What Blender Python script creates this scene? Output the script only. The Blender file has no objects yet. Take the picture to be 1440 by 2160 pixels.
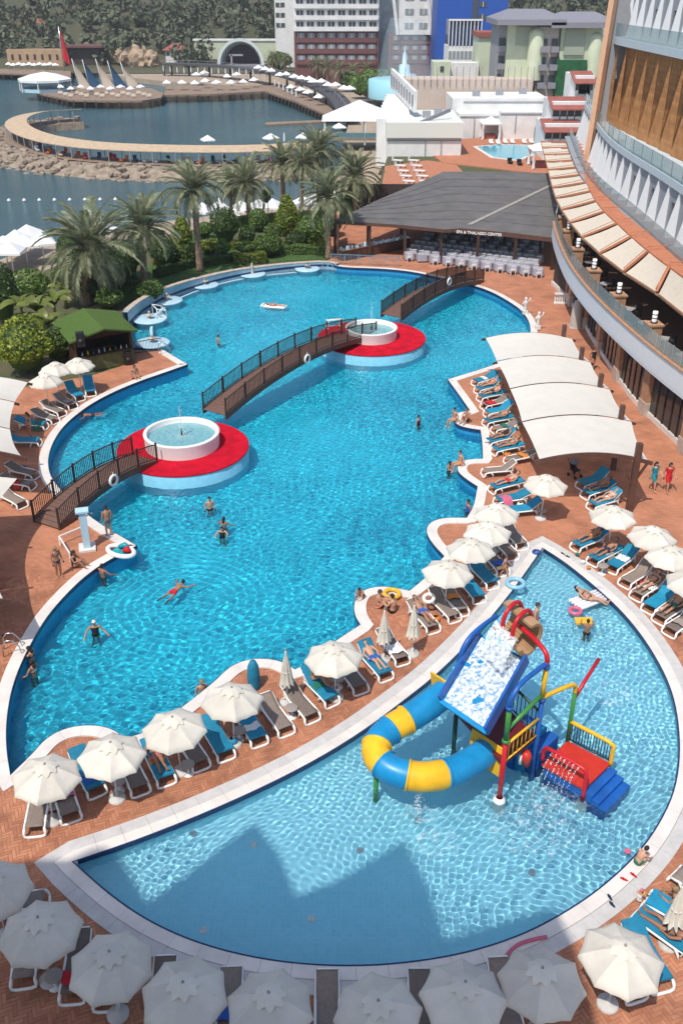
import bpy, bmesh, math, random
import numpy as np
from mathutils import Vector, Matrix, noise
from mathutils.geometry import tessellate_polygon
PI = math.pi
R = math.radians
random.seed(7)
rng = np.random.default_rng(7)
sc = bpy.context.scene
COL = sc.collection

# ------------------------------------------------------------------ camera
CAM_H = 24.4
F_PX = 2000.0                       # focal length in pixels of the 1440x2160 photograph
PITCH = math.atan(1120.0 / F_PX)    # looking down
cd = bpy.data.cameras.new('camera')
cam = bpy.data.objects.new('camera', cd)
COL.objects.link(cam)
cam.location = (0, 0, CAM_H)
cam.rotation_euler = (PI / 2 - PITCH, 0, 0)
cd.sensor_fit = 'VERTICAL'
cd.sensor_height = 36.0
cd.lens = 36.0 * F_PX / 2160.0
cd.clip_start = 0.5
cd.clip_end = 6000
sc.camera = cam

# ------------------------------------------------------------------ sky, sun, exposure
SUN_EL = R(60)
SUN_AZ = R(30)                      # the shadows run this far to the right of straight ahead
w = bpy.data.worlds.new('World')
sc.world = w
w.use_nodes = True
nt = w.node_tree
bg = nt.nodes['Background']
sky = nt.nodes.new('ShaderNodeTexSky')
sky.sky_type = 'NISHITA'
sky.sun_disc = False
sky.sun_elevation = SUN_EL
sky.sun_rotation = PI + SUN_AZ
sky.air_density = 1.0
sky.dust_density = 1.5
sky.ozone_density = 1.0
nt.links.new(sky.outputs[0], bg.inputs[0])
bg.inputs[1].default_value = 0.15
sl = bpy.data.lights.new('sun', 'SUN')
sl.energy = 3.7
sl.angle = R(0.4)
sl.color = (1.0, 0.94, 0.85)
sun = bpy.data.objects.new('sun', sl)
COL.objects.link(sun)
SUN_DIR = Vector((math.sin(SUN_AZ) * math.cos(SUN_EL), math.cos(SUN_AZ) * math.cos(SUN_EL), -math.sin(SUN_EL)))
sun.rotation_euler = SUN_DIR.to_track_quat('-Z', 'Y').to_euler()
sun.location = (0, 0, 80)
sl.cycles.is_caustics_light = True
vs = sc.view_settings
vs.view_transform = 'Standard'
vs.look = 'None'
vs.exposure = 0.18
vs.gamma = 1.0
vs.use_curve_mapping = False
sc.cycles.use_denoising = True
sc.cycles.max_bounces = 8
sc.cycles.diffuse_bounces = 3
sc.cycles.glossy_bounces = 3
sc.cycles.transmission_bounces = 6
sc.cycles.transparent_max_bounces = 10
sc.cycles.sample_clamp_indirect = 4.0

# ------------------------------------------------------------------ helpers
CT, ST = math.cos(PITCH), math.sin(PITCH)

def ray(px, py):
 u = (px - 720.0) / F_PX
 v = (py - 1080.0) / F_PX
 return Vector((u, CT - v * ST, -ST - v * CT))

def G(px, py, z=0.0):
 """point of the horizontal plane z seen at a pixel of the photograph"""
 d = ray(px, py)
 t = (z - CAM_H) / d.z
 return Vector((d.x * t, d.y * t, z))

def V(px, py, y):
 """point of the vertical plane at distance y seen at a pixel of the photograph"""
 d = ray(px, py)
 t = y / d.y
 return Vector((d.x * t, y, CAM_H + d.z * t))

def G2(px, py, z=0.0):
 p = G(px, py, z)
 return (p.x, p.y)

def tag(o, label=None, cat=None, group=None, kind=None):
 if label: o['label'] = label
 if cat: o['category'] = cat
 if group: o['group'] = group
 if kind: o['kind'] = kind
 return o

def empty(name, loc=(0, 0, 0), rz=0.0, label=None, cat=None, group=None):
 o = bpy.data.objects.new(name, None)
 o.empty_display_size = 0.2
 COL.objects.link(o)
 o.location = loc
 o.rotation_euler = (0, 0, rz)
 return tag(o, label, cat, group)

def copy_tree(o, parent=None):
 c = o.copy()
 COL.objects.link(c)
 c.parent = parent
 for ch in o.children:
  copy_tree(ch, c)
 return c

class MB:
 """collects simple shapes into one mesh"""
 def __init__(s):
  s.v, s.f, s.m, s.sm = [], [], [], []
  s.cur = 0
  s.smooth = False

 def add(s, vs_, fs_):
  n = len(s.v)
  s.v.extend([tuple(p) for p in vs_])
  for f in fs_:
   s.f.append(tuple(i + n for i in f))
   s.m.append(s.cur)
   s.sm.append(s.smooth)
  return s

 def box(s, c, d, rz=0.0, M=None):
  x, y, z = d[0] / 2, d[1] / 2, d[2] / 2
  ps = [Vector((sx * x, sy * y, sz * z)) for sz in (-1, 1) for sy in (-1, 1) for sx in (-1, 1)]
  if M is None:
   M = Matrix.Translation(Vector(c)) @ Matrix.Rotation(rz, 4, 'Z')
  else:
   M = Matrix.Translation(Vector(c)) @ M.to_4x4()
  ps = [M @ p for p in ps]
  return s.add(ps, [(0, 2, 3, 1), (4, 5, 7, 6), (0, 1, 5, 4), (2, 6, 7, 3), (0, 4, 6, 2), (1, 3, 7, 5)])

 def bar(s, a, b, w, h=None, up=(0, 0, 1)):
  """rectangular bar from a to b"""
  a, b = Vector(a), Vector(b)
  h = w if h is None else h
  d = b - a
  L = d.length
  if L < 1e-6: return s
  d.normalize()
  up = Vector(up)
  sd = d.cross(up)
  if sd.length < 1e-4: sd = d.cross(Vector((0, 1, 0)))
  sd.normalize()
  u = sd.cross(d).normalized()
  ps = []
  for q in (a, b):
   for i, j in ((-1, -1), (1, -1), (1, 1), (-1, 1)):
    ps.append(q + sd * (i * w / 2) + u * (j * h / 2))
  return s.add(ps, [(3, 2, 1, 0), (4, 5, 6, 7), (0, 1, 5, 4), (1, 2, 6, 5), (2, 3, 7, 6), (3, 0, 4, 7)])

 def tube(s, pts, r, n=8, cap=True, closed=False):
  pts = [Vector(p) for p in pts]
  rs = r if isinstance(r, (list, tuple)) else [r] * len(pts)
  rings = []
  k = len(pts)
  prev = None
  for i, p in enumerate(pts):
   if closed:
    d = pts[(i + 1) % k] - pts[i - 1]
   else:
    d = pts[min(i + 1, k - 1)] - pts[max(i - 1, 0)]
   d.normalize()
   if prev is None:
    a = d.orthogonal().normalized()
   else:
    a = prev - d * prev.dot(d)
    if a.length < 1e-5: a = d.orthogonal()
    a.normalize()
   prev = a
   b = d.cross(a)
   rings.append([p + (a * math.cos(2 * PI * j / n) + b * math.sin(2 * PI * j / n)) * rs[i] for j in range(n)])
  vs_ = [q for rg in rings for q in rg]
  fs_ = []
  for i in range(k if closed else k - 1):
   i2 = (i + 1) % k
   for j in range(n):
    j2 = (j + 1) % n
    fs_.append((i * n + j, i * n + j2, i2 * n + j2, i2 * n + j))
  if cap and not closed:
   fs_.append(tuple(range(n - 1, -1, -1)))
   fs_.append(tuple((k - 1) * n + j for j in range(n)))
  o = s.smooth
  s.smooth = True
  s.add(vs_, fs_)
  s.smooth = o
  return s

 def lathe(s, prof, c=(0, 0, 0), n=24, a0=0.0, a1=2 * PI, sm=True):
  c = Vector(c)
  full = abs(a1 - a0 - 2 * PI) < 1e-6
  m = n if full else n + 1
  vs_ = []
  for (r, z) in prof:
   for j in range(m):
    a = a0 + (a1 - a0) * j / n
    vs_.append(c + Vector((r * math.cos(a), r * math.sin(a), z)))
  fs_ = []
  for i in range(len(prof) - 1):
   for j in range(n):
    j2 = (j + 1) % m
    fs_.append((i * m + j, i * m + j2, (i + 1) * m + j2, (i + 1) * m + j))
  o = s.smooth
  s.smooth = sm
  s.add(vs_, fs_)
  s.smooth = o
  return s

 def ring_faces(s, poly, z):
  """flat polygon"""
  return s.add([(p[0], p[1], z) for p in poly], [tuple(range(len(poly)))])

 def prism(s, poly, z0, z1, side=True, top=True, bottom=False):
  n = len(poly)
  vs_ = [(p[0], p[1], z0) for p in poly] + [(p[0], p[1], z1) for p in poly]
  fs_ = []
  if side:
   fs_ += [(i, (i + 1) % n, n + (i + 1) % n, n + i) for i in range(n)]
  if top or bottom:
   tris = tessellate_polygon([[Vector((p[0], p[1], 0)) for p in poly]])
   for t in tris:
    a, b, c2 = (Vector((poly[i][0], poly[i][1], 0)) for i in t)
    if (b - a).cross(c2 - a).z < 0: t = (t[0], t[2], t[1])
    if top: fs_.append(tuple(n + i for i in t))
    if bottom: fs_.append((t[2], t[1], t[0]))
  return s.add(vs_, fs_)

 def strip(s, A, B, closed=False):
  n = len(A)
  vs_ = list(A) + list(B)
  k = n if closed else n - 1
  return s.add(vs_, [(i, (i + 1) % n, n + (i + 1) % n, n + i) for i in range(k)])

 def mesh(s, name, mats):
  me = bpy.data.meshes.new(name)
  me.from_pydata(s.v, [], s.f)
  if not isinstance(mats, (list, tuple)): mats = [mats]
  for m_ in mats: me.materials.append(m_)
  if len(s.f):
   me.polygons.foreach_set('material_index', s.m)
   me.polygons.foreach_set('use_smooth', s.sm)
  me.update()
  return me

 def build(s, name, mats, parent=None, loc=None, rz=None):
  o = bpy.data.objects.new(name, s.mesh(name, mats))
  COL.objects.link(o)
  if parent is not None: o.parent = parent
  if loc is not None: o.location = loc
  if rz is not None: o.rotation_euler = (0, 0, rz)
  return o

def obj(name, me, parent=None, loc=None, rz=None):
 o = bpy.data.objects.new(name, me)
 COL.objects.link(o)
 if parent is not None: o.parent = parent
 if loc is not None: o.location = loc
 if rz is not None: o.rotation_euler = (0, 0, rz)
 return o

def smooth_poly(pts, it=2, keep=()):
 """Chaikin rounding of a closed polygon, corners in keep stay sharp"""
 P = [(Vector((p[0], p[1])), i in keep) for i, p in enumerate(pts)]
 for _ in range(it):
  Q = []
  n = len(P)
  for i in range(n):
   p, k = P[i]
   if k:
    Q.append((p, True))
   else:
    Q.append((p * 0.75 + P[i - 1][0] * 0.25, False))
    Q.append((p * 0.75 + P[(i + 1) % n][0] * 0.25, False))
  P = Q
 return [tuple(p) for p, k in P]

def smooth_line(pts, it=2):
 P = [Vector(p) for p in pts]
 for _ in range(it):
  Q = [P[0]]
  for i in range(len(P) - 1):
   Q.append(P[i] * 0.75 + P[i + 1] * 0.25)
   Q.append(P[i] * 0.25 + P[i + 1] * 0.75)
  Q.append(P[-1])
  P = Q
 return P

def area2(poly):
 return 0.5 * sum(poly[i - 1][0] * poly[i][1] - poly[i][0] * poly[i - 1][1] for i in range(len(poly)))

def offset_poly(poly, d):
 """offset a closed polygon outwards by d (CCW polygon)"""
 n = len(poly)
 out = []
 for i in range(n):
  a, b, c = Vector(poly[i - 1]), Vector(poly[i]), Vector(poly[(i + 1) % n])
  e1, e2 = (b - a), (c - b)
  if e1.length < 1e-6: e1 = e2
  if e2.length < 1e-6: e2 = e1
  e1.normalize(); e2.normalize()
  n1, n2 = Vector((e1.y, -e1.x)), Vector((e2.y, -e2.x))
  m_ = n1 + n2
  if m_.length < 1e-4: m_ = n1
  m_.normalize()
  k = max(0.72, m_.dot(n1))
  out.append(tuple(b + m_ * (d / k)))
 return out

def resample(poly, step, closed=True):
 P = [Vector(p) for p in poly]
 if closed: P = P + [P[0]]
 L = [0.0]
 for i in range(1, len(P)): L.append(L[-1] + (P[i] - P[i - 1]).length)
 n = max(3, int(round(L[-1] / step)))
 out = []
 j = 0
 for k in range(n if closed else n + 1):
  t = L[-1] * k / n
  while j < len(L) - 2 and L[j + 1] < t: j += 1
  q = (t - L[j]) / max(1e-9, L[j + 1] - L[j])
  out.append(P[j].lerp(P[j + 1], q))
 return out

def pip(px, py, poly):
 """vectorised point in polygon"""
 px, py = np.asarray(px), np.asarray(py)
 ins = np.zeros(px.shape, bool)
 n = len(poly)
 for i in range(n):
  x1, y1 = poly[i - 1]
  x2, y2 = poly[i]
  if y1 == y2: continue
  c = ((y1 > py) != (y2 > py)) & (px < (x2 - x1) * (py - y1) / (y2 - y1) + x1)
  ins ^= c
 return ins

# ------------------------------------------------------------------ materials
MATS = {}

def mat(name, col=(0.5, 0.5, 0.5), rough=0.6, metal=0.0, var=0.0, vscale=3.0, bump=0.0, bscale=20.0, spec=0.5,
  trans=0.0, alpha=1.0, transl=0.0, col2=None, obvar=0.0):
 """principled material with procedural colour variation (object or world noise) and bump"""
 if name in MATS: return MATS[name]
 m = bpy.data.materials.new(name)
 MATS[name] = m
 m.use_nodes = True
 t = m.node_tree
 N, L = t.nodes, t.links
 b = N['Principled BSDF']
 b.inputs['Roughness'].default_value = rough
 b.inputs['Metallic'].default_value = metal
 b.inputs['Specular IOR Level'].default_value = spec
 b.inputs['Base Color'].default_value = (*col, 1)
 b.inputs['Alpha'].default_value = alpha
 b.inputs['Transmission Weight'].default_value = trans
 geo = None
 if var > 0 or bump > 0 or col2:
  geo = N.new('ShaderNodeNewGeometry')
 last = None
 if var > 0 or col2:
  nz = N.new('ShaderNodeTexNoise')
  nz.inputs['Scale'].default_value = vscale
  nz.inputs['Detail'].default_value = 5
  nz.inputs['Roughness'].default_value = 0.6
  L.new(geo.outputs['Position'], nz.inputs['Vector'])
  rp = N.new('ShaderNodeValToRGB')
  c2 = col2 if col2 else tuple(min(1, c * (1 + var)) for c in col)
  c1 = col if col2 else tuple(c * (1 - var) for c in col)
  rp.color_ramp.elements[0].position = 0.32
  rp.color_ramp.elements[1].position = 0.68
  rp.color_ramp.elements[0].color = (*c1, 1)
  rp.color_ramp.elements[1].color = (*c2, 1)
  L.new(nz.outputs['Fac'], rp.inputs['Fac'])
  last = rp.outputs['Color']
 if obvar > 0:
  oi = N.new('ShaderNodeObjectInfo')
  hs = N.new('ShaderNodeHueSaturation')
  mr = N.new('ShaderNodeMapRange')
  mr.inputs['To Min'].default_value = 1 - obvar
  mr.inputs['To Max'].default_value = 1 + obvar
  L.new(oi.outputs['Random'], mr.inputs['Value'])
  L.new(mr.outputs[0], hs.inputs['Value'])
  if last: L.new(last, hs.inputs['Color'])
  else: hs.inputs['Color'].default_value = (*col, 1)
  last = hs.outputs['Color']
 if last: L.new(last, b.inputs['Base Color'])
 if bump > 0:
  nb = N.new('ShaderNodeTexNoise')
  nb.inputs['Scale'].default_value = bscale
  nb.inputs['Detail'].default_value = 4
  L.new(geo.outputs['Position'], nb.inputs['Vector'])
  bp = N.new('ShaderNodeBump')
  bp.inputs['Strength'].default_value = bump
  bp.inputs['Distance'].default_value = 0.05
  L.new(nb.outputs['Fac'], bp.inputs['Height'])
  L.new(bp.outputs['Normal'], b.inputs['Normal'])
 if transl > 0:
  tr = N.new('ShaderNodeBsdfTranslucent')
  mx = N.new('ShaderNodeMixShader')
  mx.inputs[0].default_value = transl
  if last: L.new(last, tr.inputs['Color'])
  else: tr.inputs['Color'].default_value = (*col, 1)
  L.new(b.outputs[0], mx.inputs[1])
  L.new(tr.outputs[0], mx.inputs[2])
  L.new(mx.outputs[0], N['Material Output'].inputs['Surface'])
 return m

# ------------------------------------------------------------------ pools
WZ = -0.42          # water level of the big pool
MAIN_PX = [(22, 1640), (58, 1606), (75, 1588), (100, 1560), (135, 1541), (175, 1533), (215, 1535), (243, 1545), (262, 1562),
   (318, 1545), (392, 1490), (455, 1440), (472, 1422), (492, 1406), (520, 1395), (552, 1392), (585, 1396), (608, 1407), (622, 1416),
   (655, 1398), (700, 1360), (762, 1320), (750, 1302), (747, 1277), (757, 1253), (785, 1241), (820, 1240), (848, 1246), (864, 1249),
   (898, 1222), (938, 1175), (912, 1148), (898, 1122), (908, 1103), (938, 1094), (985, 1095),
   (1000, 1070), (1008, 1028), (982, 1011), (965, 996), (966, 980), (985, 971), (1019, 970),
   (1018, 938), (1014, 908), (990, 905), (964, 898), (956, 885), (964, 872), (992, 868),
   (970, 836), (945, 802), (1045, 771), (1105, 745), (1120, 705), (1117, 680), (1100, 655), (1070, 635), (1040, 618), (1003, 604), (925, 586), (885, 577), (845, 571), (795, 567), (722, 565),
   (690, 566), (625, 571), (560, 579), (500, 589), (445, 603), (390, 619), (335, 642), (295, 668), (272, 692),
   (275, 735), (345, 740), (395, 770), (350, 786), (300, 803), (250, 823), (200, 848), (160, 876), (130, 904), (110, 936), (101, 965),
   (101, 990), (110, 1016), (150, 1060), (205, 1105), (287, 1153), (240, 1177), (195, 1204), (150, 1243), (100, 1299), (70, 1349), (45, 1397),
   (25, 1450), (15, 1500), (11, 1550), (14, 1600)]
_keep = [i for i, p in enumerate(MAIN_PX) if p in ((22, 1640), (262, 1562), (622, 1416), (762, 1320), (864, 1249), (938, 1175), (985, 1095), (1008, 1028), (1019, 970), (1014, 908), (992, 868), (945, 802), (395, 770), (287, 1153), (272, 692), (275, 735), (345, 740))]
_b0, _b1 = MAIN_PX.index((690, 566)), MAIN_PX.index((272, 692))
MAIN = smooth_poly([G2(*p, z=(WZ if _b0 <= i <= _b1 else 0.0)) for i, p in enumerate(MAIN_PX)], 2, _keep)
if area2(MAIN) < 0: MAIN.reverse()
KID_PX = [(152, 1820), (300, 1770), (480, 1697), (640, 1620), (760, 1548), (850, 1480), (920, 1425), (1000, 1345), (1070, 1260), (1110, 1205), (1143, 1157),
   (1190, 1187), (1250, 1235), (1310, 1290), (1355, 1345), (1395, 1410), (1420, 1470), (1432, 1540), (1433, 1610), (1420, 1680), (1385, 1750),
   (1340, 1810), (1270, 1875), (1190, 1930), (1100, 1977), (1000, 2010), (900, 2030), (780, 2042), (650, 2040), (520, 2022), (400, 1988), (300, 1940), (220, 1882)]
KID = smooth_poly([G2(*p) for p in KID_PX], 2, [0, 10])
if area2(KID) < 0: KID.reverse()
KWZ = -0.10

def wave_mesh(name, poly, step, z, amp, waves, mats, margin=0.12, centres=()):
 """water sheet with real ripples"""
 xs = [p[0] for p in poly]; ys = [p[1] for p in poly]
 x0, x1, y0, y1 = min(xs) - margin, max(xs) + margin, min(ys) - margin, max(ys) + margin
 nx, ny = int((x1 - x0) / step) + 1, int((y1 - y0) / step) + 1
 gx, gy = np.meshgrid(np.linspace(x0, x1, nx), np.linspace(y0, y1, ny))
 big = offset_poly(poly, margin)
 ins = pip(gx, gy, big)
 keep = ins[:-1, :-1] | ins[1:, :-1] | ins[:-1, 1:] | ins[1:, 1:]
 h = np.zeros_like(gx)
 r2 = np.random.default_rng(3)
 wx = gx + 0.30 * np.sin(gy * 0.9 + 1.3) + 0.22 * np.sin(gx * 0.8 + gy * 0.55)
 wy = gy + 0.30 * np.sin(gx * 0.85 + 0.4) + 0.22 * np.sin(gy * 0.75 - gx * 0.6)
 for (lam, a, n) in waves:
  for k in range(n):
   th = r2.uniform(0, 2 * PI)
   l2 = lam * r2.uniform(0.75, 1.3)
   h += a * np.sin((wx * math.cos(th) + wy * math.sin(th)) * 2 * PI / l2 + r2.uniform(0, 6.28))
 # calm and lively patches
 h *= 0.82 + 0.20 * np.sin(gx * 0.33 + 1.1 * np.sin(gy * 0.21)) + 0.16 * np.sin(gy * 0.41 + 0.9 * np.sin(gx * 0.37) + 2.0) + 0.10 * np.sin((gx + gy) * 0.9)
 for (cx, cy, lam, a, dec) in centres:
  rr = np.hypot(gx - cx, gy - cy)
  h += a * np.sin(rr * 2 * PI / lam) * np.exp(-((rr - dec * 0.55) / (dec * 0.45)) ** 2)
 idx = -np.ones(nx * ny, int)
 used = np.zeros((ny, nx), bool)
 used[:-1, :-1] |= keep; used[1:, :-1] |= keep; used[:-1, 1:] |= keep; used[1:, 1:] |= keep
 fl = used.ravel()
 idx[fl] = np.arange(fl.sum())
 co = np.stack([gx.ravel()[fl], gy.ravel()[fl], (z + amp * h).ravel()[fl]], 1)
 jy, jx = np.nonzero(keep)
 q = np.stack([jy * nx + jx, jy * nx + jx + 1, (jy + 1) * nx + jx + 1, (jy + 1) * nx + jx], 1)
 q = idx[q]
 me = bpy.data.meshes.new(name)
 me.vertices.add(len(co)); me.vertices.foreach_set('co', co.ravel())
 me.loops.add(q.size); me.loops.foreach_set('vertex_index', q.ravel().astype(np.int32))
 me.polygons.add(len(q))
 me.polygons.foreach_set('loop_start', np.arange(0, q.size, 4, dtype=np.int32))
 me.polygons.foreach_set('use_smooth', np.ones(len(q), bool))
 me.materials.append(mats)
 me.update(); me.validate()
 o = obj(name, me)
 o.cycles.is_caustics_caster = True
 return o

def water_mat(name, col):
 m = bpy.data.materials.new(name)
 m.use_nodes = True
 b = m.node_tree.nodes['Principled BSDF']
 b.inputs['Base Color'].default_value = (*col, 1)
 b.inputs['Roughness'].default_value = 0.0
 b.inputs['IOR'].default_value = 1.33
 b.inputs['Transmission Weight'].default_value = 1.0
 return m

def tile_mat(name, c1, c2, scale, line):
 """small square mosaic, fine joints"""
 m = bpy.data.materials.new(name)
 m.use_nodes = True
 t = m.node_tree; N, L = t.nodes, t.links
 b = N['Principled BSDF']
 b.inputs['Roughness'].default_value = 0.35
 geo = N.new('ShaderNodeNewGeometry')
 br = N.new('ShaderNodeTexBrick')
 br.offset = 0.0
 br.inputs['Scale'].default_value = scale
 br.inputs['Color1'].default_value = (*c1, 1)
 br.inputs['Color2'].default_value = (*c2, 1)
 br.inputs['Mortar'].default_value = (*line, 1)
 br.inputs['Mortar Size'].default_value = 0.012
 br.inputs['Brick Width'].default_value = 0.5
 br.inputs['Row Height'].default_value = 0.5
 L.new(geo.outputs['Position'], br.inputs['Vector'])
 nz = N.new('ShaderNodeTexNoise')
 nz.inputs['Scale'].default_value = 0.25
 L.new(geo.outputs['Position'], nz.inputs['Vector'])
 hs = N.new('ShaderNodeHueSaturation')
 mr = N.new('ShaderNodeMapRange')
 mr.inputs['To Min'].default_value = 0.92; mr.inputs['To Max'].default_value = 1.08
 L.new(nz.outputs['Fac'], mr.inputs['Value']); L.new(mr.outputs[0], hs.inputs['Value'])
 L.new(br.outputs['Color'], hs.inputs['Color']); L.new(hs.outputs['Color'], b.inputs['Base Color'])
 return m

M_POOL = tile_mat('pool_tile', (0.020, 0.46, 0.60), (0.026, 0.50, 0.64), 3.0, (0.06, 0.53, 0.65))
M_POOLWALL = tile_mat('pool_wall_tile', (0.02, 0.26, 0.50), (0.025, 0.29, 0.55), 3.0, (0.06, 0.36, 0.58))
M_KID = tile_mat('kid_pool_tile', (0.27, 0.60, 0.72), (0.31, 0.64, 0.76), 3.0, (0.38, 0.69, 0.79))
M_NAVY = mat('navy_tile', (0.01, 0.03, 0.10), 0.3)
M_WATER = water_mat('pool_water', (0.80, 0.97, 1.0))
M_KWATER = water_mat('kid_water', (0.85, 0.97, 1.0))

def basin(name, poly, ztop, zfloor, mw, mf, slope=None):
 p = [tuple(q) for q in poly]
 n = len(p)
 mb = MB()
 mb.add([(x, y, zfloor) for x, y in p] + [(x, y, ztop) for x, y in p], [(n + i, n + (i + 1) % n, (i + 1) % n, i) for i in range(n)])
 mb.cur = 1
 mb.prism(p, zfloor, zfloor, side=False)
 o = mb.build(name, [mw, mf])
 o.cycles.is_caustics_receiver = True
 return tag(o, kind='structure')

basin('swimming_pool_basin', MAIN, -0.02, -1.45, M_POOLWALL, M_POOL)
basin('children_pool_basin', KID, -0.02, -0.75, M_KID, M_KID)
wm = wave_mesh('swimming_pool_water', MAIN, 0.05, WZ, 1.0, [(1.2, 0.0035, 3), (0.5, 0.0030, 5), (0.30, 0.0030, 8), (0.2, 0.0007, 5)], M_WATER,
    centres=[(*G2(380, 1262, WZ), 0.45, 0.008, 5.0), (*G2(330, 1370, WZ), 0.5, 0.007, 6.0), (*G2(205, 1336, WZ), 0.42, 0.006, 3.5), (*G2(445, 1075, WZ), 0.4, 0.006, 3.0)] + [(*G2(x, y, WZ), 0.36, 0.006, 2.2) for x, y in ((472, 1120), (461, 722), (882, 892), (218, 1214), (70, 1405), (190, 878), (948, 990), (986, 1078), (580, 646))])
tag(wm, kind='structure')
wk = wave_mesh('children_pool_water', KID, 0.042, KWZ, 1.0, [(0.7, 0.0025, 3), (0.27, 0.0034, 8), (0.17, 0.0009, 6)], M_KWATER)
tag(wk, kind='structure')
# ------------------------------------------------------------------ sea, land, deck, copings

def sea_mat():
 m = bpy.data.materials.new('sea_water')
 m.use_nodes = True
 t = m.node_tree; N, L = t.nodes, t.links
 b = N['Principled BSDF']
 b.inputs['Roughness'].default_value = 0.12
 b.inputs['IOR'].default_value = 1.33
 geo = N.new('ShaderNodeNewGeometry')
 nz = N.new('ShaderNodeTexNoise'); nz.inputs['Scale'].default_value = 0.03; nz.inputs['Detail'].default_value = 4
 L.new(geo.outputs['Position'], nz.inputs['Vector'])
 rp = N.new('ShaderNodeValToRGB')
 rp.color_ramp.elements[0].position = 0.35; rp.color_ramp.elements[1].position = 0.7
 rp.color_ramp.elements[0].color = (0.035, 0.090, 0.110, 1); rp.color_ramp.elements[1].color = (0.055, 0.130, 0.150, 1)
 L.new(nz.outputs['Fac'], rp.inputs['Fac']); L.new(rp.outputs['Color'], b.inputs['Base Color'])
 mp = N.new('ShaderNodeMapping'); mp.inputs['Scale'].default_value = (0.5, 1.6, 1); mp.inputs['Rotation'].default_value = (0, 0, 0.25)
 L.new(geo.outputs['Position'], mp.inputs['Vector'])
 n2 = N.new('ShaderNodeTexNoise'); n2.inputs['Scale'].default_value = 0.9; n2.inputs['Detail'].default_value = 6; n2.inputs['Roughness'].default_value = 0.65
 L.new(mp.outputs[0], n2.inputs['Vector'])
 bp = N.new('ShaderNodeBump'); bp.inputs['Strength'].default_value = 0.7; bp.inputs['Distance'].default_value = 0.5
 L.new(n2.outputs['Fac'], bp.inputs['Height']); L.new(bp.outputs['Normal'], b.inputs['Normal'])
 return m

M_SEA = sea_mat()
M_TERRA = mat('terracotta_paving', (0.42, 0.165, 0.085), 0.8, var=0.18, vscale=2.2, bump=0.3, bscale=14)
M_GROUT = mat('paving_joint', (0.31, 0.12, 0.065), 0.9, var=0.2, vscale=3)
M_COPING = mat('white_coping', (0.68, 0.63, 0.58), 0.55, var=0.11, vscale=0.9, bump=0.08, bscale=30)
M_STEP = mat('coping_step_tile', (0.52, 0.50, 0.48), 0.6, var=0.10, vscale=2.0)
M_SOIL = mat('soil', (0.11, 0.08, 0.05), 0.95, col2=(0.05, 0.085, 0.02), vscale=0.5, bump=0.5, bscale=6)
M_GRASS = mat('lawn', (0.045, 0.10, 0.018), 0.9, var=0.35, vscale=1.5, bump=0.6, bscale=30)
M_SAND = mat('beach_sand', (0.34, 0.27, 0.20), 0.95, var=0.18, vscale=0.6, bump=0.3, bscale=8)
M_WHITE = mat('white_paint', (0.71, 0.71, 0.69), 0.6, var=0.09, vscale=0.45)
M_WOODDK = mat('dark_timber', (0.055, 0.028, 0.018), 0.55, var=0.3, vscale=4)
M_WOODBR = mat('brown_timber', (0.10, 0.045, 0.030), 0.6, var=0.25, vscale=3)
M_ROCK = mat('breakwater_rock', (0.25, 0.20, 0.15), 0.9, var=0.4, vscale=0.9, bump=0.6, bscale=3)

SEA_Z = -5.0
mb = MB(); mb.add([(-3000, -300, SEA_Z), (3000, -300, SEA_Z), (3000, 5000, SEA_Z), (-3000, 5000, SEA_Z)], [(0, 1, 2, 3)])
tag(mb.build('sea', M_SEA), kind='structure')

# low shore ground (promenade, beach, far land), a thick slab above the sea
SHORE_PX = [(-900, 760), (0, 548), (60, 524), (250, 478), (420, 458), (560, 440), (640, 420), (690, 395), (735, 345), (722, 305), (735, 262),
   (700, 232), (650, 205), (560, 184), (350, 172), (180, 152), (0, 150), (-500, 140)]
shore = [G2(x, y, -3.6) for x, y in SHORE_PX] + [(-900, 900), (900, 900), (260, 260), (120, 90), (60, -30), (-60, -30)]
mb = MB(); mb.prism(shore, -8, -3.6)
tag(mb.build('shore_ground', M_SAND), kind='structure')

# raised resort ground with holes for the pools
LAND_PX = [(-900, 820), (0, 604), (60, 585), (150, 545), (250, 515), (420, 480), (560, 462), (650, 452), (700, 440), (750, 415), (800, 380), (815, 335), (830, 300)]
land = [G2(x, y, 0) for x, y in LAND_PX] + [(60, 150), (90, 120), (60, -30), (-60, -30)]
if area2(land) < 0: land.reverse()

def plane_with_holes(name, outer, holes, z, m, skirt=None):
 polys = [outer] + holes
 tris = tessellate_polygon([[Vector((p[0], p[1], 0)) for p in q] for q in polys])
 vs_ = [(p[0], p[1], z) for q in polys for p in q]
 fs = []
 for t in tris:
  a, b, c = (Vector(vs_[i]) for i in t)
  fs.append(t if (b - a).cross(c - a).z > 0 else (t[0], t[2], t[1]))
 mb_ = MB(); mb_.add(vs_, fs)
 if skirt is not None:
  mb_.prism(outer, skirt, z, top=False)
 return mb_.build(name, m)

MAIN_IN = offset_poly(MAIN, 0.05)
KID_IN = offset_poly(KID, 0.05)
tag(plane_with_holes('resort_ground', land, [MAIN_IN, KID_IN], -0.06, M_SOIL, skirt=-6), kind='structure')

# terracotta deck: right side, near side and the left strip up to the hut
DECK_PX = [(694, 548), (850, 556), (1165, 470), (1280, 545)]
deck = [G2(690, 556), G2(700, 462), G2(760, 446), (24, 104), (34, 100), (34, 4), (-30, 4), (-30, 58), G2(-60, 830), G2(60, 815), G2(130, 803), G2(200, 790), G2(255, 772), G2(268, 733),
  G2(330, 730)]
# the deck borders the pool: keep the pool as a hole that touches the outline at the back
deck_o = deck[:]
DECK_HOLE = MAIN

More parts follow.
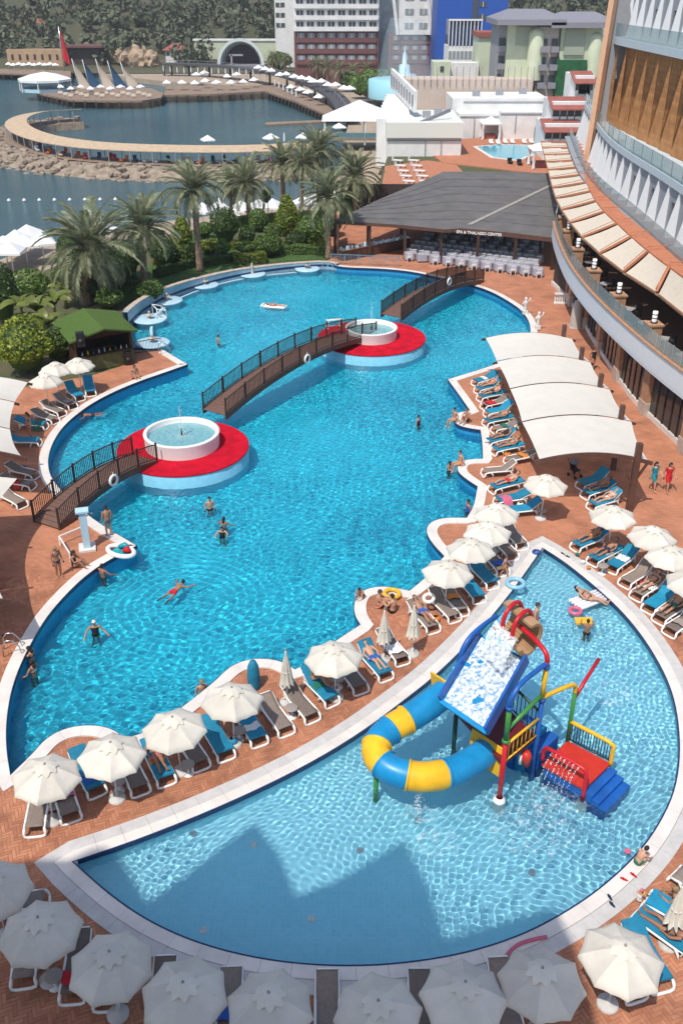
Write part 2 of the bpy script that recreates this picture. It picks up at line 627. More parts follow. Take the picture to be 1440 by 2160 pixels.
def deck_inside(x, y):
 return pip(x, y, deck_poly) & ~pip(x, y, MAIN_C) & ~pip(x, y, KID_C)

# outline of the deck with the pool's garden bank cut out
ia = min(range(len(MAIN)), key=lambda i: (MAIN[i][0] - G2(700, 566)[0]) ** 2 + (MAIN[i][1] - G2(700, 566)[1]) ** 2)
ib = min(range(len(MAIN)), key=lambda i: (MAIN[i][0] - G2(345, 740)[0]) ** 2 + (MAIN[i][1] - G2(345, 740)[1]) ** 2)
# pool boundary from ib round the near side to ia (counter-clockwise)
seq = []
i = ib
while i != ia:
 seq.append(MAIN[i]); i = (i + 1) % len(MAIN)
seq.append(MAIN[ia])
deck_poly = [G2(693, 558), G2(697, 500), G2(700, 462), G2(760, 446), (22, 112), (34, 112), (34, 4), (-32, 4), (-32, 58), G2(-60, 832), G2(60, 815), G2(130, 803), G2(200, 790), G2(255, 772), G2(268, 738)]
deck_full = deck_poly + seq
if area2(deck_full) < 0: deck_full.reverse()
o = plane_with_holes('pool_deck', deck_full, [KID_IN], -0.012, M_GROUT)
tag(o, kind='structure')
DECK = o
MAIN_C = offset_poly(MAIN, 0.5)
KID_C = offset_poly(KID, 0.75)

def herringbone(xr, yr, L_, W_, ang):
 out = []
 n = int(60 / W_)
 c, s_ = math.cos(ang), math.sin(ang)
 cx, cy = (xr[0] + xr[1]) / 2, (yr[0] + yr[1]) / 2
 rad = math.hypot(xr[1] - xr[0], yr[1] - yr[0]) / 2 + 1
 k1 = int(rad * 1.5 / W_) + 2
 k2 = int(rad * 1.5 / L_) + 2
 I, J = np.meshgrid(np.arange(-k1, k1), np.arange(-k2, k2))
 I, J = I.ravel(), J.ravel()
 ox, oy = I * W_ + J * L_, I * W_ - J * L_
 hx, hy = ox + L_ / 2, oy + W_ / 2
 vx, vy = ox + W_ / 2, oy + W_ + L_ / 2
 X = np.concatenate([hx, vx]); Y = np.concatenate([hy, vy]); Hf = np.concatenate([np.zeros(len(hx)), np.ones(len(vx))])
 wx, wy = cx + X * c - Y * s_, cy + X * s_ + Y * c
 ok = (wx > xr[0]) & (wx < xr[1]) & (wy > yr[0]) & (wy < yr[1])
 return wx[ok], wy[ok], ang + Hf[ok] * PI / 2

BL, BW = 0.36, 0.12
bx, by, ba = herringbone((-15.5, 19.5), (13.2, 37.5), BL, BW, R(22))
ok = pip(bx, by, deck_full) & ~pip(bx, by, MAIN_C) & ~pip(bx, by, KID_C)
# leave away bricks outside the picture
Zc = by * CT + (CAM_H) * ST
uu = bx / Zc * F_PX; vv = (CAM_H * CT - by * ST) / Zc * F_PX
ok &= (np.abs(uu) < 790) & (vv < 1150)
bx, by, ba = bx[ok], by[ok], ba[ok]

def stains(N, L, geo, base, target):
 """multiplies a value by blotchy damp patches and worn areas"""
 n2 = N.new('ShaderNodeTexNoise'); n2.inputs['Scale'].default_value = 0.38; n2.inputs['Detail'].default_value = 7; n2.inputs['Roughness'].default_value = .65; n2.inputs['Distortion'].default_value = .6
 L.new(geo.outputs['Position'], n2.inputs['Vector'])
 r2 = N.new('ShaderNodeMapRange'); r2.inputs['From Min'].default_value = .53; r2.inputs['From Max'].default_value = .62; r2.inputs['To Min'].default_value = 1.0; r2.inputs['To Max'].default_value = .80
 L.new(n2.outputs['Fac'], r2.inputs['Value'])
 mm = N.new('ShaderNodeMath'); mm.operation = 'MULTIPLY'
 L.new(base, mm.inputs[0]); L.new(r2.outputs[0], mm.inputs[1]); L.new(mm.outputs[0], target)

def brick_material():
 m = bpy.data.materials.new('terracotta_brick')
 m.use_nodes = True
 t = m.node_tree; N, L = t.nodes, t.links
 b = N['Principled BSDF']; b.inputs['Roughness'].default_value = 0.78
 geo = N.new('ShaderNodeNewGeometry')
 rp = N.new('ShaderNodeValToRGB')
 e = rp.color_ramp.elements
 e[0].color = (0.37, 0.146, 0.078, 1); e[1].color = (0.48, 0.212, 0.116, 1)
 e.new(0.5).color = (0.42, 0.174, 0.094, 1)
 L.new(geo.outputs['Random Per Island'], rp.inputs['Fac'])
 nz = N.new('ShaderNodeTexNoise'); nz.inputs['Scale'].default_value = 0.7; nz.inputs['Detail'].default_value = 5
 L.new(geo.outputs['Position'], nz.inputs['Vector'])
 mr = N.new('ShaderNodeMapRange'); mr.inputs['From Min'].default_value = 0.3; mr.inputs['From Max'].default_value = 0.7
 mr.inputs['To Min'].default_value = 0.78; mr.inputs['To Max'].default_value = 1.15
 L.new(nz.outputs['Fac'], mr.inputs['Value'])
 hs = N.new('ShaderNodeHueSaturation'); L.new(rp.outputs['Color'], hs.inputs['Color']); stains(N, L, geo, mr.outputs[0], hs.inputs['Value'])
 L.new(hs.outputs['Color'], b.inputs['Base Color'])
 return m

M_BRICK = brick_material()
# nearest 300 bricks are parts of their own, the rest one mesh
order = np.argsort(by + 0.15 * np.abs(bx))
me = MB(); me.box((0, 0, -0.012), (BL - 0.012, BW - 0.012, 0.024)); brick_me = me.mesh('paving_brick', M_BRICK)
for q in order[:300]:
 b_ = obj('paving_brick', brick_me, DECK, (bx[q], by[q], random.uniform(-0.0015, 0.0015)), ba[q])
q = order[300:]
n = len(q)
base = np.array([[sx * (BL - 0.012) / 2, sy * (BW - 0.012) / 2, sz] for sz in (-0.024, 0.0) for sx, sy in ((-1, -1), (1, -1), (1, 1), (-1, 1))])
ca, sa = np.cos(ba[q])[:, None], np.sin(ba[q])[:, None]
vx = bx[q][:, None] + base[None, :, 0] * ca - base[None, :, 1] * sa
vy = by[q][:, None] + base[None, :, 0] * sa + base[None, :, 1] * ca
vz = np.repeat(base[None, :, 2], n, 0) + rng.uniform(-0.002, 0.002, (n, 1))
co = np.stack([vx, vy, vz], 2).reshape(-1, 3)
fq = np.array([[4, 5, 6, 7], [0, 1, 5, 4], [1, 2, 6, 5], [2, 3, 7, 6], [3, 0, 4, 7]])
fa = (fq[None] + (np.arange(n) * 8)[:, None, None]).reshape(-1, 4)
me = bpy.data.meshes.new('paving_bricks')
me.from_pydata(co.tolist(), [], fa.tolist()); me.materials.append(M_BRICK); me.update()
o = obj('paving_brick_field', me, DECK); o['kind'] = 'stuff'

# the farther deck: one sheet with a finer procedural pattern, ending where the bricks begin
def far_deck_mat():
 m = bpy.data.materials.new('terracotta_far')
 m.use_nodes = True
 t = m.node_tree; N, L = t.nodes, t.links
 b = N['Principled BSDF']; b.inputs['Roughness'].default_value = 0.8
 geo = N.new('ShaderNodeNewGeometry')
 mp = N.new('ShaderNodeMapping'); mp.inputs['Rotation'].default_value = (0, 0, R(22))
 L.new(geo.outputs['Position'], mp.inputs['Vector'])
 br = N.new('ShaderNodeTexBrick'); br.inputs['Scale'].default_value = 1.0
 br.inputs['Brick Width'].default_value = 0.36; br.inputs['Row Height'].default_value = 0.12; br.inputs['Mortar Size'].default_value = 0.006
 br.inputs['Color1'].default_value = (0.39, 0.157, 0.084, 1); br.inputs['Color2'].default_value = (0.46, 0.198, 0.108, 1); br.inputs['Mortar'].default_value = (0.38, 0.145, 0.08, 1)
 L.new(mp.outputs[0], br.inputs['Vector'])
 nz = N.new('ShaderNodeTexNoise'); nz.inputs['Scale'].default_value = 0.7; nz.inputs['Detail'].default_value = 6
 L.new(geo.outputs['Position'], nz.inputs['Vector'])
 mr = N.new('ShaderNodeMapRange'); mr.inputs['From Min'].default_value = 0.3; mr.inputs['From Max'].default_value = 0.7
 mr.inputs['To Min'].default_value = 0.8; mr.inputs['To Max'].default_value = 1.15
 L.new(nz.outputs['Fac'], mr.inputs['Value'])
 hs = N.new('ShaderNodeHueSaturation'); L.new(br.outputs['Color'], hs.inputs['Color']); stains(N, L, geo, mr.outputs[0], hs.inputs['Value'])
 L.new(hs.outputs['Color'], b.inputs['Base Color'])
 return m

YS = 37.4

def clip_y(poly, y0):
 out = []
 n = len(poly)
 for i in range(n):
  a, b = poly[i - 1], poly[i]
  if (a[1] >= y0) != (b[1] >= y0):
   t = (y0 - a[1]) / (b[1] - a[1]); out.append((a[0] + (b[0] - a[0]) * t, y0))
  if b[1] >= y0: out.append(b)
 return out

DECK.data.materials.append(far_deck_mat())
# split the deck sheet at YS with bmesh so that the far part carries its own paving
bm = bmesh.new(); bm.from_mesh(DECK.data)
bmesh.ops.bisect_plane(bm, geom=bm.verts[:] + bm.edges[:] + bm.faces[:], plane_co=(0, YS, 0), plane_no=(0, 1, 0))
for f in bm.faces:
 if f.calc_center_median().y > YS: f.material_index = 1
bm.to_mesh(DECK.data); bm.free()

# copings: slabs laid end to end along the pool edges
def coping(name, poly, w0, w1, step, m, z=0.055, th=0.16, skip=None, mats2=None):
 inner = resample(poly, step / 4)
 n0 = len(inner) // 4 * 4
 inner = resample(poly, (step / 4) * len(inner) / n0)
 P = [tuple(p) for p in inner]
 n = len(P)
 a = offset_poly(P, w0); b = offset_poly(P, w1)
 root = empty(name, (0, 0, 0)); root['kind'] = 'structure'
 k = 0
 for i in range(0, n - n % 4, 4):
  ids = [(i + j) % n for j in range(5)]
  c = Vector(P[ids[2]])
  if skip and skip(c): continue
  A = [Vector(a[q]) for q in ids]; B = [Vector(b[q]) for q in ids]
  g = 0.004
  for Q in (A, B):
   d0 = (Q[1] - Q[0]).normalized() * g; d1 = (Q[-1] - Q[-2]).normalized() * g
   Q[0] = Q[0] + d0; Q[-1] = Q[-1] - d1
  poly_ = [q - c for q in A] + [q - c for q in reversed(B)]
  if area2(poly_) < 0: poly_.reverse()
  mbx = MB()
  m_ = len(poly_)
  mbx.add([(q.x, q.y, -th) for q in poly_] + [(q.x, q.y, 0) for q in poly_], [(i_, (i_ + 1) % m_, m_ + (i_ + 1) % m_, m_ + i_) for i_ in range(m_)])
  top = [(m_ + j, m_ + j + 1, m_ + m_ - 2 - j, m_ + m_ - 1 - j) for j in range(4)]
  mbx.add([(q.x, q.y, 0) for q in poly_], [(j, j + 1, m_ - 2 - j, m_ - 1 - j) for j in range(4)])
  mbx.build('coping_slab', m, root, (c.x, c.y, z + random.uniform(-0.0015, 0.0015)))
  k += 1
 return root

def bank(c):     # the garden side of the big pool has a wall instead
 return (c.x < G(690, 566).x and c.y > G(345, 740).y - 0.2 and not (c.x > G(275, 745).x + 0.3 and c.y < G(330, 735).y + 0.3 and False))

COPING = coping('pool_coping', MAIN, -0.04, 0.50, 0.85, M_COPING, skip=bank)
KCOP = coping('children_pool_coping', KID, -0.04, 0.42, 0.9, M_COPING)
KCOP2 = coping('children_pool_outer_coping', KID, 0.43, 0.88, 0.9, M_STEP, z=0.035, skip=lambda c: False)
# navy tile line on the inner edge of the copings
for nm, poly, w_ in (('pool_tile_line', MAIN, .0), ('children_pool_tile_line', KID, .03)):
 a, b = offset_poly(poly, -.052), offset_poly(poly, w_ - .03)
 mb = MB(); mb.strip([(x, y, -.14) for x, y in a], [(x, y, .062) for x, y in a], closed=True); mb.strip([(x, y, .062) for x, y in a], [(x, y, .062) for x, y in b], closed=True)
 tag(mb.build(nm, M_NAVY), kind='structure')
# ------------------------------------------------------------------ things in and around the big pool
M_LBLUE = mat('pale_blue_tile', (0.42, 0.60, 0.70), 0.4, var=0.06, vscale=2)
M_ISLE = mat('island_wall_tile', (0.22, 0.55, 0.72), 0.35, var=0.08, vscale=3)
M_RED = mat('red_carpet', (0.48, 0.004, 0.020), 0.95, spec=0.15, var=0.22, vscale=1.6, bump=0.3, bscale=60)
M_FOAM = mat('water_spray', (0.86, 0.92, 0.95), 0.2, alpha=0.55)
M_STONE = mat('statue_stone', (0.48, 0.42, 0.36), 0.8, var=0.2, vscale=6)
M_CAP = mat('cap_stone', (0.46, 0.38, 0.32), 0.8, var=0.2, vscale=3)
M_BWALL = mat('bank_wall_tile', (0.27, 0.41, 0.50), 0.45, var=0.12, vscale=2)
M_BLACK = mat('black_metal', (0.012, 0.011, 0.011), 0.45)
M_DKMETAL = mat('dark_bronze_metal', (0.03, 0.018, 0.014), 0.5)
M_STEEL = mat('steel', (0.55, 0.57, 0.58), 0.25, metal=0.9)
M_PLASTW = mat('white_plastic', (0.78, 0.77, 0.74), 0.4)
M_BRIDGE = mat('bridge_boards', (0.14, 0.075, 0.055), 0.75, var=0.15, vscale=4, bump=0.2, bscale=20)
M_NET = mat('railing_net', (0.015, 0.010, 0.009), 0.8, alpha=0.55)
M_GLASSW = mat('basin_water', (0.16, 0.36, 0.39), 0.08, var=0.25, vscale=6, bump=0.5, bscale=6)

def droplets(n, fn, r, seed):
 rr = random.Random(seed)
 mb_ = MB()
 for _ in range(n):
  p, k = fn(rr)
  q = r * k * rr.uniform(0.5, 1.3)
  a = [Vector((rr.uniform(-1, 1), rr.uniform(-1, 1), rr.uniform(-1, 1))).normalized() * q for _ in range(4)]
  a = [p + Vector((0, 0, q)), p + Vector((q, 0, -q * .5)), p + Vector((-q * .5, q * .85, -q * .5)), p + Vector((-q * .5, -q * .85, -q * .5))]
  mb_.add(a, [(0, 1, 2), (0, 2, 3), (0, 3, 1), (1, 3, 2)])
 return mb_

def island(px, py, r, bpx, bpy_, br, bz, label, jet, seed):
 c = G(px, py, 0.38)
 root = empty('fountain_island', (c.x, c.y, WZ), label=label, cat='fountain', group='fountain islands in the big pool')
 z = -WZ
 bc = G(bpx, bpy_, bz)
 ox, oy = bc.x - c.x, bc.y - c.y
 m = MB(); m.lathe([(r, -1.32), (r, z + 0.34), (r - 0.02, z + 0.36)], n=72); m.build('drum_wall', M_ISLE, root)
 m = MB(); m.lathe([(r + 0.03, z + 0.34), (r + 0.03, z + 0.40), (r, z + 0.415), (0.5, z + 0.415)], n=72, sm=False); m.build('red_carpet', M_RED, root)
 h = bz - 0.38
 m = MB(); zb = z + 0.40
 m.lathe([(br - 0.06, zb), (br - 0.04, zb + h * .75), (br, zb + h - 0.06), (br, zb + h), (br - 0.2, zb + h + 0.01), (br - 0.22, zb + h - .05), (br - 0.26, zb + 0.25), (0, zb + 0.25)], (ox, oy, 0), n=64)
 m.build('basin', M_LBLUE if False else M_WHITE, root)
 m = MB(); m.lathe([(br - 0.245, zb + h - 0.3), (0.02, zb + h - 0.3)], (ox, oy, 0), n=48); m.build('basin_water', M_GLASSW, root)
 m = MB(); m.tube([(ox, oy, zb + 0.3), (ox, oy, zb + h + 0.02)], 0.05, 8); m.tube([(ox, oy, zb + h + 0.02), (ox, oy, zb + h + 0.22)], 0.035, 8); m.build('nozzle', M_BLACK, root)

 def f(rr):
  t = rr.random() ** 0.6
  a = rr.uniform(0, 2 * PI)
  w_ = 0.06 + 0.30 * t * t if rr.random() < .5 else 0.04
  hh = jet * (1 - t) if rr.random() < 0.8 else jet * rr.random()
  return Vector((ox + math.cos(a) * w_ * rr.random(), oy + math.sin(a) * w_ * rr.random(), zb + h + 0.1 + hh)), 1.0
 m = droplets(420, f, 0.016, seed)

 def f2(rr):
  a = rr.uniform(0, 2 * PI); q = abs(rr.gauss(0, 0.45))
  return Vector((ox + math.cos(a) * min(q, br - .4), oy + math.sin(a) * min(q, br - .4), zb + h - 0.29 + rr.random() * .06)), 1.0
 m2 = droplets(420, f2, 0.018, seed + 1)
 m.add(m2.v, m2.f)
 m.build('water_jet', M_FOAM, root)['kind'] = 'stuff'
 return root, c

I1, C1 = island(387, 943, 3.83, 383, 911, 2.23, 1.25, 'round red-carpeted fountain island nearest the camera, with white basin, between two bridges', 1.6, 1)
I2, C2 = island(783, 712, 4.15, 783, 690, 2.0, 1.2, 'farther round red-carpeted fountain island with white basin in front of the restaurant', 1.9, 5)

def bridge(a, b, w_, rise, label, net=False, posts=7, rail_h=1.05, za=0.06, zb=0.06):
 a, b = Vector(a), Vector(b)
 d = (b - a); L_ = Vector((d.x, d.y, 0)).length
 ang = math.atan2(d.y, d.x)
 root = empty('arched_bridge', (a.x, a.y, 0), ang, label, 'bridge', 'timber bridges over the pool')
 n = 24

 def prof(t): return za + (zb - za) * t + rise * (1 - (2 * t - 1) ** 2)
 xs = [L_ * i / n for i in range(n + 1)]
 # boards of the walkway
 nb = int(L_ / 0.28)
 mbm = MB(); mbm.box((0, 0, 0), (L_ / nb - 0.012, w_ - 0.02, 0.05)); bme = mbm.mesh('board', M_BRIDGE)
 for i in range(nb):
  t = (i + 0.5) / nb
  sl_ = (prof(t + 0.01) - prof(t - 0.01)) / (0.02 * L_)
  o = obj('board', bme, root, (L_ * t, 0, prof(t)))
  o.rotation_euler = (0, -math.atan(sl_), 0)
 for s in (-1, 1):
  m = MB()
  y0, y1 = s * w_ / 2 - 0.05, s * w_ / 2 + 0.05
  ringv = []
  for x in xs:
   z = prof(x / L_)
   ringv += [(x, y0, z - 0.30), (x, y1, z - 0.30), (x, y1, z + 0.06), (x, y0, z + 0.06)]
  fs = []
  for i in range(n):
   for j in range(4):
    fs.append((i * 4 + j, i * 4 + (j + 1) % 4, (i + 1) * 4 + (j + 1) % 4, (i + 1) * 4 + j))
  fs += [(3, 2, 1, 0), (n * 4, n * 4 + 1, n * 4 + 2, n * 4 + 3)]
  m.add(ringv, fs); m.build('side_beam', M_WOODBR, root)
  yy = s * w_ / 2
  for k in range(posts):
   t = k / (posts - 1)
   x = 0.06 + (L_ - 0.12) * t
   m = MB(); m.box((0, 0, rail_h / 2), (0.09, 0.09, rail_h + 0.12)); m.build('post', M_WOODDK, root, (x, yy, prof(x / L_) + 0.06))
  for zz, hh, nm in ((rail_h, 0.05, 'handrail'), (0.16, 0.04, 'bottom_rail')):
   rail = MB()
   for i in range(n):
    rail.bar((xs[i], yy, prof(i / n) + zz), (xs[i + 1], yy, prof((i + 1) / n) + zz), 0.055, hh)
   rail.build(nm, M_WOODDK, root)
  bl = MB()
  k = int(L_ / 0.13)
  for i in range(1, k):
   t = i / k
   z = prof(t)
   bl.bar((L_ * t, yy, z + 0.16), (L_ * t, yy, z + rail_h), 0.028, 0.028)
  o = bl.build('balusters', M_WOODDK, root); o['kind'] = 'stuff'
  if net:
   m = MB(); m.strip([(x, yy + 0.03 * s, prof(x / L_) + 0.16) for x in xs], [(x, yy + 0.03 * s, prof(x / L_) + rail_h - .02) for x in xs])
   m.build('net_panel', M_NET, root)
 return root

B1 = bridge(G(98, 1108, 0.06), G(308, 968, 0.4), 1.75, 0.62, 'short dark timber bridge from the left deck to the nearer red island', posts=6, za=0.08, zb=0.46)
B2 = bridge(G(452, 872, 0.4), G(772, 706, 0.4), 1.85, 1.05, 'long arched timber bridge between the two red fountain islands', posts=10, za=0.46, zb=0.46)
B3 = bridge(G(824, 668, 0.4), G(1000, 590, 0.06), 1.9, 0.75, 'arched timber bridge with net railings from the farther island to the restaurant deck', net=True, posts=9, za=0.46, zb=0.12)

# life rings hung on the bridge rails
me_ring = MB(); me_ring.tube([(0, 0.28 * math.cos(2 * PI * i / 20), 0.28 * math.sin(2 * PI * i / 20)) for i in range(20)], 0.075, 10, closed=True)
RING = me_ring.mesh('life_ring', M_PLASTW)

def on_rail(root, t, s, L_, off=0.1):
 return root.matrix_basis @ Vector((0, 0, 0))

def ring_at(px, py, y, rz, label):
 p = V(px, py, y)
 o = obj('life_ring', RING, None, p, rz)
 tag(o, label, 'life ring', 'life rings on the bridge railings')
 m = MB(); m.bar((0, 0, 0.28), (0, 0, 0.46), 0.03); m.build('rope', M_PLASTW, o)
 return o

def rail_point(root, frac, side, w_=1.75, out=0.17):
 import math as _m
 a = root.location; rz = root.rotation_euler.z
 return a, rz

def ring_on(root, px, py, w_, label, side=-1):
 """ring on the near railing of a bridge: intersect the view ray with the railing's vertical plane"""
 a = Vector(root.location); rz = root.rotation_euler.z
 nrm = Vector((-math.sin(rz), math.cos(rz), 0))
 q = a + nrm * side * (w_ / 2 + 0.14)
 d = ray(px, py); o_ = Vector((0, 0, CAM_H))
 t = (q - o_).dot(nrm) / d.dot(nrm)
 p = o_ + d * t
 o = obj('life_ring', RING, None, p, rz + PI / 2)
 tag(o, label, 'life ring', 'life rings on the bridge railings')
 m = MB(); m.bar((0, 0, 0.28), (0, 0, 0.50), 0.03); m.build('rope', M_PLASTW, o)

ring_on(B2, 648, 757, 1.75, 'white life ring on the railing of the long bridge')
ring_on(B1, 240, 1013, 1.75, 'white life ring on the railing of the short left bridge')
ring_on(B3, 947, 594, 1.9, 'white life ring on the net railing near the restaurant')

# bank wall round the garden side of the pool, with cap stones
bank_pts = []
i = ia
while i != ib:
 bank_pts.append(MAIN[i]); i = (i + 1) % len(MAIN)
bank_pts = [p for p in bank_pts if p[1] > G(272, 700).y]
bp_ = resample(bank_pts, 0.45, closed=False)
root = empty('pool_bank_wall', (0, 0, 0), label='pale blue curved bank wall with stone cap behind the pool seats', cat='wall')
nb_ = len(bp_)

def bank_top(i): return 0.22 + 0.70 * (i / nb_) ** 1.3

outn = []
for i, p in enumerate(bp_):
 d = bp_[min(i + 1, nb_ - 1)] - bp_[max(i - 1, 0)]
 d.normalize(); outn.append(Vector((d.y, -d.x)))
if (bp_[nb_ // 2] + outn[nb_ // 2]).y < bp_[nb_ // 2].y: outn = [-v for v in outn]
m = MB()
A = [(p.x - n_.x * .03, p.y - n_.y * .03, -1.0) for p, n_ in zip(bp_, outn)]; B = [(x, y, bank_top(i)) for i, (x, y, z) in enumerate(A)]
C = [(p.x + n_.x * .4, p.y + n_.y * .4, bank_top(i)) for i, (p, n_) in enumerate(zip(bp_, outn))]
D = [(x, y, -0.3) for x, y, z in C]
m.strip(A, B); m.strip(B, C); m.strip(C, D)
m.build('wall_face', M_BWALL, root)
for i in range(0, nb_ - 2, 2):
 P = [bp_[i] - outn[i] * .05, bp_[i + 2] - outn[i + 2] * .05, bp_[i + 2] + outn[i + 2] * .46, bp_[i] + outn[i] * .46]
 c = (P[0] + P[1] + P[2] + P[3]) / 4
 P = [(q - c) * 0.985 for q in P]
 if area2(P) < 0: P.reverse()
 m = MB(); m.prism(P, 0, 0.07); m.build('cap_stone', M_CAP, root, (c.x, c.y, bank_top(i + 1) + random.uniform(0, .012)))

# round seats in the water with small stone fountains
SEATS = [(648, 566, 26, 0), (532, 577, 28, 1), (432, 600, 29, 2), (353, 633, 32, 3), (316, 672, 35, 4), (322, 722, 36, 5)]
SEAT_LAB = ['smallest, farthest right round pale seat platform with grey stone fountain', 'second round pale seat platform from the right, tall brown statue on it',
   'round pale seat platform with stone dove bowl, third from the right along the bank wall', 'round pale seat platform beside the white goal frame, nearer the back wall',
   'round pale seat platform behind the small white goal frame near the green hut', 'nearest round pale seat platform beside the green-roofed hut']
seat_c = []
for (px, py, rp_, k), lab in zip(SEATS, SEAT_LAB):
 c = G(px, py, WZ + 0.30)
 Zc_ = c.y * CT + (CAM_H - c.z) * ST
 r = rp_ / (F_PX / Zc_)
 root = empty('round_seat_platform', (c.x, c.y, WZ), label=lab, cat='platform', group='round seat platforms along the pool bank')
 m = MB(); m.lathe([(r * .86, -1.33), (r * .86, 0.12), (r, 0.2), (r, 0.30), (r - .05, 0.32), (0, 0.32)], n=40); m.build('disc', M_LBLUE, root)
 st = MB()
 if k == 1:
  st.lathe([(0.16, 0.32), (0.16, .5), (.10, .55), (.13, .8), (.17, 1.0), (.09, 1.15), (.11, 1.25), (.0, 1.36)], n=10)
 else:
  st.lathe([(0.2, 0.32), (0.12, .38), (.09, .5), (.30, .6), (.34, .66), (.28, .64), (.08, .66), (.07, .78), (.12, .84), (.05, .95), (0, .97)], n=12)
 st.build('stone_fountain', M_STONE if k != 0 else mat('grey_stone', (.3, .3, .3), .8, var=.2), root)
 seat_c.append(c)
# ledge that links the seats
pts = smooth_line([(c.x, c.y) for c in seat_c], 2)
m = MB()
nn = len(pts)
for i in range(nn - 1):
 a_, b_ = pts[i], pts[i + 1]
 m.bar((a_.x, a_.y, WZ - 0.55), (b_.x, b_.y, WZ - 0.55), 0.22, 1.2)
o = m.build('pool_ledge', M_LBLUE); tag(o, kind='structure')

# goal frames
def goal(c, rz, w_, h, label):
 root = empty('water_goal', c, rz, label, 'goal', 'white goal frames')
 m = MB()
 m.tube([(-w_ / 2, 0, 0), (-w_ / 2, 0, h), (w_ / 2, 0, h), (w_ / 2, 0, 0)], 0.045, 8); m.build('front_frame', M_PLASTW, root)
 m = MB()
 for s in (-1, 1):
  m.tube([(s * w_ / 2, 0, h), (s * w_ / 2, 0.75, h * .75), (s * w_ / 2, 0.75, 0), (s * w_ / 2, 0, 0.02)], 0.035, 6)
 m.tube([(-w_ / 2, .75, h * .75), (w_ / 2, .75, h * .75)], 0.035, 6); m.tube([(-w_ / 2, .75, 0.02), (w_ / 2, .75, 0.02)], 0.035, 6)
 m.build('rear_frame', M_PLASTW, root)
 return root

goal(G(708, 694, 0.42), R(20), 1.15, 0.75, 'small white goal frame standing on the farther red island')
goal(G(328, 668, WZ + .32), R(-65), 1.5, 0.85, 'small white goal frame on a round seat platform by the hut')

# pool ladder rails at the left rim and by the hut
def ladder(px, py, rz, label):
 c = G(px, py, 0.05)
 root = empty('pool_ladder', c, rz, label, 'ladder', 'steel pool ladders')
 for s in (-1, 1):
  m = MB(); m.tube([(s * .27, -.55, 0), (s * .27, -.5, .55), (s * .27, -.35, .75), (s * .27, -.1, .72), (s * .27, .12, .4), (s * .27, .2, -0.3), (s * .27, .22, -1.2)], 0.028, 8)
  m.build('hand_rail', M_STEEL, root)
 for k in range(3):
  m = MB(); m.box((0, .22, -0.55 - .28 * k), (.5, .1, .04)); m.build('step', M_PLASTW, root)

ladder(38, 1372, R(-75), 'steel pool ladder at the left rim beside two bathers')
ladder(352, 742, R(-60), 'steel pool ladder at the tip of the terracotta deck by the hut')

# shower column on the left deck with low rails
c = G(185, 1157)
root = empty('poolside_shower', c, R(15), 'tall grey tiled shower column with angled head on the left deck', 'shower')
m = MB(); m.box((0, 0, 1.05), (.34, .34, 2.1)); m.build('column', M_LBLUE, root)
m = MB(); m.box((0, 0, 2.14), (.62, .5, .09)); m.build('top_slab', M_LBLUE, root)
m = MB(); m.box((0, 0, .06), (.8, .8, .12)); m.build('plinth', M_COPING, root)
m = MB(); m.tube([(.17, 0, 1.8), (.45, 0, 1.95), (.52, 0, 1.9)], .025, 6); m.build('shower_head', M_STEEL, root)
c = G(128, 1150)
root = empty('deck_rail', c, 0, 'low white painted rail beside the shower on the left deck', 'rail')
p1, p2 = G(180, 1128) - c, G(150, 1185) - c
m = MB(); m.bar((0, 0, .5), (p1.x, p1.y, .5), .06); m.bar((0, 0, .5), (p2.x, p2.y, .5), .06); m.build('top_bar', M_PLASTW, root)
for q in (Vector((0, 0, 0)), p1, p2):
 m = MB(); m.box((q.x, q.y, .25), (.07, .07, .5)); m.build('post', M_PLASTW, root)

# small white statues on the right rim
for px, py, lab in ((1106, 662, 'white cherub statue on the right pool rim, farther one'), (1133, 694, 'white cherub statue on the right pool rim, nearer one beside the canopy')):
 c = G(px, py, 0.055)
 root = empty('rim_statue', c, 0, lab, 'statue', 'white statues on the pool rim')
 m = MB(); m.box((0, 0, .16), (.42, .42, .32)); m.build('pedestal', M_COPING, root)
 m = MB(); m.lathe([(.12, .32), (.16, .5), (.12, .72), (.19, .9), (.20, 1.05), (.08, 1.16), (.12, 1.28), (.10, 1.4), (0, 1.45)], n=10); m.tube([(.15, 0, 1.0), (.32, .02, 1.15), (.36, 0, 1.4)], .05, 6); m.tube([(-.15, 0, 1.0), (-.26, .05, .8), (-.2, .1, .62)], .05, 6)
 m.build('figure', M_COPING, root)
# ------------------------------------------------------------------ umbrellas, loungers, canopies
M_CANVAS = mat('cream_canvas', (0.74, 0.70, 0.61), 0.85, var=0.06, vscale=1.6, bump=0.4, bscale=4, transl=0.22, obvar=0.09)
M_SAIL = mat('shade_sail_canvas', (0.72, 0.69, 0.62), 0.85, var=0.04, vscale=1.2, bump=0.3, bscale=2.5, transl=0.2)
M_SLING = mat('brown_sling', (0.19, 0.15, 0.125), 0.8, var=0.12, vscale=8, obvar=0.25)
M_TEAL = mat('teal_cushion', (0.005, 0.20, 0.34), 0.75, var=0.15, vscale=3, bump=0.3, bscale=9, obvar=0.18)
M_TOWELB = mat('blue_towel', (0.015, 0.10, 0.33), 0.95, bump=0.4, bscale=30)
M_TABLE = mat('taupe_plastic', (0.30, 0.26, 0.23), 0.5)
M_CONC = mat('umbrella_base_concrete', (0.52, 0.50, 0.47), 0.8, var=0.1)
UR, UH = 1.12, 2.5

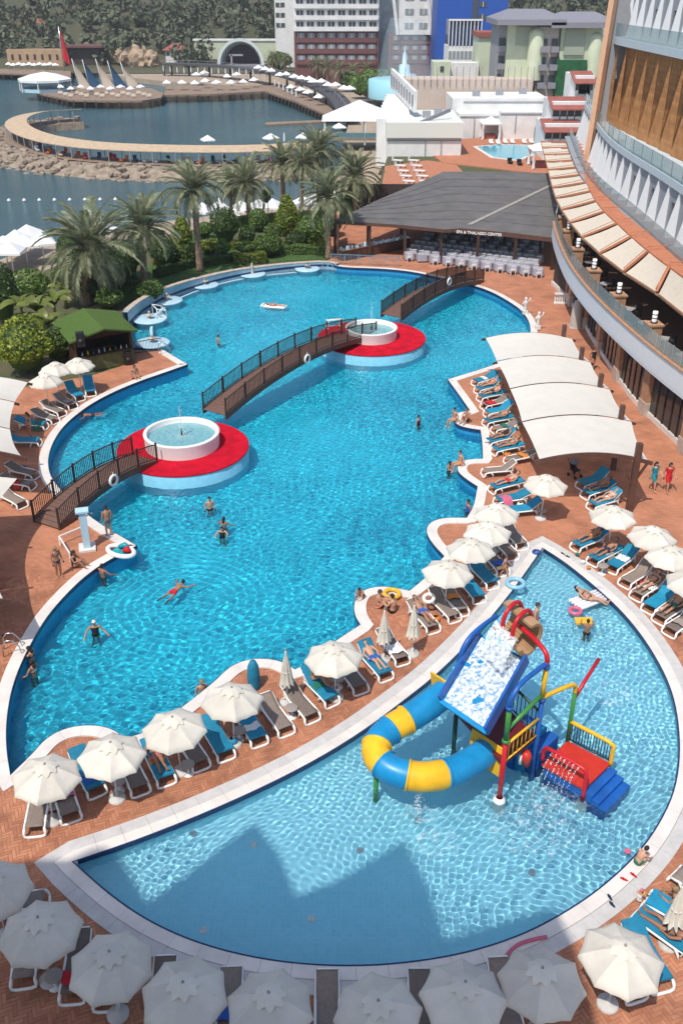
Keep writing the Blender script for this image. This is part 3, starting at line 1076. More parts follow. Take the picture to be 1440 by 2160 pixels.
def panel_mesh():
 m = MB(); m.smooth = True
 na, nr = 8, 8
 vs_ = []
 for i in range(nr + 1):
  r = 0.05 + (UR - 0.05) * i / nr
  for j in range(na + 1):
   a = (j / na - 0.5) * R(45)
   # straight chord between two ribs, with a little sag
   rc = r * math.cos(R(22.5)) / math.cos(a)
   s_ = math.sin(PI * j / na)
   z = UH - 0.50 * (r / UR) ** 1.35 - 0.04 * s_ * (r / UR) + 0.006 * math.sin(9 * a + r * 7)
   rc *= 1 - 0.03 * s_ * (r / UR) ** 3
   vs_.append((rc * math.cos(a), rc * math.sin(a), z))
 fs = [(i * (na + 1) + j, (i + 1) * (na + 1) + j, (i + 1) * (na + 1) + j + 1, i * (na + 1) + j + 1) for i in range(nr) for j in range(na)]
 n0 = nr * (na + 1)
 k = len(vs_)
 for j in range(na + 1):
  x, y, z = vs_[n0 + j]
  s_ = math.sin(PI * j / na)
  vs_.append((x * 1.012, y * 1.012, z - 0.10 - 0.02 * math.cos(4 * PI * j / na)))
 fs += [(n0 + j, k + j, k + j + 1, n0 + j + 1) for j in range(na)]
 m.add(vs_, fs)
 return m.mesh('canopy_panel', M_CANVAS)

def vent_mesh():
 m = MB(); m.smooth = True
 n = 48
 vs_ = [(0, 0, UH + 0.06)]
 for (r, z, wv) in ((0.16, UH + 0.03, 0.012), (0.32, UH - 0.03, 0.05), (0.43, UH - 0.07, 0.095)):
  for j in range(n):
   a = 2 * PI * j / n
   k = 0.5 + 0.5 * math.cos(8 * a)
   rr_ = r * (0.78 + 0.22 * k)
   vs_.append((rr_ * math.cos(a), rr_ * math.sin(a), z - wv * k + 0.03))
 fs = [(0, 1 + j, 1 + (j + 1) % n) for j in range(n)]
 for i in range(2):
  for j in range(n):
   fs.append((1 + i * n + j, 1 + (i + 1) * n + j, 1 + (i + 1) * n + (j + 1) % n, 1 + i * n + (j + 1) % n))
 m.add(vs_, fs)
 return m.mesh('vent_cap', M_CANVAS)

PANEL, VENT = panel_mesh(), vent_mesh()
m = MB(); m.tube([(0, 0, 0.05), (0, 0, UH + 0.02)], 0.024, 8); UPOLE = m.mesh('pole', M_PLASTW)
m = MB(); m.lathe([(0.03, UH + 0.02), (0.045, UH + 0.05), (0.03, UH + 0.11), (0, UH + 0.13)], n=10); UFIN = m.mesh('finial', M_TABLE)
m = MB(); m.lathe([(0.30, 0), (0.30, 0.06), (0.26, 0.10), (0.06, 0.14), (0.05, 0.34), (0.0, 0.34)], n=24); UBASE = m.mesh('base', M_CONC)
m = MB(); m.bar((0.05, 0, UH - 0.06), (UR * .98, 0, UH - .56), 0.018); m.bar((0.03, 0, UH - .75), (UR * .55, 0, UH - 0.32), 0.014); URIB = m.mesh('rib', M_PLASTW)

def umbrella(px, py, label, rz=0.0, group='open cream umbrellas', z=2.1, tilt=(0, 0), scale=1.0):
 c = G(px, py, z)
 root = empty('sun_umbrella', (c.x, c.y, 0), rz, label, 'umbrella', group)
 root.rotation_euler = (tilt[0], tilt[1], rz)
 root.scale = (scale, scale, 1)
 for k in range(8):
  obj('canopy_panel', PANEL, root, None, R(45) * k)
  obj('rib', URIB, root, None, R(45) * (k + .5))
 obj('vent_cap', VENT, root); obj('pole', UPOLE, root); obj('finial', UFIN, root); obj('base', UBASE, root)
 return root

UMB = [
 (92, 1634, 'lowest left cream umbrella of the row between the two pools'),
 (232, 1588, 'cream umbrella second from the lower left in the row between the pools'),
 (372, 1532, 'cream umbrella third from the lower left, above teal lounger'),
 (487, 1475, 'cream umbrella beside the semicircular pool bump with standing towel'),
 (708, 1382, 'cream umbrella next to the seated woman, left of two folded umbrellas'),
 (942, 1203, 'cream umbrella nearest of the tight cluster of four by the right pool rim'),
 (993, 1157, 'second cream umbrella in the tight cluster of four by the right rim'),
 (1030, 1120, 'third cream umbrella in the tight cluster of four by the right rim'),
 (1050, 1082, 'farthest cream umbrella of the tight cluster of four by the right rim'),
 (1148, 1018, 'single cream umbrella standing in front of the arched canvas canopy'),
 (1293, 1085, 'cream umbrella beside the big timber canopy post'),
 (1372, 1128, 'cream umbrella second of the right hand row by the children pool'),
 (1416, 1173, 'cream umbrella third of the right hand row by the children pool'),
 (1462, 1225, 'cream umbrella cut by the right picture edge, upper one'),
 (165, 768, 'right of three small cream umbrellas in front of the hut hedge'),
 (118, 778, 'middle of three cream umbrellas behind the teal loungers'),
 (95, 803, 'nearest left of three cream umbrellas behind the loungers'),
 (-12, 1872, 'half-lit cream umbrella cut by the left edge at the bottom'),
 (82, 1964, 'shaded grey-looking umbrella at lower left, second in the front row'),
 (230, 2036, 'shaded umbrella third in the front row at the bottom left'),
 (388, 2088, 'shaded umbrella fourth in the front row along the bottom'),
 (570, 2122, 'shaded umbrella left of centre at the bottom edge'),
 (798, 2124, 'shaded umbrella right of centre at the bottom edge'),
 (973, 2102, 'shaded umbrella third from the right in the front row'),
 (1150, 2072, 'largest shaded umbrella beside the pink noodle'),
 (1303, 2014, 'sunlit cream umbrella at the lower right corner')]
for i, (x, y, lab) in enumerate(UMB):
 umbrella(x, y, lab, R(random.uniform(0, 45)), tilt=(R(random.uniform(-2.5, 2.5)), R(random.uniform(-2.5, 2.5))))

def closed_umbrella_mesh():
 m = MB(); m.smooth = True
 n = 40
 prof = [(0.03, 2.45), (0.05, 2.3), (0.10, 2.0), (0.15, 1.6), (0.19, 1.25), (0.235, 1.0), (0.24, 0.95)]
 vs_ = []
 for i, (r, z) in enumerate(prof):
  for j in range(n):
   a = 2 * PI * j / n
   k = 1 + (0.28 * math.cos(8 * a)) * min(1, i / 2)
   vs_.append((r * k * math.cos(a + .2 * i * .3), r * k * math.sin(a + .2 * i * .3), z - (0.06 * math.cos(8 * a) if i == 6 else 0)))
 fs = [(i * n + j, (i + 1) * n + j, (i + 1) * n + (j + 1) % n, i * n + (j + 1) % n) for i in range(len(prof) - 1) for j in range(n)]
 m.add(vs_, fs)
 return m.mesh('folded_canopy', M_CANVAS)

CLOSED = closed_umbrella_mesh()
m = MB(); m.lathe([(0.13, 1.5), (0.165, 1.5), (0.17, 1.56), (0.13, 1.56)], n=20); TIE = m.mesh('tie_strap', M_CANVAS)
for (x, y, lab) in ((808, 1392, 'folded cream umbrella between loungers, left one of the pair'), (869, 1380, 'folded cream umbrella on a white round base, right one of the pair'),
     (606, 1482, 'folded cream umbrella in front of the semicircular pool bump'), (1408, 1992, 'folded cream umbrella over the teal lounger at lower right')):
 c = G(x, y)
 root = empty('folded_umbrella', c, random.uniform(0, 6), lab, 'umbrella', 'folded cream umbrellas')
 obj('folded_canopy', CLOSED, root); obj('pole', UPOLE, root); obj('finial', UFIN, root); obj('base', UBASE, root); obj('tie_strap', TIE, root)

# ---- loungers: local +y is the head end
def lounger_proto():
 P = {}
 m = MB()
 for s in (-1, 1):
  m.tube([(s * .32, -.93, .30), (s * .32, -.6, .34), (s * .32, .2, .34), (s * .32, .62, .34)], 0.042, 8)
 m.tube([(-.32, -.5, .33), (.32, -.5, .33)], .025, 6); m.tube([(-.32, .2, .33), (.32, .2, .33)], .025, 6); m.tube([(-.32, .62, .34), (.32, .62, .34)], .025, 6)
 P['frame'] = m.mesh('frame', M_PLASTW)
 m = MB(); m.tube([(-.32, -.93, .30), (-.34, -.98, .16), (-.33, -1.0, .05), (-.2, -1.02, .025), (.2, -1.02, .025), (.33, -1.0, .05), (.34, -.98, .16), (.32, -.93, .30)], 0.048, 8)
 P['foot_bow'] = m.mesh('foot_bow', M_PLASTW)
 m = MB(); m.tube([(0, 0, .34), (0, .10, .2), (0, .16, .0)], [.042, .04, .034], 8)
 P['leg'] = m.mesh('leg', M_PLASTW)

 def sheet(w_, zoff, th, back, foot=-.9, hw=1.0, puff=0.0):
  """mattress or sling: flat part, then raised back"""
  pts = []
  n1, n2 = 8, 6
  for i in range(n1 + 1):
   y = foot + (0.2 - foot) * i / n1
   pts.append((y, .355 + zoff - 0.012 * math.sin(PI * i / n1)))
  for i in range(1, n2 + 1):
   t = .78 * i / n2
   pts.append((.2 + t * math.cos(back), .355 + zoff + t * math.sin(back)))
  mm = MB(); mm.smooth = th < 0.02
  nw = 4
  top, bot = [], []
  for (y, z) in pts:
   for j in range(nw + 1):
    x = -w_ / 2 + w_ * j / nw
    e = puff * math.sin(PI * j / nw)
    top.append((x, y, z + th + e)); bot.append((x, y, z))
  n_ = nw + 1; k = len(pts)
  fs = []
  for i in range(k - 1):
   for j in range(nw):
    fs.append((i * n_ + j, i * n_ + j + 1, (i + 1) * n_ + j + 1, (i + 1) * n_ + j))
  m_ = len(top)
  fb = [tuple(m_ + q for q in reversed(f)) for f in fs]
  ed = []
  for i in range(k - 1):
   ed.append((i * n_, (i + 1) * n_, m_ + (i + 1) * n_, m_ + i * n_)); ed.append(((i + 1) * n_ + nw, i * n_ + nw, m_ + i * n_ + nw, m_ + (i + 1) * n_ + nw))
  for j in range(nw):
   ed.append((j + 1, j, m_ + j, m_ + j + 1)); ed.append(((k - 1) * n_ + j, (k - 1) * n_ + j + 1, m_ + (k - 1) * n_ + j + 1, m_ + (k - 1) * n_ + j))
  mm.add(top + bot, fs + fb + ed)
  return mm
 for nm, bk in (('up', R(38)), ('mid', R(22)), ('flat', R(4))):
  P['sling_' + nm] = sheet(.6, 0, .012, bk).mesh('sling', M_SLING)
  P['cushion_' + nm] = sheet(.64, .0, .075, bk, puff=0.018).mesh('cushion', M_TEAL)
  m = MB()
  y1, z1 = .2 + .8 * math.cos(bk), .345 + .8 * math.sin(bk)
  m.tube([(-.31, .2, .345), (-.31, y1 - .05, z1 - .04), (-.24, y1, z1), (.24, y1, z1), (.31, y1 - .05, z1 - .04), (.31, .2, .345)], .028, 8)
  P['back_' + nm] = m.mesh('backrest_frame', M_PLASTW)
  m = MB()
  ym, zm = .2 + .55 * math.cos(bk), .345 + .55 * math.sin(bk)
  m.tube([(-.28, ym, zm), (-.28, .66, .05), (.28, .66, .05), (.28, ym, zm)], .02, 6)
  P['prop_' + nm] = m.mesh('back_prop', M_PLASTW)
 return P

LP = lounger_proto()
LOUNGERS = []

def lounger(fx, fy, hx, hy, cush, label, pose='up', group=None, z=0.0):
 f, h = G(fx, fy, z + .3), G(hx, hy, z + .3)
 d = h - f
 ang = math.atan2(d.y, d.x) - PI / 2
 dn = Vector((d.x, d.y, 0)).normalized()
 c = f + dn * 1.0
 root = empty('sun_lounger', (c.x, c.y, z), ang, label, 'lounger', group or ('loungers with teal cushions' if cush else 'brown sling loungers'))
 obj('frame', LP['frame'], root); obj('foot_bow', LP['foot_bow'], root)
 for sx in (-1, 1):
  obj('leg', LP['leg'], root, (sx * .32, .5, 0))
  obj('leg', LP['leg'], root, (sx * .32, -.62, 0))
 obj('sling', LP['sling_' + pose], root); obj('backrest_frame', LP['back_' + pose], root); obj('back_prop', LP['prop_' + pose], root)
 if cush: obj('cushion', LP['cushion_' + pose], root)
 LOUNGERS.append(root)
 return root

NEARROW = [
 (72, 1752, 88, 1668, 0, 'brown lounger with white bow foot, lowest left of the row between pools'),
 (150, 1722, 128, 1655, 0, 'brown lounger beside the lowest left umbrella pole'),
 (205, 1668, 168, 1605, 1, 'teal lounger between the two lowest left umbrellas'),
 (297, 1665, 268, 1605, 0, 'brown lounger under the second umbrella from lower left'),
 (352, 1645, 318, 1578, 1, 'sunlit teal lounger left of the third umbrella'),
 (425, 1612, 388, 1556, 0, 'brown lounger under the third umbrella from lower left'),
 (478, 1592, 440, 1530, 1, 'teal lounger right of the third umbrella'),
 (548, 1562, 508, 1500, 1, 'teal lounger under the umbrella by the pool bump'),
 (605, 1540, 560, 1480, 0, 'brown lounger with round table, right of the bump umbrella'),
 (660, 1512, 605, 1452, 0, 'brown lounger in front of the folded umbrella by the bump'),
 (702, 1478, 648, 1425, 1, 'teal lounger on which a dark-haired woman sits'),
 (762, 1452, 716, 1396, 0, 'brown lounger under the umbrella beside the seated woman'),
 (815, 1425, 766, 1372, 1, 'teal lounger with bare legs, left folded umbrella'),
 (850, 1392, 806, 1340, 0, 'brown lounger between the two folded umbrellas'),
 (915, 1325, 855, 1262, 0, 'brown lounger behind the right folded umbrella'),
 (960, 1302, 900, 1245, 0, 'brown lounger under a white swim ring'),
 (975, 1290, 930, 1232, 0, 'brown lounger in the shade of the nearest clustered umbrella'),
 (1012, 1262, 968, 1212, 1, 'teal lounger sticking out from the nearest clustered umbrella'),
 (1040, 1232, 992, 1186, 1, 'teal lounger between the first and second clustered umbrellas'),
 (1062, 1205, 1020, 1160, 0, 'brown lounger under the second clustered umbrella'),
 (1082, 1172, 1042, 1132, 0, 'brown lounger under the third clustered umbrella'),
 (1102, 1150, 1062, 1108, 0, 'brown lounger at the back of the umbrella cluster'),
]
for k, (a, b, c, d, cu, lab) in enumerate(NEARROW):
 lounger(a, b, c, d, cu, lab, ('up', 'mid', 'up', 'mid', 'mid')[k % 5])
ord_ = ['farthest', 'second', 'third', 'fourth', 'fifth', 'sixth', 'seventh', 'eighth', 'ninth', 'tenth', 'eleventh', 'twelfth', 'thirteenth', 'fourteenth']
EDGE = [(1000, 806, 1068, 788, 1), (1005, 822, 1075, 806, 1), (1010, 838, 1082, 824, 1), (1018, 855, 1092, 840, 0), (1024, 871, 1100, 858, 1), (1022, 890, 1098, 876, 1),
  (1040, 905, 1110, 892, 0), (1028, 932, 1100, 915, 1), (1040, 950, 1115, 935, 1), (1068, 970, 1140, 955, 0), (1018, 994, 1095, 988, 0), (1036, 1030, 1108, 1012, 1), (1045, 1056, 1118, 1046, 1), (1066, 1078, 1125, 1072, 1)]
for k, (a, b, c, d, cu) in enumerate(EDGE):
 lounger(a, b, c, d, cu, '%s lounger %s from the back along the right pool rim by the arched canopy' % ('teal' if cu else 'brown', ord_[k]), ('mid', 'up', 'flat')[k % 3])
RIGHT = [(1222, 1022, 1295, 1000, 1, 'teal lounger deepest in the shade under the arched canopy'), (1232, 1042, 1305, 1020, 1, 'teal lounger under the front of the arched canopy'),
   (1245, 1066, 1315, 1046, 1, 'teal lounger with a lying person beside the big timber post'),
   (1212, 1152, 1290, 1122, 1, 'teal lounger beside the tip of the children pool'), (1248, 1182, 1322, 1145, 1, 'flat sunlit teal lounger by the tip of the children pool'),
   (1288, 1198, 1345, 1158, 1, 'teal lounger with towel under the second right hand umbrella'), (1316, 1228, 1382, 1190, 0, 'brown lounger right of the towel lounger by the children pool'),
   (1340, 1255, 1410, 1212, 0, 'brown lounger with white cloth in the right hand row'), (1366, 1282, 1432, 1238, 1, 'teal lounger lower in the right hand row'),
   (1388, 1304, 1455, 1262, 0, 'brown lounger second last in the right hand row'), (1410, 1330, 1475, 1290, 0, 'brown lounger lowest in the right hand row at the picture edge')]
for k, (a, b, c, d, cu, lab) in enumerate(RIGHT):
 lounger(a, b, c, d, cu, lab, 'flat' if k == 4 else ('up', 'mid')[k % 2])
LEFT = [(170, 838, 130, 808, 1, 'teal lounger angled at the left rim under the small umbrellas'), (192, 828, 182, 792, 1, 'teal lounger pointing straight at the pool by the hut deck'),
  (155, 855, 98, 828, 0, 'brown lounger third from the hut on the left rim'), (132, 870, 75, 848, 0, 'brown lounger fourth from the hut on the left rim'),
  (118, 885, 55, 866, 0, 'brown lounger fifth from the hut on the left rim'), (98, 896, 32, 892, 1, 'teal lounger behind the sunbathing woman on the left'),
  (85, 930, 22, 930, 1, 'teal lounger nearest the left canopy on the rim'), (76, 1000, 10, 985, 0, 'brown lounger beside the left white canopy'), (70, 1022, 2, 1012, 0, 'brown lounger near the short bridge on the left'),
  (48, 1062, -14, 1030, 0, 'brown lounger touching the short bridge, cut by the left edge')]
for k, (a, b, c, d, cu, lab) in enumerate(LEFT):
 lounger(a, b, c, d, cu, lab, 'up' if k < 2 else 'mid')
FRONT = [(48, 2072, 60, 1990, 0, 'shaded lounger under the second front umbrella'), (150, 2105, 165, 2020, 0, 'shaded lounger between second and third front umbrellas'), (222, 2120, 235, 2040, 0, 'shaded lounger under the third front umbrella'),
   (335, 2172, 345, 2090, 0, 'shaded lounger between third and fourth front umbrellas'), (480, 2190, 485, 2105, 0, 'shaded lounger between fourth and fifth front umbrellas'),
   (690, 2205, 690, 2120, 0, 'shaded lounger in the gap left of the bottom centre'), (895, 2195, 888, 2110, 0, 'shaded lounger between the two right centre umbrellas'),
   (1080, 2175, 1062, 2095, 0, 'shaded lounger left of the largest shaded umbrella'), (1345, 2100, 1300, 2030, 0, 'lounger with white bow under the sunlit lower right umbrella'),
   (1400, 2080, 1355, 2005, 1, 'teal lounger right of the sunlit lower right umbrella'), (1338, 1920, 1405, 1968, 1, 'teal lounger with lying person in the lower right corner'),
   (1362, 1890, 1432, 1930, 1, 'teal lounger in the lower right corner beside the crouching child'), (1420, 1835, 1470, 1870, 0, 'brown lounger at the right picture edge above the corner loungers'),
   (100, 1895, 30, 1905, 0, 'half-shaded lounger beside the umbrella at the lower left edge')]
for k, (a, b, c, d, cu, lab) in enumerate(FRONT):
 lounger(a, b, c, d, cu, lab, 'mid' if k % 2 else 'flat')

# round side tables
m = MB(); m.lathe([(0.0, .42), (.24, .42), (.25, .44), (.25, .46), (.23, .47), (0, .47)], n=24); TTOP = m.mesh('table_top', M_TABLE)
m = MB(); m.lathe([(.2, 0), (.2, .03), (.05, .06), (.04, .42)], n=14); TLEG = m.mesh('pedestal', M_PLASTW)
for (x, y, lab) in ((110, 1702, 'small round table between the two lowest left loungers'), (252, 1668, 'taupe round table under the second umbrella from lower left'), (398, 1632, 'small round table between teal and brown loungers'),
     (505, 1560, 'small round table under the umbrella by the bump'), (712, 1450, 'taupe round table under the umbrella beside the seated woman'), (615, 1512, 'small round white table in front of the folded umbrella'),
     (1140, 1092, 'small table at the foot of the single umbrella'), (1268, 1210, 'small round teal-shaded table by the tip of the children pool'), (118, 2080, 'shaded round table between front umbrellas')):
 c = G(x, y)
 root = empty('side_table', c, 0, lab, 'table', 'small round side tables')
 obj('table_top', TTOP, root); obj('pedestal', TLEG, root)

# ---- arched canvas canopies
def canopy(name, label, beams, zl, zr, rise, posts, post_h, cat='canopy', brace=True, ext=0.25, side=1):
 """beams: list of (left pixel, right pixel) pairs from front to back"""
 E = []
 for (lx, ly, rx, ry) in beams:
  E.append((G(lx, ly, zl), G(rx, ry, zr)))
 base = (E[0][0] + E[0][1]) / 2
 root = empty(name, (base.x, base.y, 0), 0, label, cat, 'arched canvas canopies')
 off = Vector((base.x, base.y, 0))
 n = 20

 def arc(a, b, t, r): return a.lerp(b, t) + Vector((0, 0, r * (1 - (2 * t - 1) ** 2)))
 for k, (a, b) in enumerate(E):
  m = MB()
  e = ext / (b - a).length
  ts = [-e + (1 + 2 * e) * i / n for i in range(n + 1)]
  pr = [arc(a, b, t, rise) - off for t in ts]
  for i in range(n): m.bar(pr[i], pr[i + 1] + (pr[i + 1] - pr[i]) * .01, 0.10, 0.20 if k == 0 else 0.13)
  m.build('arched_beam', M_WOODDK if k else M_WOODBR, root)
 for k in range(len(E) - 1):
  (a0, b0), (a1, b1) = E[k], E[k + 1]
  m = MB(); m.smooth = True
  nu, nv = 16, 8
  vs_ = []
  for j in range(nv + 1):
   v = 0.015 + 0.97 * j / nv
   for i in range(nu + 1):
    u = i / nu
    sag = 0.10 * math.sin(PI * j / nv)
    inw = 0.0
    uu_ = u
    p = arc(a0.lerp(a1, v), b0.lerp(b1, v), uu_, rise) + Vector((0, 0, 0.09 - sag))
    # the free edges curve in a little
    cx_ = (a0.lerp(a1, v) + b0.lerp(b1, v)) / 2
    p = p + (cx_ - p) * 0.035 * math.sin(PI * j / nv) * abs(2 * u - 1) ** 2 * Vector((1, 1, 0)).length / 1.414
    vs_.append(p - off)
  m.add(vs_, [(j * (nu + 1) + i, j * (nu + 1) + i + 1, (j + 1) * (nu + 1) + i + 1, (j + 1) * (nu + 1) + i) for j in range(nv) for i in range(nu)])
  m.build('canvas_panel', M_SAIL, root)
 for k, (x, y) in enumerate(posts):
  p = Vector((x, y, 0)) - off
  m = MB(); w_ = .30 if k == 0 else .26
  m.box((p.x, p.y, post_h / 2), (w_, w_, post_h)); m.build('post', M_WOODBR, root)
  if brace:
   a, b = E[min(k, len(E) - 1)]
   q = arc(a, b, 0.72 if side > 0 else .28, rise) - off; q2 = arc(a, b, 1.0 if side > 0 else 0, rise) - off
   m = MB(); m.bar((p.x, p.y, 1.5), q - Vector((0, 0, .1)), .12, .16); m.build('brace', M_WOODBR, root)
   m = MB(); m.bar((p.x, p.y, 1.7), q2 - Vector((0, 0, .05)), .10, .12); m.build('brace', M_WOODBR, root)
 return root

BE = [(1137, 973, 1365, 975), (1100, 893, 1330, 892), (1075, 823, 1284, 824), (1047, 765, 1243, 766), (1023, 715, 1205, 717)]
PO = []
for (a, b, c, d), t in zip(BE, (0.9, 0.9, 0.9, 0.9, 0.9)):
 l_, r_ = G(a, b, 2.8), G(c, d, 2.9)
 q = l_.lerp(r_, t); PO.append((q.x, q.y))
canopy('shade_canopy', 'long white canvas canopy of four arched panels on timber posts beside the hotel', BE, 2.8, 2.9, 0.42, PO, 3.95)
BL_ = [(-190, 962, 46, 966), (-215, 905, 22, 908), (-190, 848, 32, 851), (-150, 806, 60, 809)]
POL = []
for (a, b, c, d) in BL_:
 l_, r_ = G(a, b, 2.8), G(c, d, 2.8); q = l_.lerp(r_, .1); POL.append((q.x, q.y))
canopy('shade_canopy', 'white canvas canopy cut by the left picture edge above brown loungers', BL_, 2.8, 2.8, 0.42, POL, 3.9, side=-1)
BL2 = [(-330, 1330, 8, 1268), (-330, 1215, -22, 1165), (-320, 1120, -18, 1080), (-280, 1035, 38, 1012)]
POL = []
for (a, b, c, d) in BL2:
 l_, r_ = G(a, b, 2.8), G(c, d, 2.8); q = l_.lerp(r_, .1); POL.append((q.x, q.y))
canopy('shade_canopy', 'white canvas canopy at the left edge whose shade falls by the shower', BL2, 2.8, 2.8, 0.4, POL, 3.9, side=-1)
# ------------------------------------------------------------------ hotel tower behind the camera (its roof throws the zigzag shade)
YB = -3.0
SH = [(-700, 2160), (-420, 1960), (-230, 1830), (-100, 1885), (0, 1852), (75, 1838), (150, 1842), (200, 1818), (230, 1812), (258, 1850), (300, 1922), (400, 1850), (470, 1795), (535, 1750), (585, 1815), (622, 1908),
  (700, 1880), (780, 1835), (855, 1788), (905, 1880), (945, 2003), (1040, 1975), (1120, 1950), (1180, 1932), (1225, 2020), (1275, 2190)]
prof = []
for x, y in SH:
 p = G(x, y, -0.1) + Vector((-.13, .45, 0))
 t = (p.y - YB) / SUN_DIR.y
 q = p - SUN_DIR * t
 prof.append((q.x, q.z))
x_l, x_r = prof[0][0], prof[-1][0]
root = empty('hotel_tower', (0, YB, 0), 0, 'tall hotel tower behind the viewer whose sail-shaped roof peaks shade the foreground', 'building')
zt = min(p[1] for p in prof) - 1.0
m = MB()
poly = [(x_l, 0), (x_r, 0), (x_r, zt), (x_l, zt)]
m.box(((x_l + x_r) / 2, -6.2, zt / 2), (x_r - x_l, 12, zt)); m.build('wall', M_WHITE, root)
m = MB()
n = len(prof)
vs_ = [(x, 0, z) for x, z in prof] + [(x, 0, zt) for x, z in prof] + [(x, -0.15, z) for x, z in prof] + [(x, -0.15, zt) for x, z in prof]
fs = []
for i in range(n - 1):
 fs += [(n + i, n + i + 1, i + 1, i), (2 * n + i, 2 * n + i + 1, 3 * n + i + 1, 3 * n + i), (i, i + 1, 2 * n + i + 1, 2 * n + i)]
m.add(vs_, fs); m.build('roof_sail', M_SAIL, root)
gl = mat('tower_glass', (0.05, 0.08, 0.1), 0.1)
mw = MB(); mw.box((0, 0, 0), (2.2, .1, 2.0)); mwin = mw.mesh('window', gl)
for k in range(1, 14):
 z = k * 3.1
 if z > zt - 2: break
 m = MB(); m.box(((x_l + x_r) / 2, 0.35 if abs(z - 24.4) > 3.2 else -.1, z), (x_r - x_l, 1.0 if abs(z - 24.4) > 3.2 else .2, .18)); m.build('balcony_slab', M_WHITE, root)
# ------------------------------------------------------------------ water play tower in the children pool
def plast(name, c): return mat('play_' + name, c, 0.36, var=0.16, vscale=1.4, spec=0.4)

C_RED, C_BLUE, C_YEL, C_GRN = plast('red', (0.50, 0.012, 0.02)), plast('blue', (0.012, 0.10, 0.38)), plast('yellow', (0.80, 0.45, 0.02)), plast('green', (0.05, 0.24, 0.05))
C_CYAN, C_DKRED, C_ORNG, C_DGRN = plast('azure', (0.01, 0.24, 0.50)), plast('maroon', (0.13, 0.012, 0.018)), plast('orange_red', (0.52, 0.035, 0.02)), plast('dark_green', (0.012, 0.05, 0.025))
C_TUB = plast('bucket', (0.42, 0.26, 0.14))

def froth_mat(name, scale, lo, hi, amax=.95):
 m_ = mat(name, (0.80, 0.86, 0.89), 0.6)
 N, L = m_.node_tree.nodes, m_.node_tree.links
 geo = N.new('ShaderNodeNewGeometry'); nz = N.new('ShaderNodeTexNoise'); nz.inputs['Scale'].default_value = scale; nz.inputs['Detail'].default_value = 8; nz.inputs['Roughness'].default_value = .68
 L.new(geo.outputs['Position'], nz.inputs['Vector'])
 r_ = N.new('ShaderNodeMapRange'); r_.interpolation_type = 'SMOOTHSTEP'; r_.inputs['From Min'].default_value = lo; r_.inputs['From Max'].default_value = hi; r_.inputs['To Max'].default_value = amax
 L.new(nz.outputs['Fac'], r_.inputs['Value']); L.new(r_.outputs[0], N['Principled BSDF'].inputs['Alpha'])
 return m_

M_FROTH = froth_mat('froth', 7.0, .30, .62, .92)
M_FILM = froth_mat('thin_froth', 5.0, .48, .74, .5)
T0 = G(1052, 1688, -0.1)
PT = empty('water_play_tower', (T0.x, T0.y, -0.75), 0, 'colourful children water tower with tipping bucket, blue ramp and tube slide in the shallow pool', 'play structure')
O3 = Vector((T0.x, T0.y, -0.75))

def Q(px, py, z): return G(px, py, z) - O3

def part(nm, m_, mat_): return m_.build(nm, mat_, PT)

def pipe(nm, pts, r, mat_, sm=1):
 m_ = MB(); m_.tube(smooth_line(pts, sm) if len(pts) > 2 else pts, r, 12); return part(nm, m_, mat_)

M1 = G(1052, 1688, -0.1); M2 = G(1122, 1628, -0.1); M3 = G(956, 1578, -0.1)
M4 = M2 + M3 - M1

def at(Mp, z): return Vector((Mp.x, Mp.y, z)) - O3

ZT = 4.55
pipe('post', [at(M1, -.75), at(M1, 2.6)], .085, C_RED)
pipe('post', [at(M1, 2.6), at(M1, 4.0)], .09, C_GRN)
pipe('post', [at(M2, -.75), at(M2, 3.2)], .085, C_BLUE)
pipe('post', [at(M2, 3.2), at(M2, 4.6)], .085, C_YEL)
pipe('post', [at(M3, -.75), at(M3, 2.4)], .085, C_DGRN)
pipe('post', [at(M3, 2.4), at(M3, 3.9)], .085, C_RED)
pipe('post', [at(M4, -.75), at(M4, 4.3)], .085, C_BLUE)
for Mp in (M1,):
 m = MB(); m.lathe([(.22, -.02), (.22, .72), (.12, .8)], at(Mp, -.75), n=20); part('footing', m, M_PLASTW)
for Mp, z in ((M1, 2.6), (M1, 4.0), (M2, 3.2), (M3, 2.4), (M3, 3.9), (M2, 4.6)):
 m = MB(); m.lathe([(.085, -.06), (.13, -.05), (.13, .05), (.085, .06)], at(Mp, z), n=14); part('clamp', m, C_BLUE if z > 3 else C_GRN)
# upper pipes
pipe('arch_pipe', [at(M1, 4.0), at(M1, 4.35), at(M1.lerp(M2, .25), 4.75), at(M1.lerp(M2, .8), 4.75), at(M2, 4.75)], .085, C_BLUE, 2)
pipe('arch_pipe', [at(M3, 3.9), at(M3, 4.3), at(M3.lerp(M4, .25), 4.75), at(M3.lerp(M4, .7), 4.85), at(M4, 4.85)], .085, C_BLUE, 2)
pipe('arch_pipe', [at(M2, 4.6), at(M2, 5.1), at(M2.lerp(M4, .2), 5.25), at(M2.lerp(M4, .55), 5.25)], .085, C_RED, 2)
BK = G(1088, 1342, 4.75); BK.z = 0
for s_ in (-.28, .28):
 d_ = (M4 - M2).normalized()
 c_ = BK + d_ * s_
 e_ = (M2 - M1).normalized()
 pipe('bucket_hoop', [at(c_ - e_ * .6, 4.9), at(c_ - e_ * .55, 5.7), at(c_ - e_ * .2, 5.95), at(c_ + e_ * .2, 5.95), at(c_ + e_ * .5, 5.6), at(c_ + e_ * .55, 4.9)], .075, C_RED, 2)
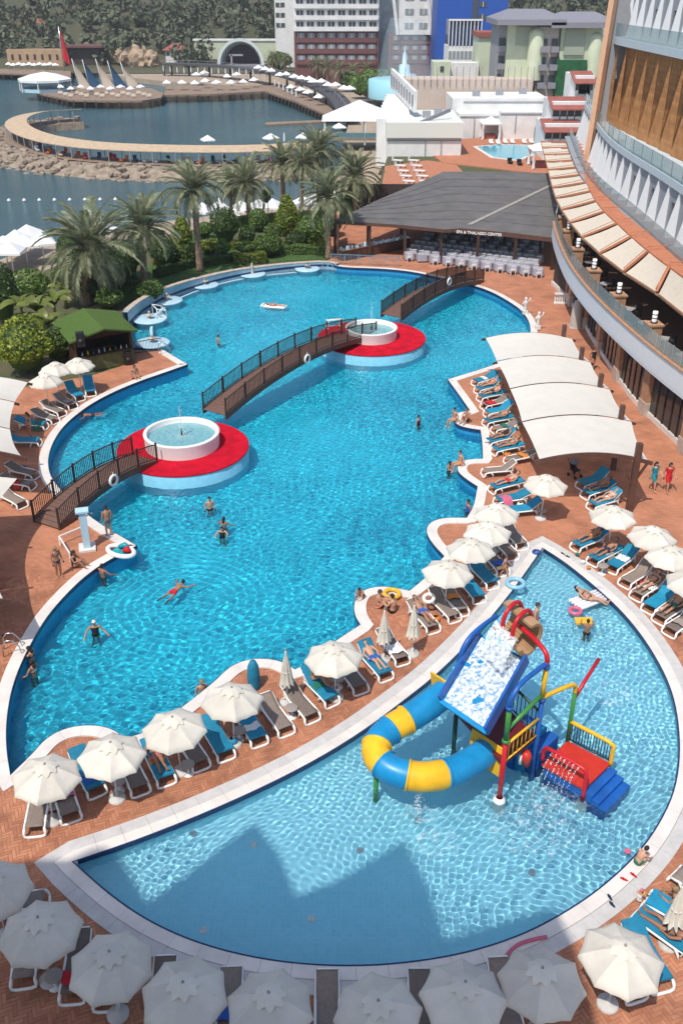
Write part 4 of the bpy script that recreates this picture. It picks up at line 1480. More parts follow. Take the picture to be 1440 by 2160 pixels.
# tipping bucket
m = MB()
d_ = (M4 - M2).normalized(); e_ = (M2 - M1).normalized()
nb = 22
for i in range(nb):
 a = R(20) + R(250) * i / (nb - 1)
 a2 = R(-10) + R(240) * (i + .92) / (nb - 1)
 for aa in (a,):
  p = at(BK, 5.05) + (-e_ * math.cos(aa) * .56) + Vector((0, 0, -math.sin(aa) * .56 + .05))
  m.bar(p - d_ * .78, p + d_ * .78, .16, .10)
part('tipping_bucket', m, C_TUB)['kind'] = 'stuff'
# big blue ramp
RL = [Q(930, 1480, 3.1), Q(1026, 1546, 3.1), Q(1112, 1392, 4.35), Q(1014, 1340, 4.35)]
nrm = (RL[1] - RL[0]).cross(RL[3] - RL[0]).normalized()
if nrm.z < 0: nrm = -nrm
m = MB()
m.add([p + nrm * .03 for p in RL] + [p - nrm * .06 for p in RL], [(0, 1, 2, 3), (7, 6, 5, 4), (0, 4, 5, 1), (1, 5, 6, 2), (2, 6, 7, 3), (3, 7, 4, 0)])
part('ramp', m, C_CYAN)
for i0, i1 in ((0, 3), (1, 2)):
 m = MB(); m.bar(RL[i0] + nrm * .12, RL[i1] + nrm * .12, .09, .5, up=nrm); part('ramp_side', m, C_BLUE)
m = MB(); m.bar(RL[0] + nrm * .02 , RL[1] + nrm * .02, .16, .12, up=nrm); part('ramp_lip', m, C_CYAN)

ctr = (RL[0] + RL[1] + RL[2] + RL[3]) / 4
m = MB(); m.smooth = True; n = 14; vs_ = []
for j in range(n + 1):
 for i in range(n + 1):
  u, v = .04 + .92 * i / n, .03 + .94 * j / n
  p = RL[0].lerp(RL[1], u).lerp(RL[3].lerp(RL[2], u), v); vs_.append(p + nrm * (.05 + .05 * noise.noise(p * 2.5)))
m.add(vs_, [(j * (n + 1) + i, j * (n + 1) + i + 1, (j + 1) * (n + 1) + i + 1, (j + 1) * (n + 1) + i) for j in range(n) for i in range(n)])
part('ramp_froth', m, M_FROTH)
# sheet of falling water out of the bucket
fw = [at(BK, 5.05) - e_ * .55 - d_ * .62, at(BK, 5.05) - e_ * .55 + d_ * .62]

def ff(rr):
 t = rr.random()
 p = fw[0].lerp(fw[1], rr.random()) - e_ * (.05 + .75 * t) + Vector((rr.gauss(0, .04), rr.gauss(0, .04), .25 - .95 * t * t))
 return p, .6 + rr.random()

m = MB(); m.smooth = True; vs_ = []
for j in range(11):
 t = j / 10
 for i in range(13):
  vs_.append(fw[0].lerp(fw[1], i / 12) - e_ * (.05 + .75 * t) + Vector((0, 0, .25 - .95 * t * t + .05 * math.sin(i * 1.7 + j))))
m.add(vs_, [(j * 13 + i, j * 13 + i + 1, (j + 1) * 13 + i + 1, (j + 1) * 13 + i) for j in range(10) for i in range(12)])
part('pouring_sheet', m, M_FROTH)
part('pouring_water', droplets(700, ff, .014, 11), M_FOAM)['kind'] = 'stuff'

def ff2(rr):
 u, v = rr.random(), rr.random()
 p = RL[0].lerp(RL[1], u).lerp(RL[3].lerp(RL[2], u), v) + nrm * (.05 + abs(rr.gauss(0, .16)))
 return p, .4 + rr.random() * .8

part('splash_drops', droplets(600, ff2, .011, 12), M_FOAM)['kind'] = 'stuff'
# upper deck
ZD = 1.55
dk = [M1, M2, M4, M3]
cc = (M1 + M2 + M3 + M4) / 4
dk = [cc + (p - cc) * .98 for p in dk]
m = MB(); pl = [(p.x - O3.x, p.y - O3.y) for p in dk]
if area2(pl) < 0: pl.reverse()
m.prism(pl, ZD + .75 - .12, ZD + .75, bottom=True); part('upper_deck', m, C_DKRED)

def fence(a, b, z0, z1, n, mat_, top=None):
 a, b = Vector(a), Vector(b)
 for nm, z in (('top_rail', z1), ('bottom_rail', z0)):
  m_ = MB(); m_.tube([a + Vector((0, 0, z)), b + Vector((0, 0, z))], .05 if nm == 'top_rail' else .03, 8); part(nm, m_, top if (top and nm == 'top_rail') else mat_)
 m_ = MB()
 for i in range(1, n):
  p = a.lerp(b, i / n); m_.tube([p + Vector((0, 0, z0)), p + Vector((0, 0, z1))], .018, 6)
 part('railing_bars', m_, mat_)['kind'] = 'stuff'

g0 = Vector((-O3.x, -O3.y, .75))
fence(Vector((M2.x, M2.y, 0)) + g0, Vector((M4.x, M4.y, 0)) + g0, ZD + .1, ZD + 1.1, 14, C_DGRN)
fence(Vector((M1.x, M1.y, 0)) + g0, Vector((M2.x, M2.y, 0)) + g0, ZD + .1, ZD + .85, 8, C_YEL)
fence(Vector((M4.x, M4.y, 0)) + g0, Vector((M3.x, M3.y, 0)) + g0, ZD + .1, ZD + 1.0, 12, C_DGRN)
# lower red platform and blue steps
ZL = 0.40
LPp = [Q(1142, 1612, ZL), Q(1196, 1562, ZL), Q(1287, 1610, ZL), Q(1232, 1664, ZL)]
m = MB(); pl = [(p.x, p.y) for p in LPp]
if area2(pl) < 0: pl.reverse()
m.prism(pl, ZL + .75 - .1, ZL + .75, bottom=True); part('lower_deck', m, C_ORNG)
m = MB(); pl2 = offset_poly(pl, -.06); m.prism(pl2, 0.0, ZL + .62); part('deck_skirt', m, C_BLUE)
# bridging blue step between the decks
A_, B_ = LPp[0].lerp(LPp[3], .0), LPp[1]
up_ = ((M2 + M4) / 2 - O3); up_.z = 0
for k in range(3):
 t = .28 + .30 * k
 c_ = (Vector((A_.x, A_.y, 0)) * .5 + Vector((B_.x, B_.y, 0)) * .5).lerp(Vector((up_.x, up_.y, 0)), t * .9)
 d2 = (B_ - A_); ang = math.atan2(d2.y, d2.x)
 m = MB(); hh = ZL + .75 + .2 * (k + 1) + .1
 m.box((c_.x, c_.y, hh / 2), (1.25, .42, hh), ang); part('blue_step', m, C_CYAN if k % 2 else C_BLUE)
# stairs down to the water
A_, B_ = LPp[2], LPp[3]
d2 = (B_ - A_); ang = math.atan2(d2.y, d2.x); nn_ = Vector((-d2.y, d2.x, 0)).normalized()
cen = (LPp[0] + LPp[2]) / 2
mid = (A_ + B_) / 2
if (mid + nn_ - cen).length < (mid - cen).length: nn_ = -nn_
for k in range(3):
 c_ = mid + nn_ * (.15 + .28 * k); hh = ZL + .75 - .15 * (k + 1)
 m = MB(); m.box((c_.x, c_.y, hh / 2), (d2.length * .98, .31, hh), ang); part('stair_step', m, C_BLUE)
# yellow fence on the far side
a_, b_ = LPp[1], LPp[2]
fa, fb = Vector((a_.x, a_.y, ZL + .75)), Vector((b_.x, b_.y, ZL + .75))
pipe('yellow_rail', [fa + Vector((0, 0, .9)), fa.lerp(fb, .5) + Vector((0, 0, .9)), fb + Vector((0, 0, .88)), fb + Vector((0, 0, .6)), fb - Vector((0, 0, .1))], .075, C_YEL, 1)
m = MB()
for i in range(1, 16):
 p = fa.lerp(fb, i / 16); m.tube([p + Vector((0, 0, .1)), p + Vector((0, 0, .85))], .018, 6)
part('railing_bars', m, C_DGRN)['kind'] = 'stuff'
m = MB(); m.tube([fa + Vector((0, 0, .1)), fb + Vector((0, 0, .1))], .03, 8); part('bottom_rail', m, C_DGRN)
pipe('post', [fa - Vector((0, 0, .3)), fa + Vector((0, 0, 2.4))], .075, C_GRN)
tp = fa + Vector((0, 0, 2.4))
m2t = at(M2, 3.3)
pipe('yellow_pipe', [m2t, m2t.lerp(tp, .85) + Vector((0, 0, .25)), tp + Vector((0, 0, .15)), tp - Vector((0, 0, .15))], .08, C_YEL, 2)
rp_end = Q(1262, 1390, 2.9)
pipe('red_spout', [tp - Vector((0, 0, .45)), rp_end], .07, C_RED)
pipe('green_brace', [at(M1, 3.1), at(M2, 3.45)], .075, C_GRN)
# red spray rail on the near side
a_, b_ = LPp[0], LPp[3]
pa, pb = Vector((a_.x, a_.y, ZL + .75)), Vector((b_.x, b_.y, ZL + .75))
pipe('spray_rail', [pa + Vector((0, 0, .2)), pa + Vector((0, 0, .8)), pa.lerp(pb, .2) + Vector((0, 0, .85)), pa.lerp(pb, .85) + Vector((0, 0, .85)), pb + Vector((0, 0, .75)), pb - Vector((0, 0, .5))], .075, C_RED, 1)
m = MB(); m.lathe([(.2, 0), (.2, .55), (.1, .6)], (pb.x, pb.y, 0), n=16); part('footing', m, M_PLASTW)
oo = (pb - pa).cross(Vector((0, 0, 1))).normalized()
if (pa + oo - cen).length < (pa - cen).length: oo = -oo

def ff3(rr):
 k = rr.randrange(7); t = rr.random()
 p = pa.lerp(pb, .22 + .1 * k) + Vector((0, 0, .85)) + oo * (t * .9) + Vector((0, 0, .2 * t - 1.3 * t * t))
 return p + Vector((rr.gauss(0, .015), rr.gauss(0, .015), 0)), .5 + .6 * rr.random()

part('spray_jets', droplets(520, ff3, .022, 13), M_FOAM)['kind'] = 'stuff'
# orange and white float hung on the tower
m = MB(); fc = at(M2, .95) - e_ * .3 + oo * .3
m.tube([fc + Vector((0, 0, .3)) , fc + Vector((.03, 0, .1)), fc + Vector((.05, -.02, -.3))], [.14, .19, .12], 10); part('orange_float', m, C_ORNG)
m = MB(); m.tube([fc + oo * .05 + Vector((-.16, 0, .2)), fc + oo * .05 + Vector((-.14, 0, -.2))], [.06, .07], 8); part('float_strap', m, M_PLASTW)
# tube slide
SLD = [(938, 1462, 2.25), (900, 1492, 2.1), (862, 1515, 1.95), (825, 1536, 1.85), (798, 1560, 1.75), (790, 1590, 1.65), (812, 1618, 1.55), (855, 1636, 1.45), (905, 1640, 1.38), (955, 1628, 1.3), (995, 1606, 1.25), (1022, 1588, 1.2)]
pts = smooth_line([Q(*p) for p in SLD], 3)
pts = resample(pts, .09, closed=False)
npt = len(pts)
cuts = [0, .22, .315, .41, .515, .62, .77, 1.0]
cl = [C_CYAN, C_YEL, C_CYAN, C_YEL, C_CYAN, C_YEL, C_CYAN]
for k in range(7):
 i0, i1 = int(cuts[k] * (npt - 1)), int(cuts[k + 1] * (npt - 1))
 m = MB(); m.tube(pts[i0:i1 + 1], .50, 24, cap=False); part('slide_segment', m, cl[k])
 if k:
  m = MB(); m.tube([pts[i0 - 1].lerp(pts[i0], .6), pts[i0].lerp(pts[i0 + 1], .4)], .54, 24); part('slide_flange', m, cl[k])
for i_, s_ in ((0, 1), (npt - 1, -1)):
 dd = (pts[min(i_ + 1, npt - 1)] - pts[max(i_ - 1, 0)]).normalized()
 m = MB(); u = Vector((0, 0, 1)); sd = dd.cross(u).normalized(); p = pts[i_] - dd * .03 * s_
 ringo = []
 m.box(p, (.06, 1.35, 1.2), 0, Matrix((dd, sd, dd.cross(sd) * -1)).transposed()); part('slide_collar', m, C_YEL)
for i_ in (int(.45 * npt),):
 p = pts[i_]; m = MB(); m.tube([Vector((p.x, p.y, 0)), Vector((p.x, p.y, p.z - .48))], .09, 10); part('slide_post', m, C_GRN)

def ff4(rr):
 p = pts[int(.66 * npt)]; t = rr.random()
 return Vector((p.x + rr.gauss(0, .06), p.y - .2 + rr.gauss(0, .05), (p.z - .4) * (1 - t))), .5 + rr.random()

part('slide_drips', droplets(300, ff4, .02, 14), M_FOAM)['kind'] = 'stuff'
# froth where water falls into the pool
for (x, y, r_, lab, sd_) in ((1285, 1462, .8, 'white froth patch right of the play tower', 1), (925, 1777, .6, 'small froth patch left below the play tower', 2), (1120, 1752, 1.1, 'larger froth patch in front of the play tower', 3), (885, 1712, .5, 'froth under the dripping slide', 4), (1190, 1690, .9, 'froth beside the spray rail steps', 5)):
 c = G(x, y, KWZ + .015); m = MB(); m.lathe([(r_, 0), (r_ * .6, .02), (0, .03)], n=20); o = m.build('water_froth', M_FILM, None, c); o.scale = (1.3, 1, 1); tag(o, lab, 'froth', kind='stuff')
# small round fittings on the floor of the children pool
m = MB(); m.lathe([(.13, 0), (.12, .03), (.05, .035), (.04, .02), (0, .02)], n=14); FIT = m.mesh('floor_fitting', M_PLASTW)
for i, (x, y) in enumerate(((402, 1765), (532, 1788), (655, 1948), (422, 1973), (1130, 1850), (760, 1800))):
 p = G(x, y, KWZ); p.y += .5; p.z = -.75; tag(obj('floor_fitting', FIT, None, p), 'small round white fitting on the children pool floor, %s one' % ['upper left', 'second upper', 'centre of the shade', 'lower left', 'right hand', 'middle'][i], 'fitting', 'floor fittings of the children pool')
# ------------------------------------------------------------------ hotel wing on the right
M_GLASS = mat('dark_glazing', (0.03, 0.045, 0.05), 0.06, spec=0.6)
M_BAL = mat('balustrade_glass', (0.16, 0.34, 0.38), 0.05, alpha=0.42)
M_BALG = mat('grey_balustrade_glass', (0.30, 0.34, 0.33), 0.12, alpha=0.55)
M_TIMB = mat('cedar_cladding', (0.36, 0.15, 0.045), 0.6, var=0.25, vscale=1.5)
M_SLAB = mat('pale_slab', (0.50, 0.58, 0.62), 0.5, var=0.04)
M_FASCIA = mat('white_fascia', (0.66, 0.69, 0.72), 0.5, var=0.03)
M_ORB = mat('terracotta_roof_band', (0.47, 0.17, 0.085), 0.75, var=0.15, vscale=1.5)
M_SALM = mat('salmon_edge', (0.62, 0.36, 0.22), 0.6, var=0.06)
M_BSTONE = mat('buff_pillar_stone', (0.40, 0.22, 0.125), 0.75, var=0.2, vscale=2.5, bump=.3, bscale=12)
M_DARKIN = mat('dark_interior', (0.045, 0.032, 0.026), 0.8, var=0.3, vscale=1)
M_GREYW = mat('grey_wall', (0.29, 0.30, 0.32), 0.7, var=0.05)
M_FIN = mat('white_fin', (0.75, 0.77, 0.79), 0.5)
M_AWN = mat('awning_canvas', (0.70, 0.62, 0.50), 0.85, var=0.05, transl=.2, bump=.15, bscale=6)

def cladding_mat():
 m = bpy.data.materials.new('cedar_boards')
 m.use_nodes = True
 t = m.node_tree; N, L = t.nodes, t.links
 b = N['Principled BSDF']; b.inputs['Roughness'].default_value = .6
 geo = N.new('ShaderNodeNewGeometry'); sp = N.new('ShaderNodeSeparateXYZ'); L.new(geo.outputs['Position'], sp.inputs[0])
 mu = N.new('ShaderNodeMath'); mu.operation = 'MULTIPLY'; mu.inputs[1].default_value = 4.0; L.new(sp.outputs['Z'], mu.inputs[0])
 fl = N.new('ShaderNodeMath'); fl.operation = 'FLOOR'; L.new(mu.outputs[0], fl.inputs[0])
 wn = N.new('ShaderNodeTexWhiteNoise'); wn.noise_dimensions = '1D'; L.new(fl.outputs[0], wn.inputs['W'])
 nz = N.new('ShaderNodeTexNoise'); nz.inputs['Scale'].default_value = 1.2; L.new(geo.outputs['Position'], nz.inputs['Vector'])
 ad = N.new('ShaderNodeMath'); ad.operation = 'MULTIPLY_ADD'; ad.inputs[1].default_value = .3; L.new(wn.outputs['Value'], ad.inputs[0]); L.new(nz.outputs['Fac'], ad.inputs[2])
 rp = N.new('ShaderNodeValToRGB'); rp.color_ramp.elements[0].position = .3; rp.color_ramp.elements[1].position = 1.0
 rp.color_ramp.elements[0].color = (0.34, 0.135, 0.04, 1); rp.color_ramp.elements[1].color = (0.56, 0.26, 0.085, 1)
 L.new(ad.outputs[0], rp.inputs['Fac']); L.new(rp.outputs['Color'], b.inputs['Base Color'])
 fr = N.new('ShaderNodeMath'); fr.operation = 'FRACT'; L.new(mu.outputs[0], fr.inputs[0])
 bp = N.new('ShaderNodeBump'); bp.inputs['Strength'].default_value = .5; bp.inputs['Distance'].default_value = .03
 pw = N.new('ShaderNodeMath'); pw.operation = 'PINGPONG'; pw.inputs[1].default_value = .5; L.new(fr.outputs[0], pw.inputs[0])
 L.new(pw.outputs[0], bp.inputs['Height']); L.new(bp.outputs['Normal'], b.inputs['Normal'])
 return m

M_CLAD = cladding_mat()

def line(pxs, z, n, it=2):
 """curve through pixels seen at height z, resampled to n+1 points from far to near"""
 P = [G(x, y, z) for x, y in pxs]
 P = smooth_line([Vector((p.x, p.y)) for p in P], it)
 L_ = [0]
 for i in range(1, len(P)): L_.append(L_[-1] + (P[i] - P[i - 1]).length)
 out = []
 j = 0
 for k in range(n + 1):
  t = L_[-1] * k / n
  while j < len(L_) - 2 and L_[j + 1] < t: j += 1
  out.append(P[j].lerp(P[j + 1], (t - L_[j]) / max(1e-9, L_[j + 1] - L_[j])))
 return out

def inward(P, d):
 """shift a curve towards the building (+x side)"""
 out = []
 n = len(P)
 for i in range(n):
  t = (P[min(i + 1, n - 1)] - P[max(i - 1, 0)]).normalized()
  nn = Vector((t.y, -t.x))
  if nn.x < 0: nn = -nn
  out.append(P[i] + nn * d)
 return out

HB = empty('hotel_wing', (19, 60, 0), 0, 'curved hotel wing on the right with cedar folds, glass balconies and canvas awnings', 'building')
HO = Vector((19, 60, 0))

def hp(nm, m_, mt): return m_.build(nm, mt, HB)

def v3(p, z): return (p.x - HO.x, p.y - HO.y, z)

def band(P, Qc, z0, z1):
 """solid band between two curves"""
 m_ = MB()
 a0 = [v3(p, z0) for p in P]; a1 = [v3(p, z1) for p in P]; b0 = [v3(p, z0) for p in Qc]; b1 = [v3(p, z1) for p in Qc]
 m_.strip(a0, a1); m_.strip(a1, b1); m_.strip(b1, b0); m_.strip(b0, a0)
 k = len(P)
 m_.add([a0[0], a1[0], b1[0], b0[0]], [(0, 1, 2, 3)]); m_.add([a0[-1], a1[-1], b1[-1], b0[-1]], [(3, 2, 1, 0)])
 return m_

N_ = 40
EXT = [(1560, 950), (1750, 1150)]
fas = line([(1163, 500), (1166, 520), (1180, 562), (1197, 598), (1230, 645), (1270, 690), (1330, 748), (1380, 792), (1440, 840), (1500, 885)], 3.35, N_)
wallc = line([(1165, 600), (1205, 640), (1230, 680), (1255, 725), (1295, 787), (1335, 846), (1380, 890), (1430, 937), (1500, 1010)], 0.0, N_)
# ground floor wall, pillars, glazing
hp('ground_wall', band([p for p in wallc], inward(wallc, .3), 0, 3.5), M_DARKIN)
hp('terrace_soffit', band(fas, inward(fas, 9), 3.25, 3.40), M_FASCIA)
hp('terrace_fascia', band(inward(fas, -.02), inward(fas, .18), 3.40, 4.75), M_FASCIA)
hp('fascia_cap', band(inward(fas, -.10), inward(fas, .30), 4.75, 4.83), M_BSTONE)
hp('terrace_floor', band(inward(fas, .19), inward(fas, 9), 3.405, 3.6), mat('shaded_terrace_floor', (.10, .055, .04), .6, var=.2))  # gloom below the awnings is put into the floor colour
plin = inward(wallc, -.18)
hp('plinth', band(plin, wallc, 0.0, .35), M_COPING)
for k in range(4, N_ - 2):
 a, b = inward(wallc, -.06)[k], inward(wallc, -.06)[k + 1]
 c = (a + b) / 2; ang = math.atan2(b.y - a.y, b.x - a.x)
 if k % 6 in (0,):
  m = MB(); m.box((0, 0, 1.75), (.95, .6, 3.3)); o = m.build('pillar', M_BSTONE, HB, v3(c, 0), ang)
  m = MB(); m.box((0, 0, .45), (1.05, .72, .9)); m.build('pillar_base', M_CAP, HB, v3(c, 0), ang)
 else:
  w_ = (b - a).length
  m = MB(); m.box((0, 0, 1.75), (w_ - .1, .05, 2.7)); o = m.build('window', M_GLASS, HB, v3(c, 0), ang)
  m = MB(); m.box((w_ / 2 - .03, 0, 1.75), (.1, .16, 2.8)); m.build('frame', M_DKMETAL, o)
# terrace balustrade, piers and lamps
rail = inward(fas, .12)
idx_pier = [2, 7, 13, 19, 25, 31, 37]
for k in range(N_):
 a, b = rail[k], rail[k + 1]
 ang = math.atan2(b.y - a.y, b.x - a.x); c = (a + b) / 2; w_ = (b - a).length
 m = MB(); m.box((0, 0, .45), (w_ - .06, .03, .85)); m.build('glass_panel', M_BALG, HB, v3(c, 4.83), ang)
 m = MB(); m.box((-w_ / 2, 0, .46), (.06, .06, .95)); m.build('rail_post', M_STEEL, HB, v3(c, 4.83), ang)
for n_i, k in enumerate(idx_pier):
 a, b = rail[k], rail[k + 1]
 ang = math.atan2(b.y - a.y, b.x - a.x)
 m = MB(); m.box((0, 0, .45), (.85, .85, 1.5)); m.box((0, 0, 1.26), (1.0, 1.0, .12)); hp_ = m.build('terrace_pier', M_BSTONE, HB, v3(inward(fas, .75)[k], 4.4), ang)
 q = (inward(fas, .75)[k].x, inward(fas, .75)[k].y, 5.72)
 root = empty('terrace_lantern', q, ang, 'white cylinder lantern on the terrace pier, %s from the far end' % ['first', 'second', 'third', 'fourth', 'fifth', 'sixth', 'seventh'][n_i], 'lantern', 'cylinder lanterns on the terrace piers')
 m = MB(); m.lathe([(.16, .1), (.16, .75), (.0, .75)], n=14); m.build('shade', M_PLASTW, root)
 for z in (.02, .32, .55):
  m = MB(); m.lathe([(.165, z), (.18, z), (.18, z + .04), (.165, z + .04)], n=14); m.build('hoop', M_DKMETAL, root)
 m = MB(); m.lathe([(.22, 0), (.22, .1), (.16, .1)], n=14); m.build('foot', M_DKMETAL, root)
# dark restaurant hall behind the terrace
back = inward(fas, 6.5)
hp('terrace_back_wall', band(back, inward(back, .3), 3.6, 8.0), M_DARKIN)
for k in range(2, N_, 4):
 a, b = back[k], back[min(k + 1, N_)]
 ang = math.atan2(b.y - a.y, b.x - a.x)
 m = MB(); m.box((0, 0, 1.6), (1.6, .12, 3.0)); m.build('terrace_window', M_GLASS, HB, v3(a, 3.6), ang)
# dark wicker chairs and tables on the terrace
M_WICK = mat('dark_wicker', (.025, .02, .02), .7, var=.2)
m = MB(); m.box((0, 0, .42), (.5, .5, .08)); CS = m.mesh('seat', M_WICK)
m = MB(); m.box((0, -.23, .66), (.5, .06, .5)); CB_ = m.mesh('backrest', M_WICK)
m = MB(); m.box((0, 0, .2), (.04, .04, .4)); CLg = m.mesh('leg', M_WICK)
m = MB(); m.box((0, 0, .72), (.8, .8, .05)); TBT = m.mesh('table_top', mat('grey_table_top', (.35, .34, .34), .5))
m = MB(); m.box((0, 0, .35), (.1, .1, .7)); m.box((0, 0, .02), (.5, .5, .04)); TBL = m.mesh('pedestal', M_WICK)

def chair(p, rz, label, group, seat=None, bk=None, lg=None):
 root = empty('chair', p, rz, label, 'chair', group)
 obj('seat', seat or CS, root); obj('backrest', bk or CB_, root)
 for sx in (-.21, .21):
  for sy in (-.21, .21): obj('leg', lg or CLg, root, (sx, sy, 0))
 return root

tr = inward(fas, 2.0)
ORD0 = ['first', 'second', 'third', 'fourth', 'fifth', 'sixth', 'seventh', 'eighth', 'ninth', 'tenth', 'eleventh', 'twelfth']
for k in range(6, N_ - 1, 3):
 p = tr[k]
 root = empty('terrace_table', (p.x, p.y, 3.6), 0.3 * k, 'dark terrace table behind the hotel balustrade, %s from the far end' % ORD0[k // 3 - 2], 'table', 'tables on the hotel terrace')
 obj('table_top', TBT, root); obj('pedestal', TBL, root)
 for a in (0.5, 2.1, 3.6):
  chair((p.x + math.cos(a) * .8, p.y + math.sin(a) * .8, 3.6), a + PI / 2, 'dark wicker chair %s the %s terrace table from the far end' % ({.5: 'behind', 2.1: 'left of', 3.6: 'before'}[a], ORD0[k // 3 - 2]), 'wicker chairs on the hotel terrace')

# awnings: canvas bays between the roof band and the outer edge
NA = 16
ao = line([(1140, 300), (1152, 345), (1162, 387), (1172, 422), (1196, 462), (1237, 512), (1280, 546), (1320, 577), (1387, 616), (1440, 662), (1520, 720), (1620, 800)], 6.6, NA)
ai = line([(1222, 300), (1226, 345), (1236, 390), (1262, 437), (1290, 462), (1326, 496), (1362, 527), (1407, 562), (1470, 606), (1600, 700)], 8.0, NA)
bi = line([(1236, 300), (1243, 352), (1256, 384), (1293, 433), (1331, 464), (1393, 513), (1440, 543), (1500, 590), (1640, 690)], 8.05, NA)
m = MB()
hp('roof_band', band(ai, bi, 7.85, 8.05), M_ORB)
for k in range(NA):
 o0, o1, i0, i1 = ao[k], ao[k + 1], ai[k], ai[k + 1]
 A0, A1 = o0.lerp(o1, .03), o0.lerp(o1, .92); B0, B1 = i0.lerp(i1, .03), i0.lerp(i1, .92)
 m = MB(); m.smooth = True
 vs_ = []
 for j in range(5):
  v = j / 4
  for i in range(7):
   u = i / 6
   p = A0.lerp(A1, u).lerp(B0.lerp(B1, u), v); z = 6.6 + 1.35 * v - .07 * math.sin(PI * v) - .03 * math.sin(PI * u)
   vs_.append(v3(p, z))
 m.add(vs_, [(j * 7 + i, j * 7 + i + 1, (j + 1) * 7 + i + 1, (j + 1) * 7 + i) for j in range(4) for i in range(6)])
 hp('awning_canvas', m, M_AWN)
 m = MB(); m.bar(v3(o0.lerp(o1, -.04), 6.62), v3(i0.lerp(i1, -.04), 8.02), .14, .16); hp('awning_beam', m, M_ORB)
 m = MB(); m.bar(v3(A0, 6.55), v3(A1, 6.55), .09, .12); hp('awning_front_bar', m, M_BSTONE)
 m = MB(); m.bar(v3(A1, 6.75), v3(B1.lerp(i1, .3), 8.3), .05, .05); m.bar(v3(B1.lerp(i1, .3), 8.3), v3(bi[k + 1], 8.35), .05, .05); hp('awning_arm', m, M_ORB)
m = MB(); hp('awning_gutter', band(ao, inward(ao, .1), 6.38, 6.5), M_BSTONE)

# upper storeys
n1 = 26
s1 = line([(1232, 222), (1255, 262), (1280, 295), (1316, 323), (1380, 362), (1440, 402), (1520, 455), (1640, 540)], 11.5, n1)
s0 = inward(s1, .55)
hp('balcony_floor', band(inward(s1, -1.9), inward(s1, 6), 7.9, 8.02), M_GREYW)
hp('lower_slab', band(s1, inward(s1, 6), 11.2, 11.75), M_SLAB)
hp('room_wall', band(inward(s1, .2), inward(s1, .5), 8.0, 11.2), M_GREYW)

def tri_fin(p, q, z0, z1, wb, wt, bs=.2):
 """white partition, deep at the foot and narrow at the head"""
 d = (q - p).normalized(); t = Vector((-d.y, d.x)) * .09
 m_ = MB()
 vs__ = []
 for s in (-1, 1):
  vs__ += [v3(p + d * bs + t * s, z0), v3(p + d * bs + t * s, z1), v3(p + d * (bs - wt) + t * s, z1), v3(p + d * (bs - wb) + t * s, z0)]
 m_.add(vs__, [(0, 1, 2, 3), (7, 6, 5, 4), (0, 4, 5, 1), (1, 5, 6, 2), (2, 6, 7, 3), (3, 7, 4, 0)])
 return m_

for k in range(0, n1):
 hp('fin', tri_fin(s1[k], inward(s1, 1)[k], 8.02, 11.2, .8, .1), M_FIN)
 a, b = inward(s1, -1.35)[k], inward(s1, -1.35)[k + 1]
 m = MB(); c = (a + b) / 2; ang = math.atan2(b.y - a.y, b.x - a.x); w_ = (b - a).length
 m.box((0, 0, .55), (w_ - .05, .03, 1.05)); m.build('balcony_glass', M_BAL, HB, v3(c, 8.05), ang)
 m = MB(); m.box((0, 0, .55), (w_ - .05, .03, 1.15)); m.build('balcony_glass', M_BAL, HB, v3(inward(s1, .08)[k].lerp(inward(s1, .08)[k + 1], .5), 11.76), ang)
 m = MB(); m.box((-w_ / 2, 0, .55), (.05, .05, 1.15)); m.build('balcony_post', M_STEEL, HB, v3(inward(s1, .08)[k].lerp(inward(s1, .08)[k + 1], .5), 11.76), ang)
 if k % 2 == 0:
  q = inward(s1, .17)[k].lerp(inward(s1, .17)[k + 1], .5)
  m = MB(); m.box((0, 0, 1.1), (w_ * .42, .05, 2.1)); m.build('balcony_door', M_GLASS, HB, v3(q, 8.05), ang)
# cedar folds
wd = line([(1270, 68), (1286, 86), (1340, 97), (1440, 118), (1560, 145), (1750, 190)], 19.2, 20)
z0, z1 = 11.75, 19.0
for k in range(20):
 a, b = wd[k], wd[k + 1]
 nn = inward(wd, 1.0)[k] - a
 a1 = a.lerp(b, .12)
 A_, B_, T_ = v3(a1 + nn * .05, z0), v3(b + nn * .25, z0), v3(b + nn * .25, z1)
 A2, B2, T2 = v3(a1 + nn * .11 + (a - b) * .03, z0), v3(b + nn * .31 + (a - b) * .03, z0), v3(b + nn * .31 + (a - b) * .03, z1)
 m = MB(); m.add([A_, B_, T_, A2, B2, T2], [(0, 1, 2), (5, 4, 3), (0, 2, 5, 3), (1, 4, 5, 2)]); hp('timber_fin', m, M_CLAD)
for k in range(20):
 m = MB(); a, b = inward(wd, 1.3)[k], inward(wd, 1.3)[k + 1]; m.add([v3(a, z0), v3(b, z0), v3(b, z1), v3(a, z1)], [(0, 1, 2, 3)]); hp('timber_wall', m, M_CLAD)
s2 = line([(1270, 68), (1286, 86), (1340, 97), (1440, 118), (1560, 145), (1750, 190)], 19.2, n1)
hp('upper_slab', band(s2, inward(s2, 6), 18.95, 19.6), M_SLAB)
hp('room_wall', band(inward(s2, 1.5), inward(s2, 1.9), 19.6, 26), M_GREYW)
hp('top_slab', band(inward(s2, 1.4), inward(s2, 6), 23.6, 24.1), M_SLAB)
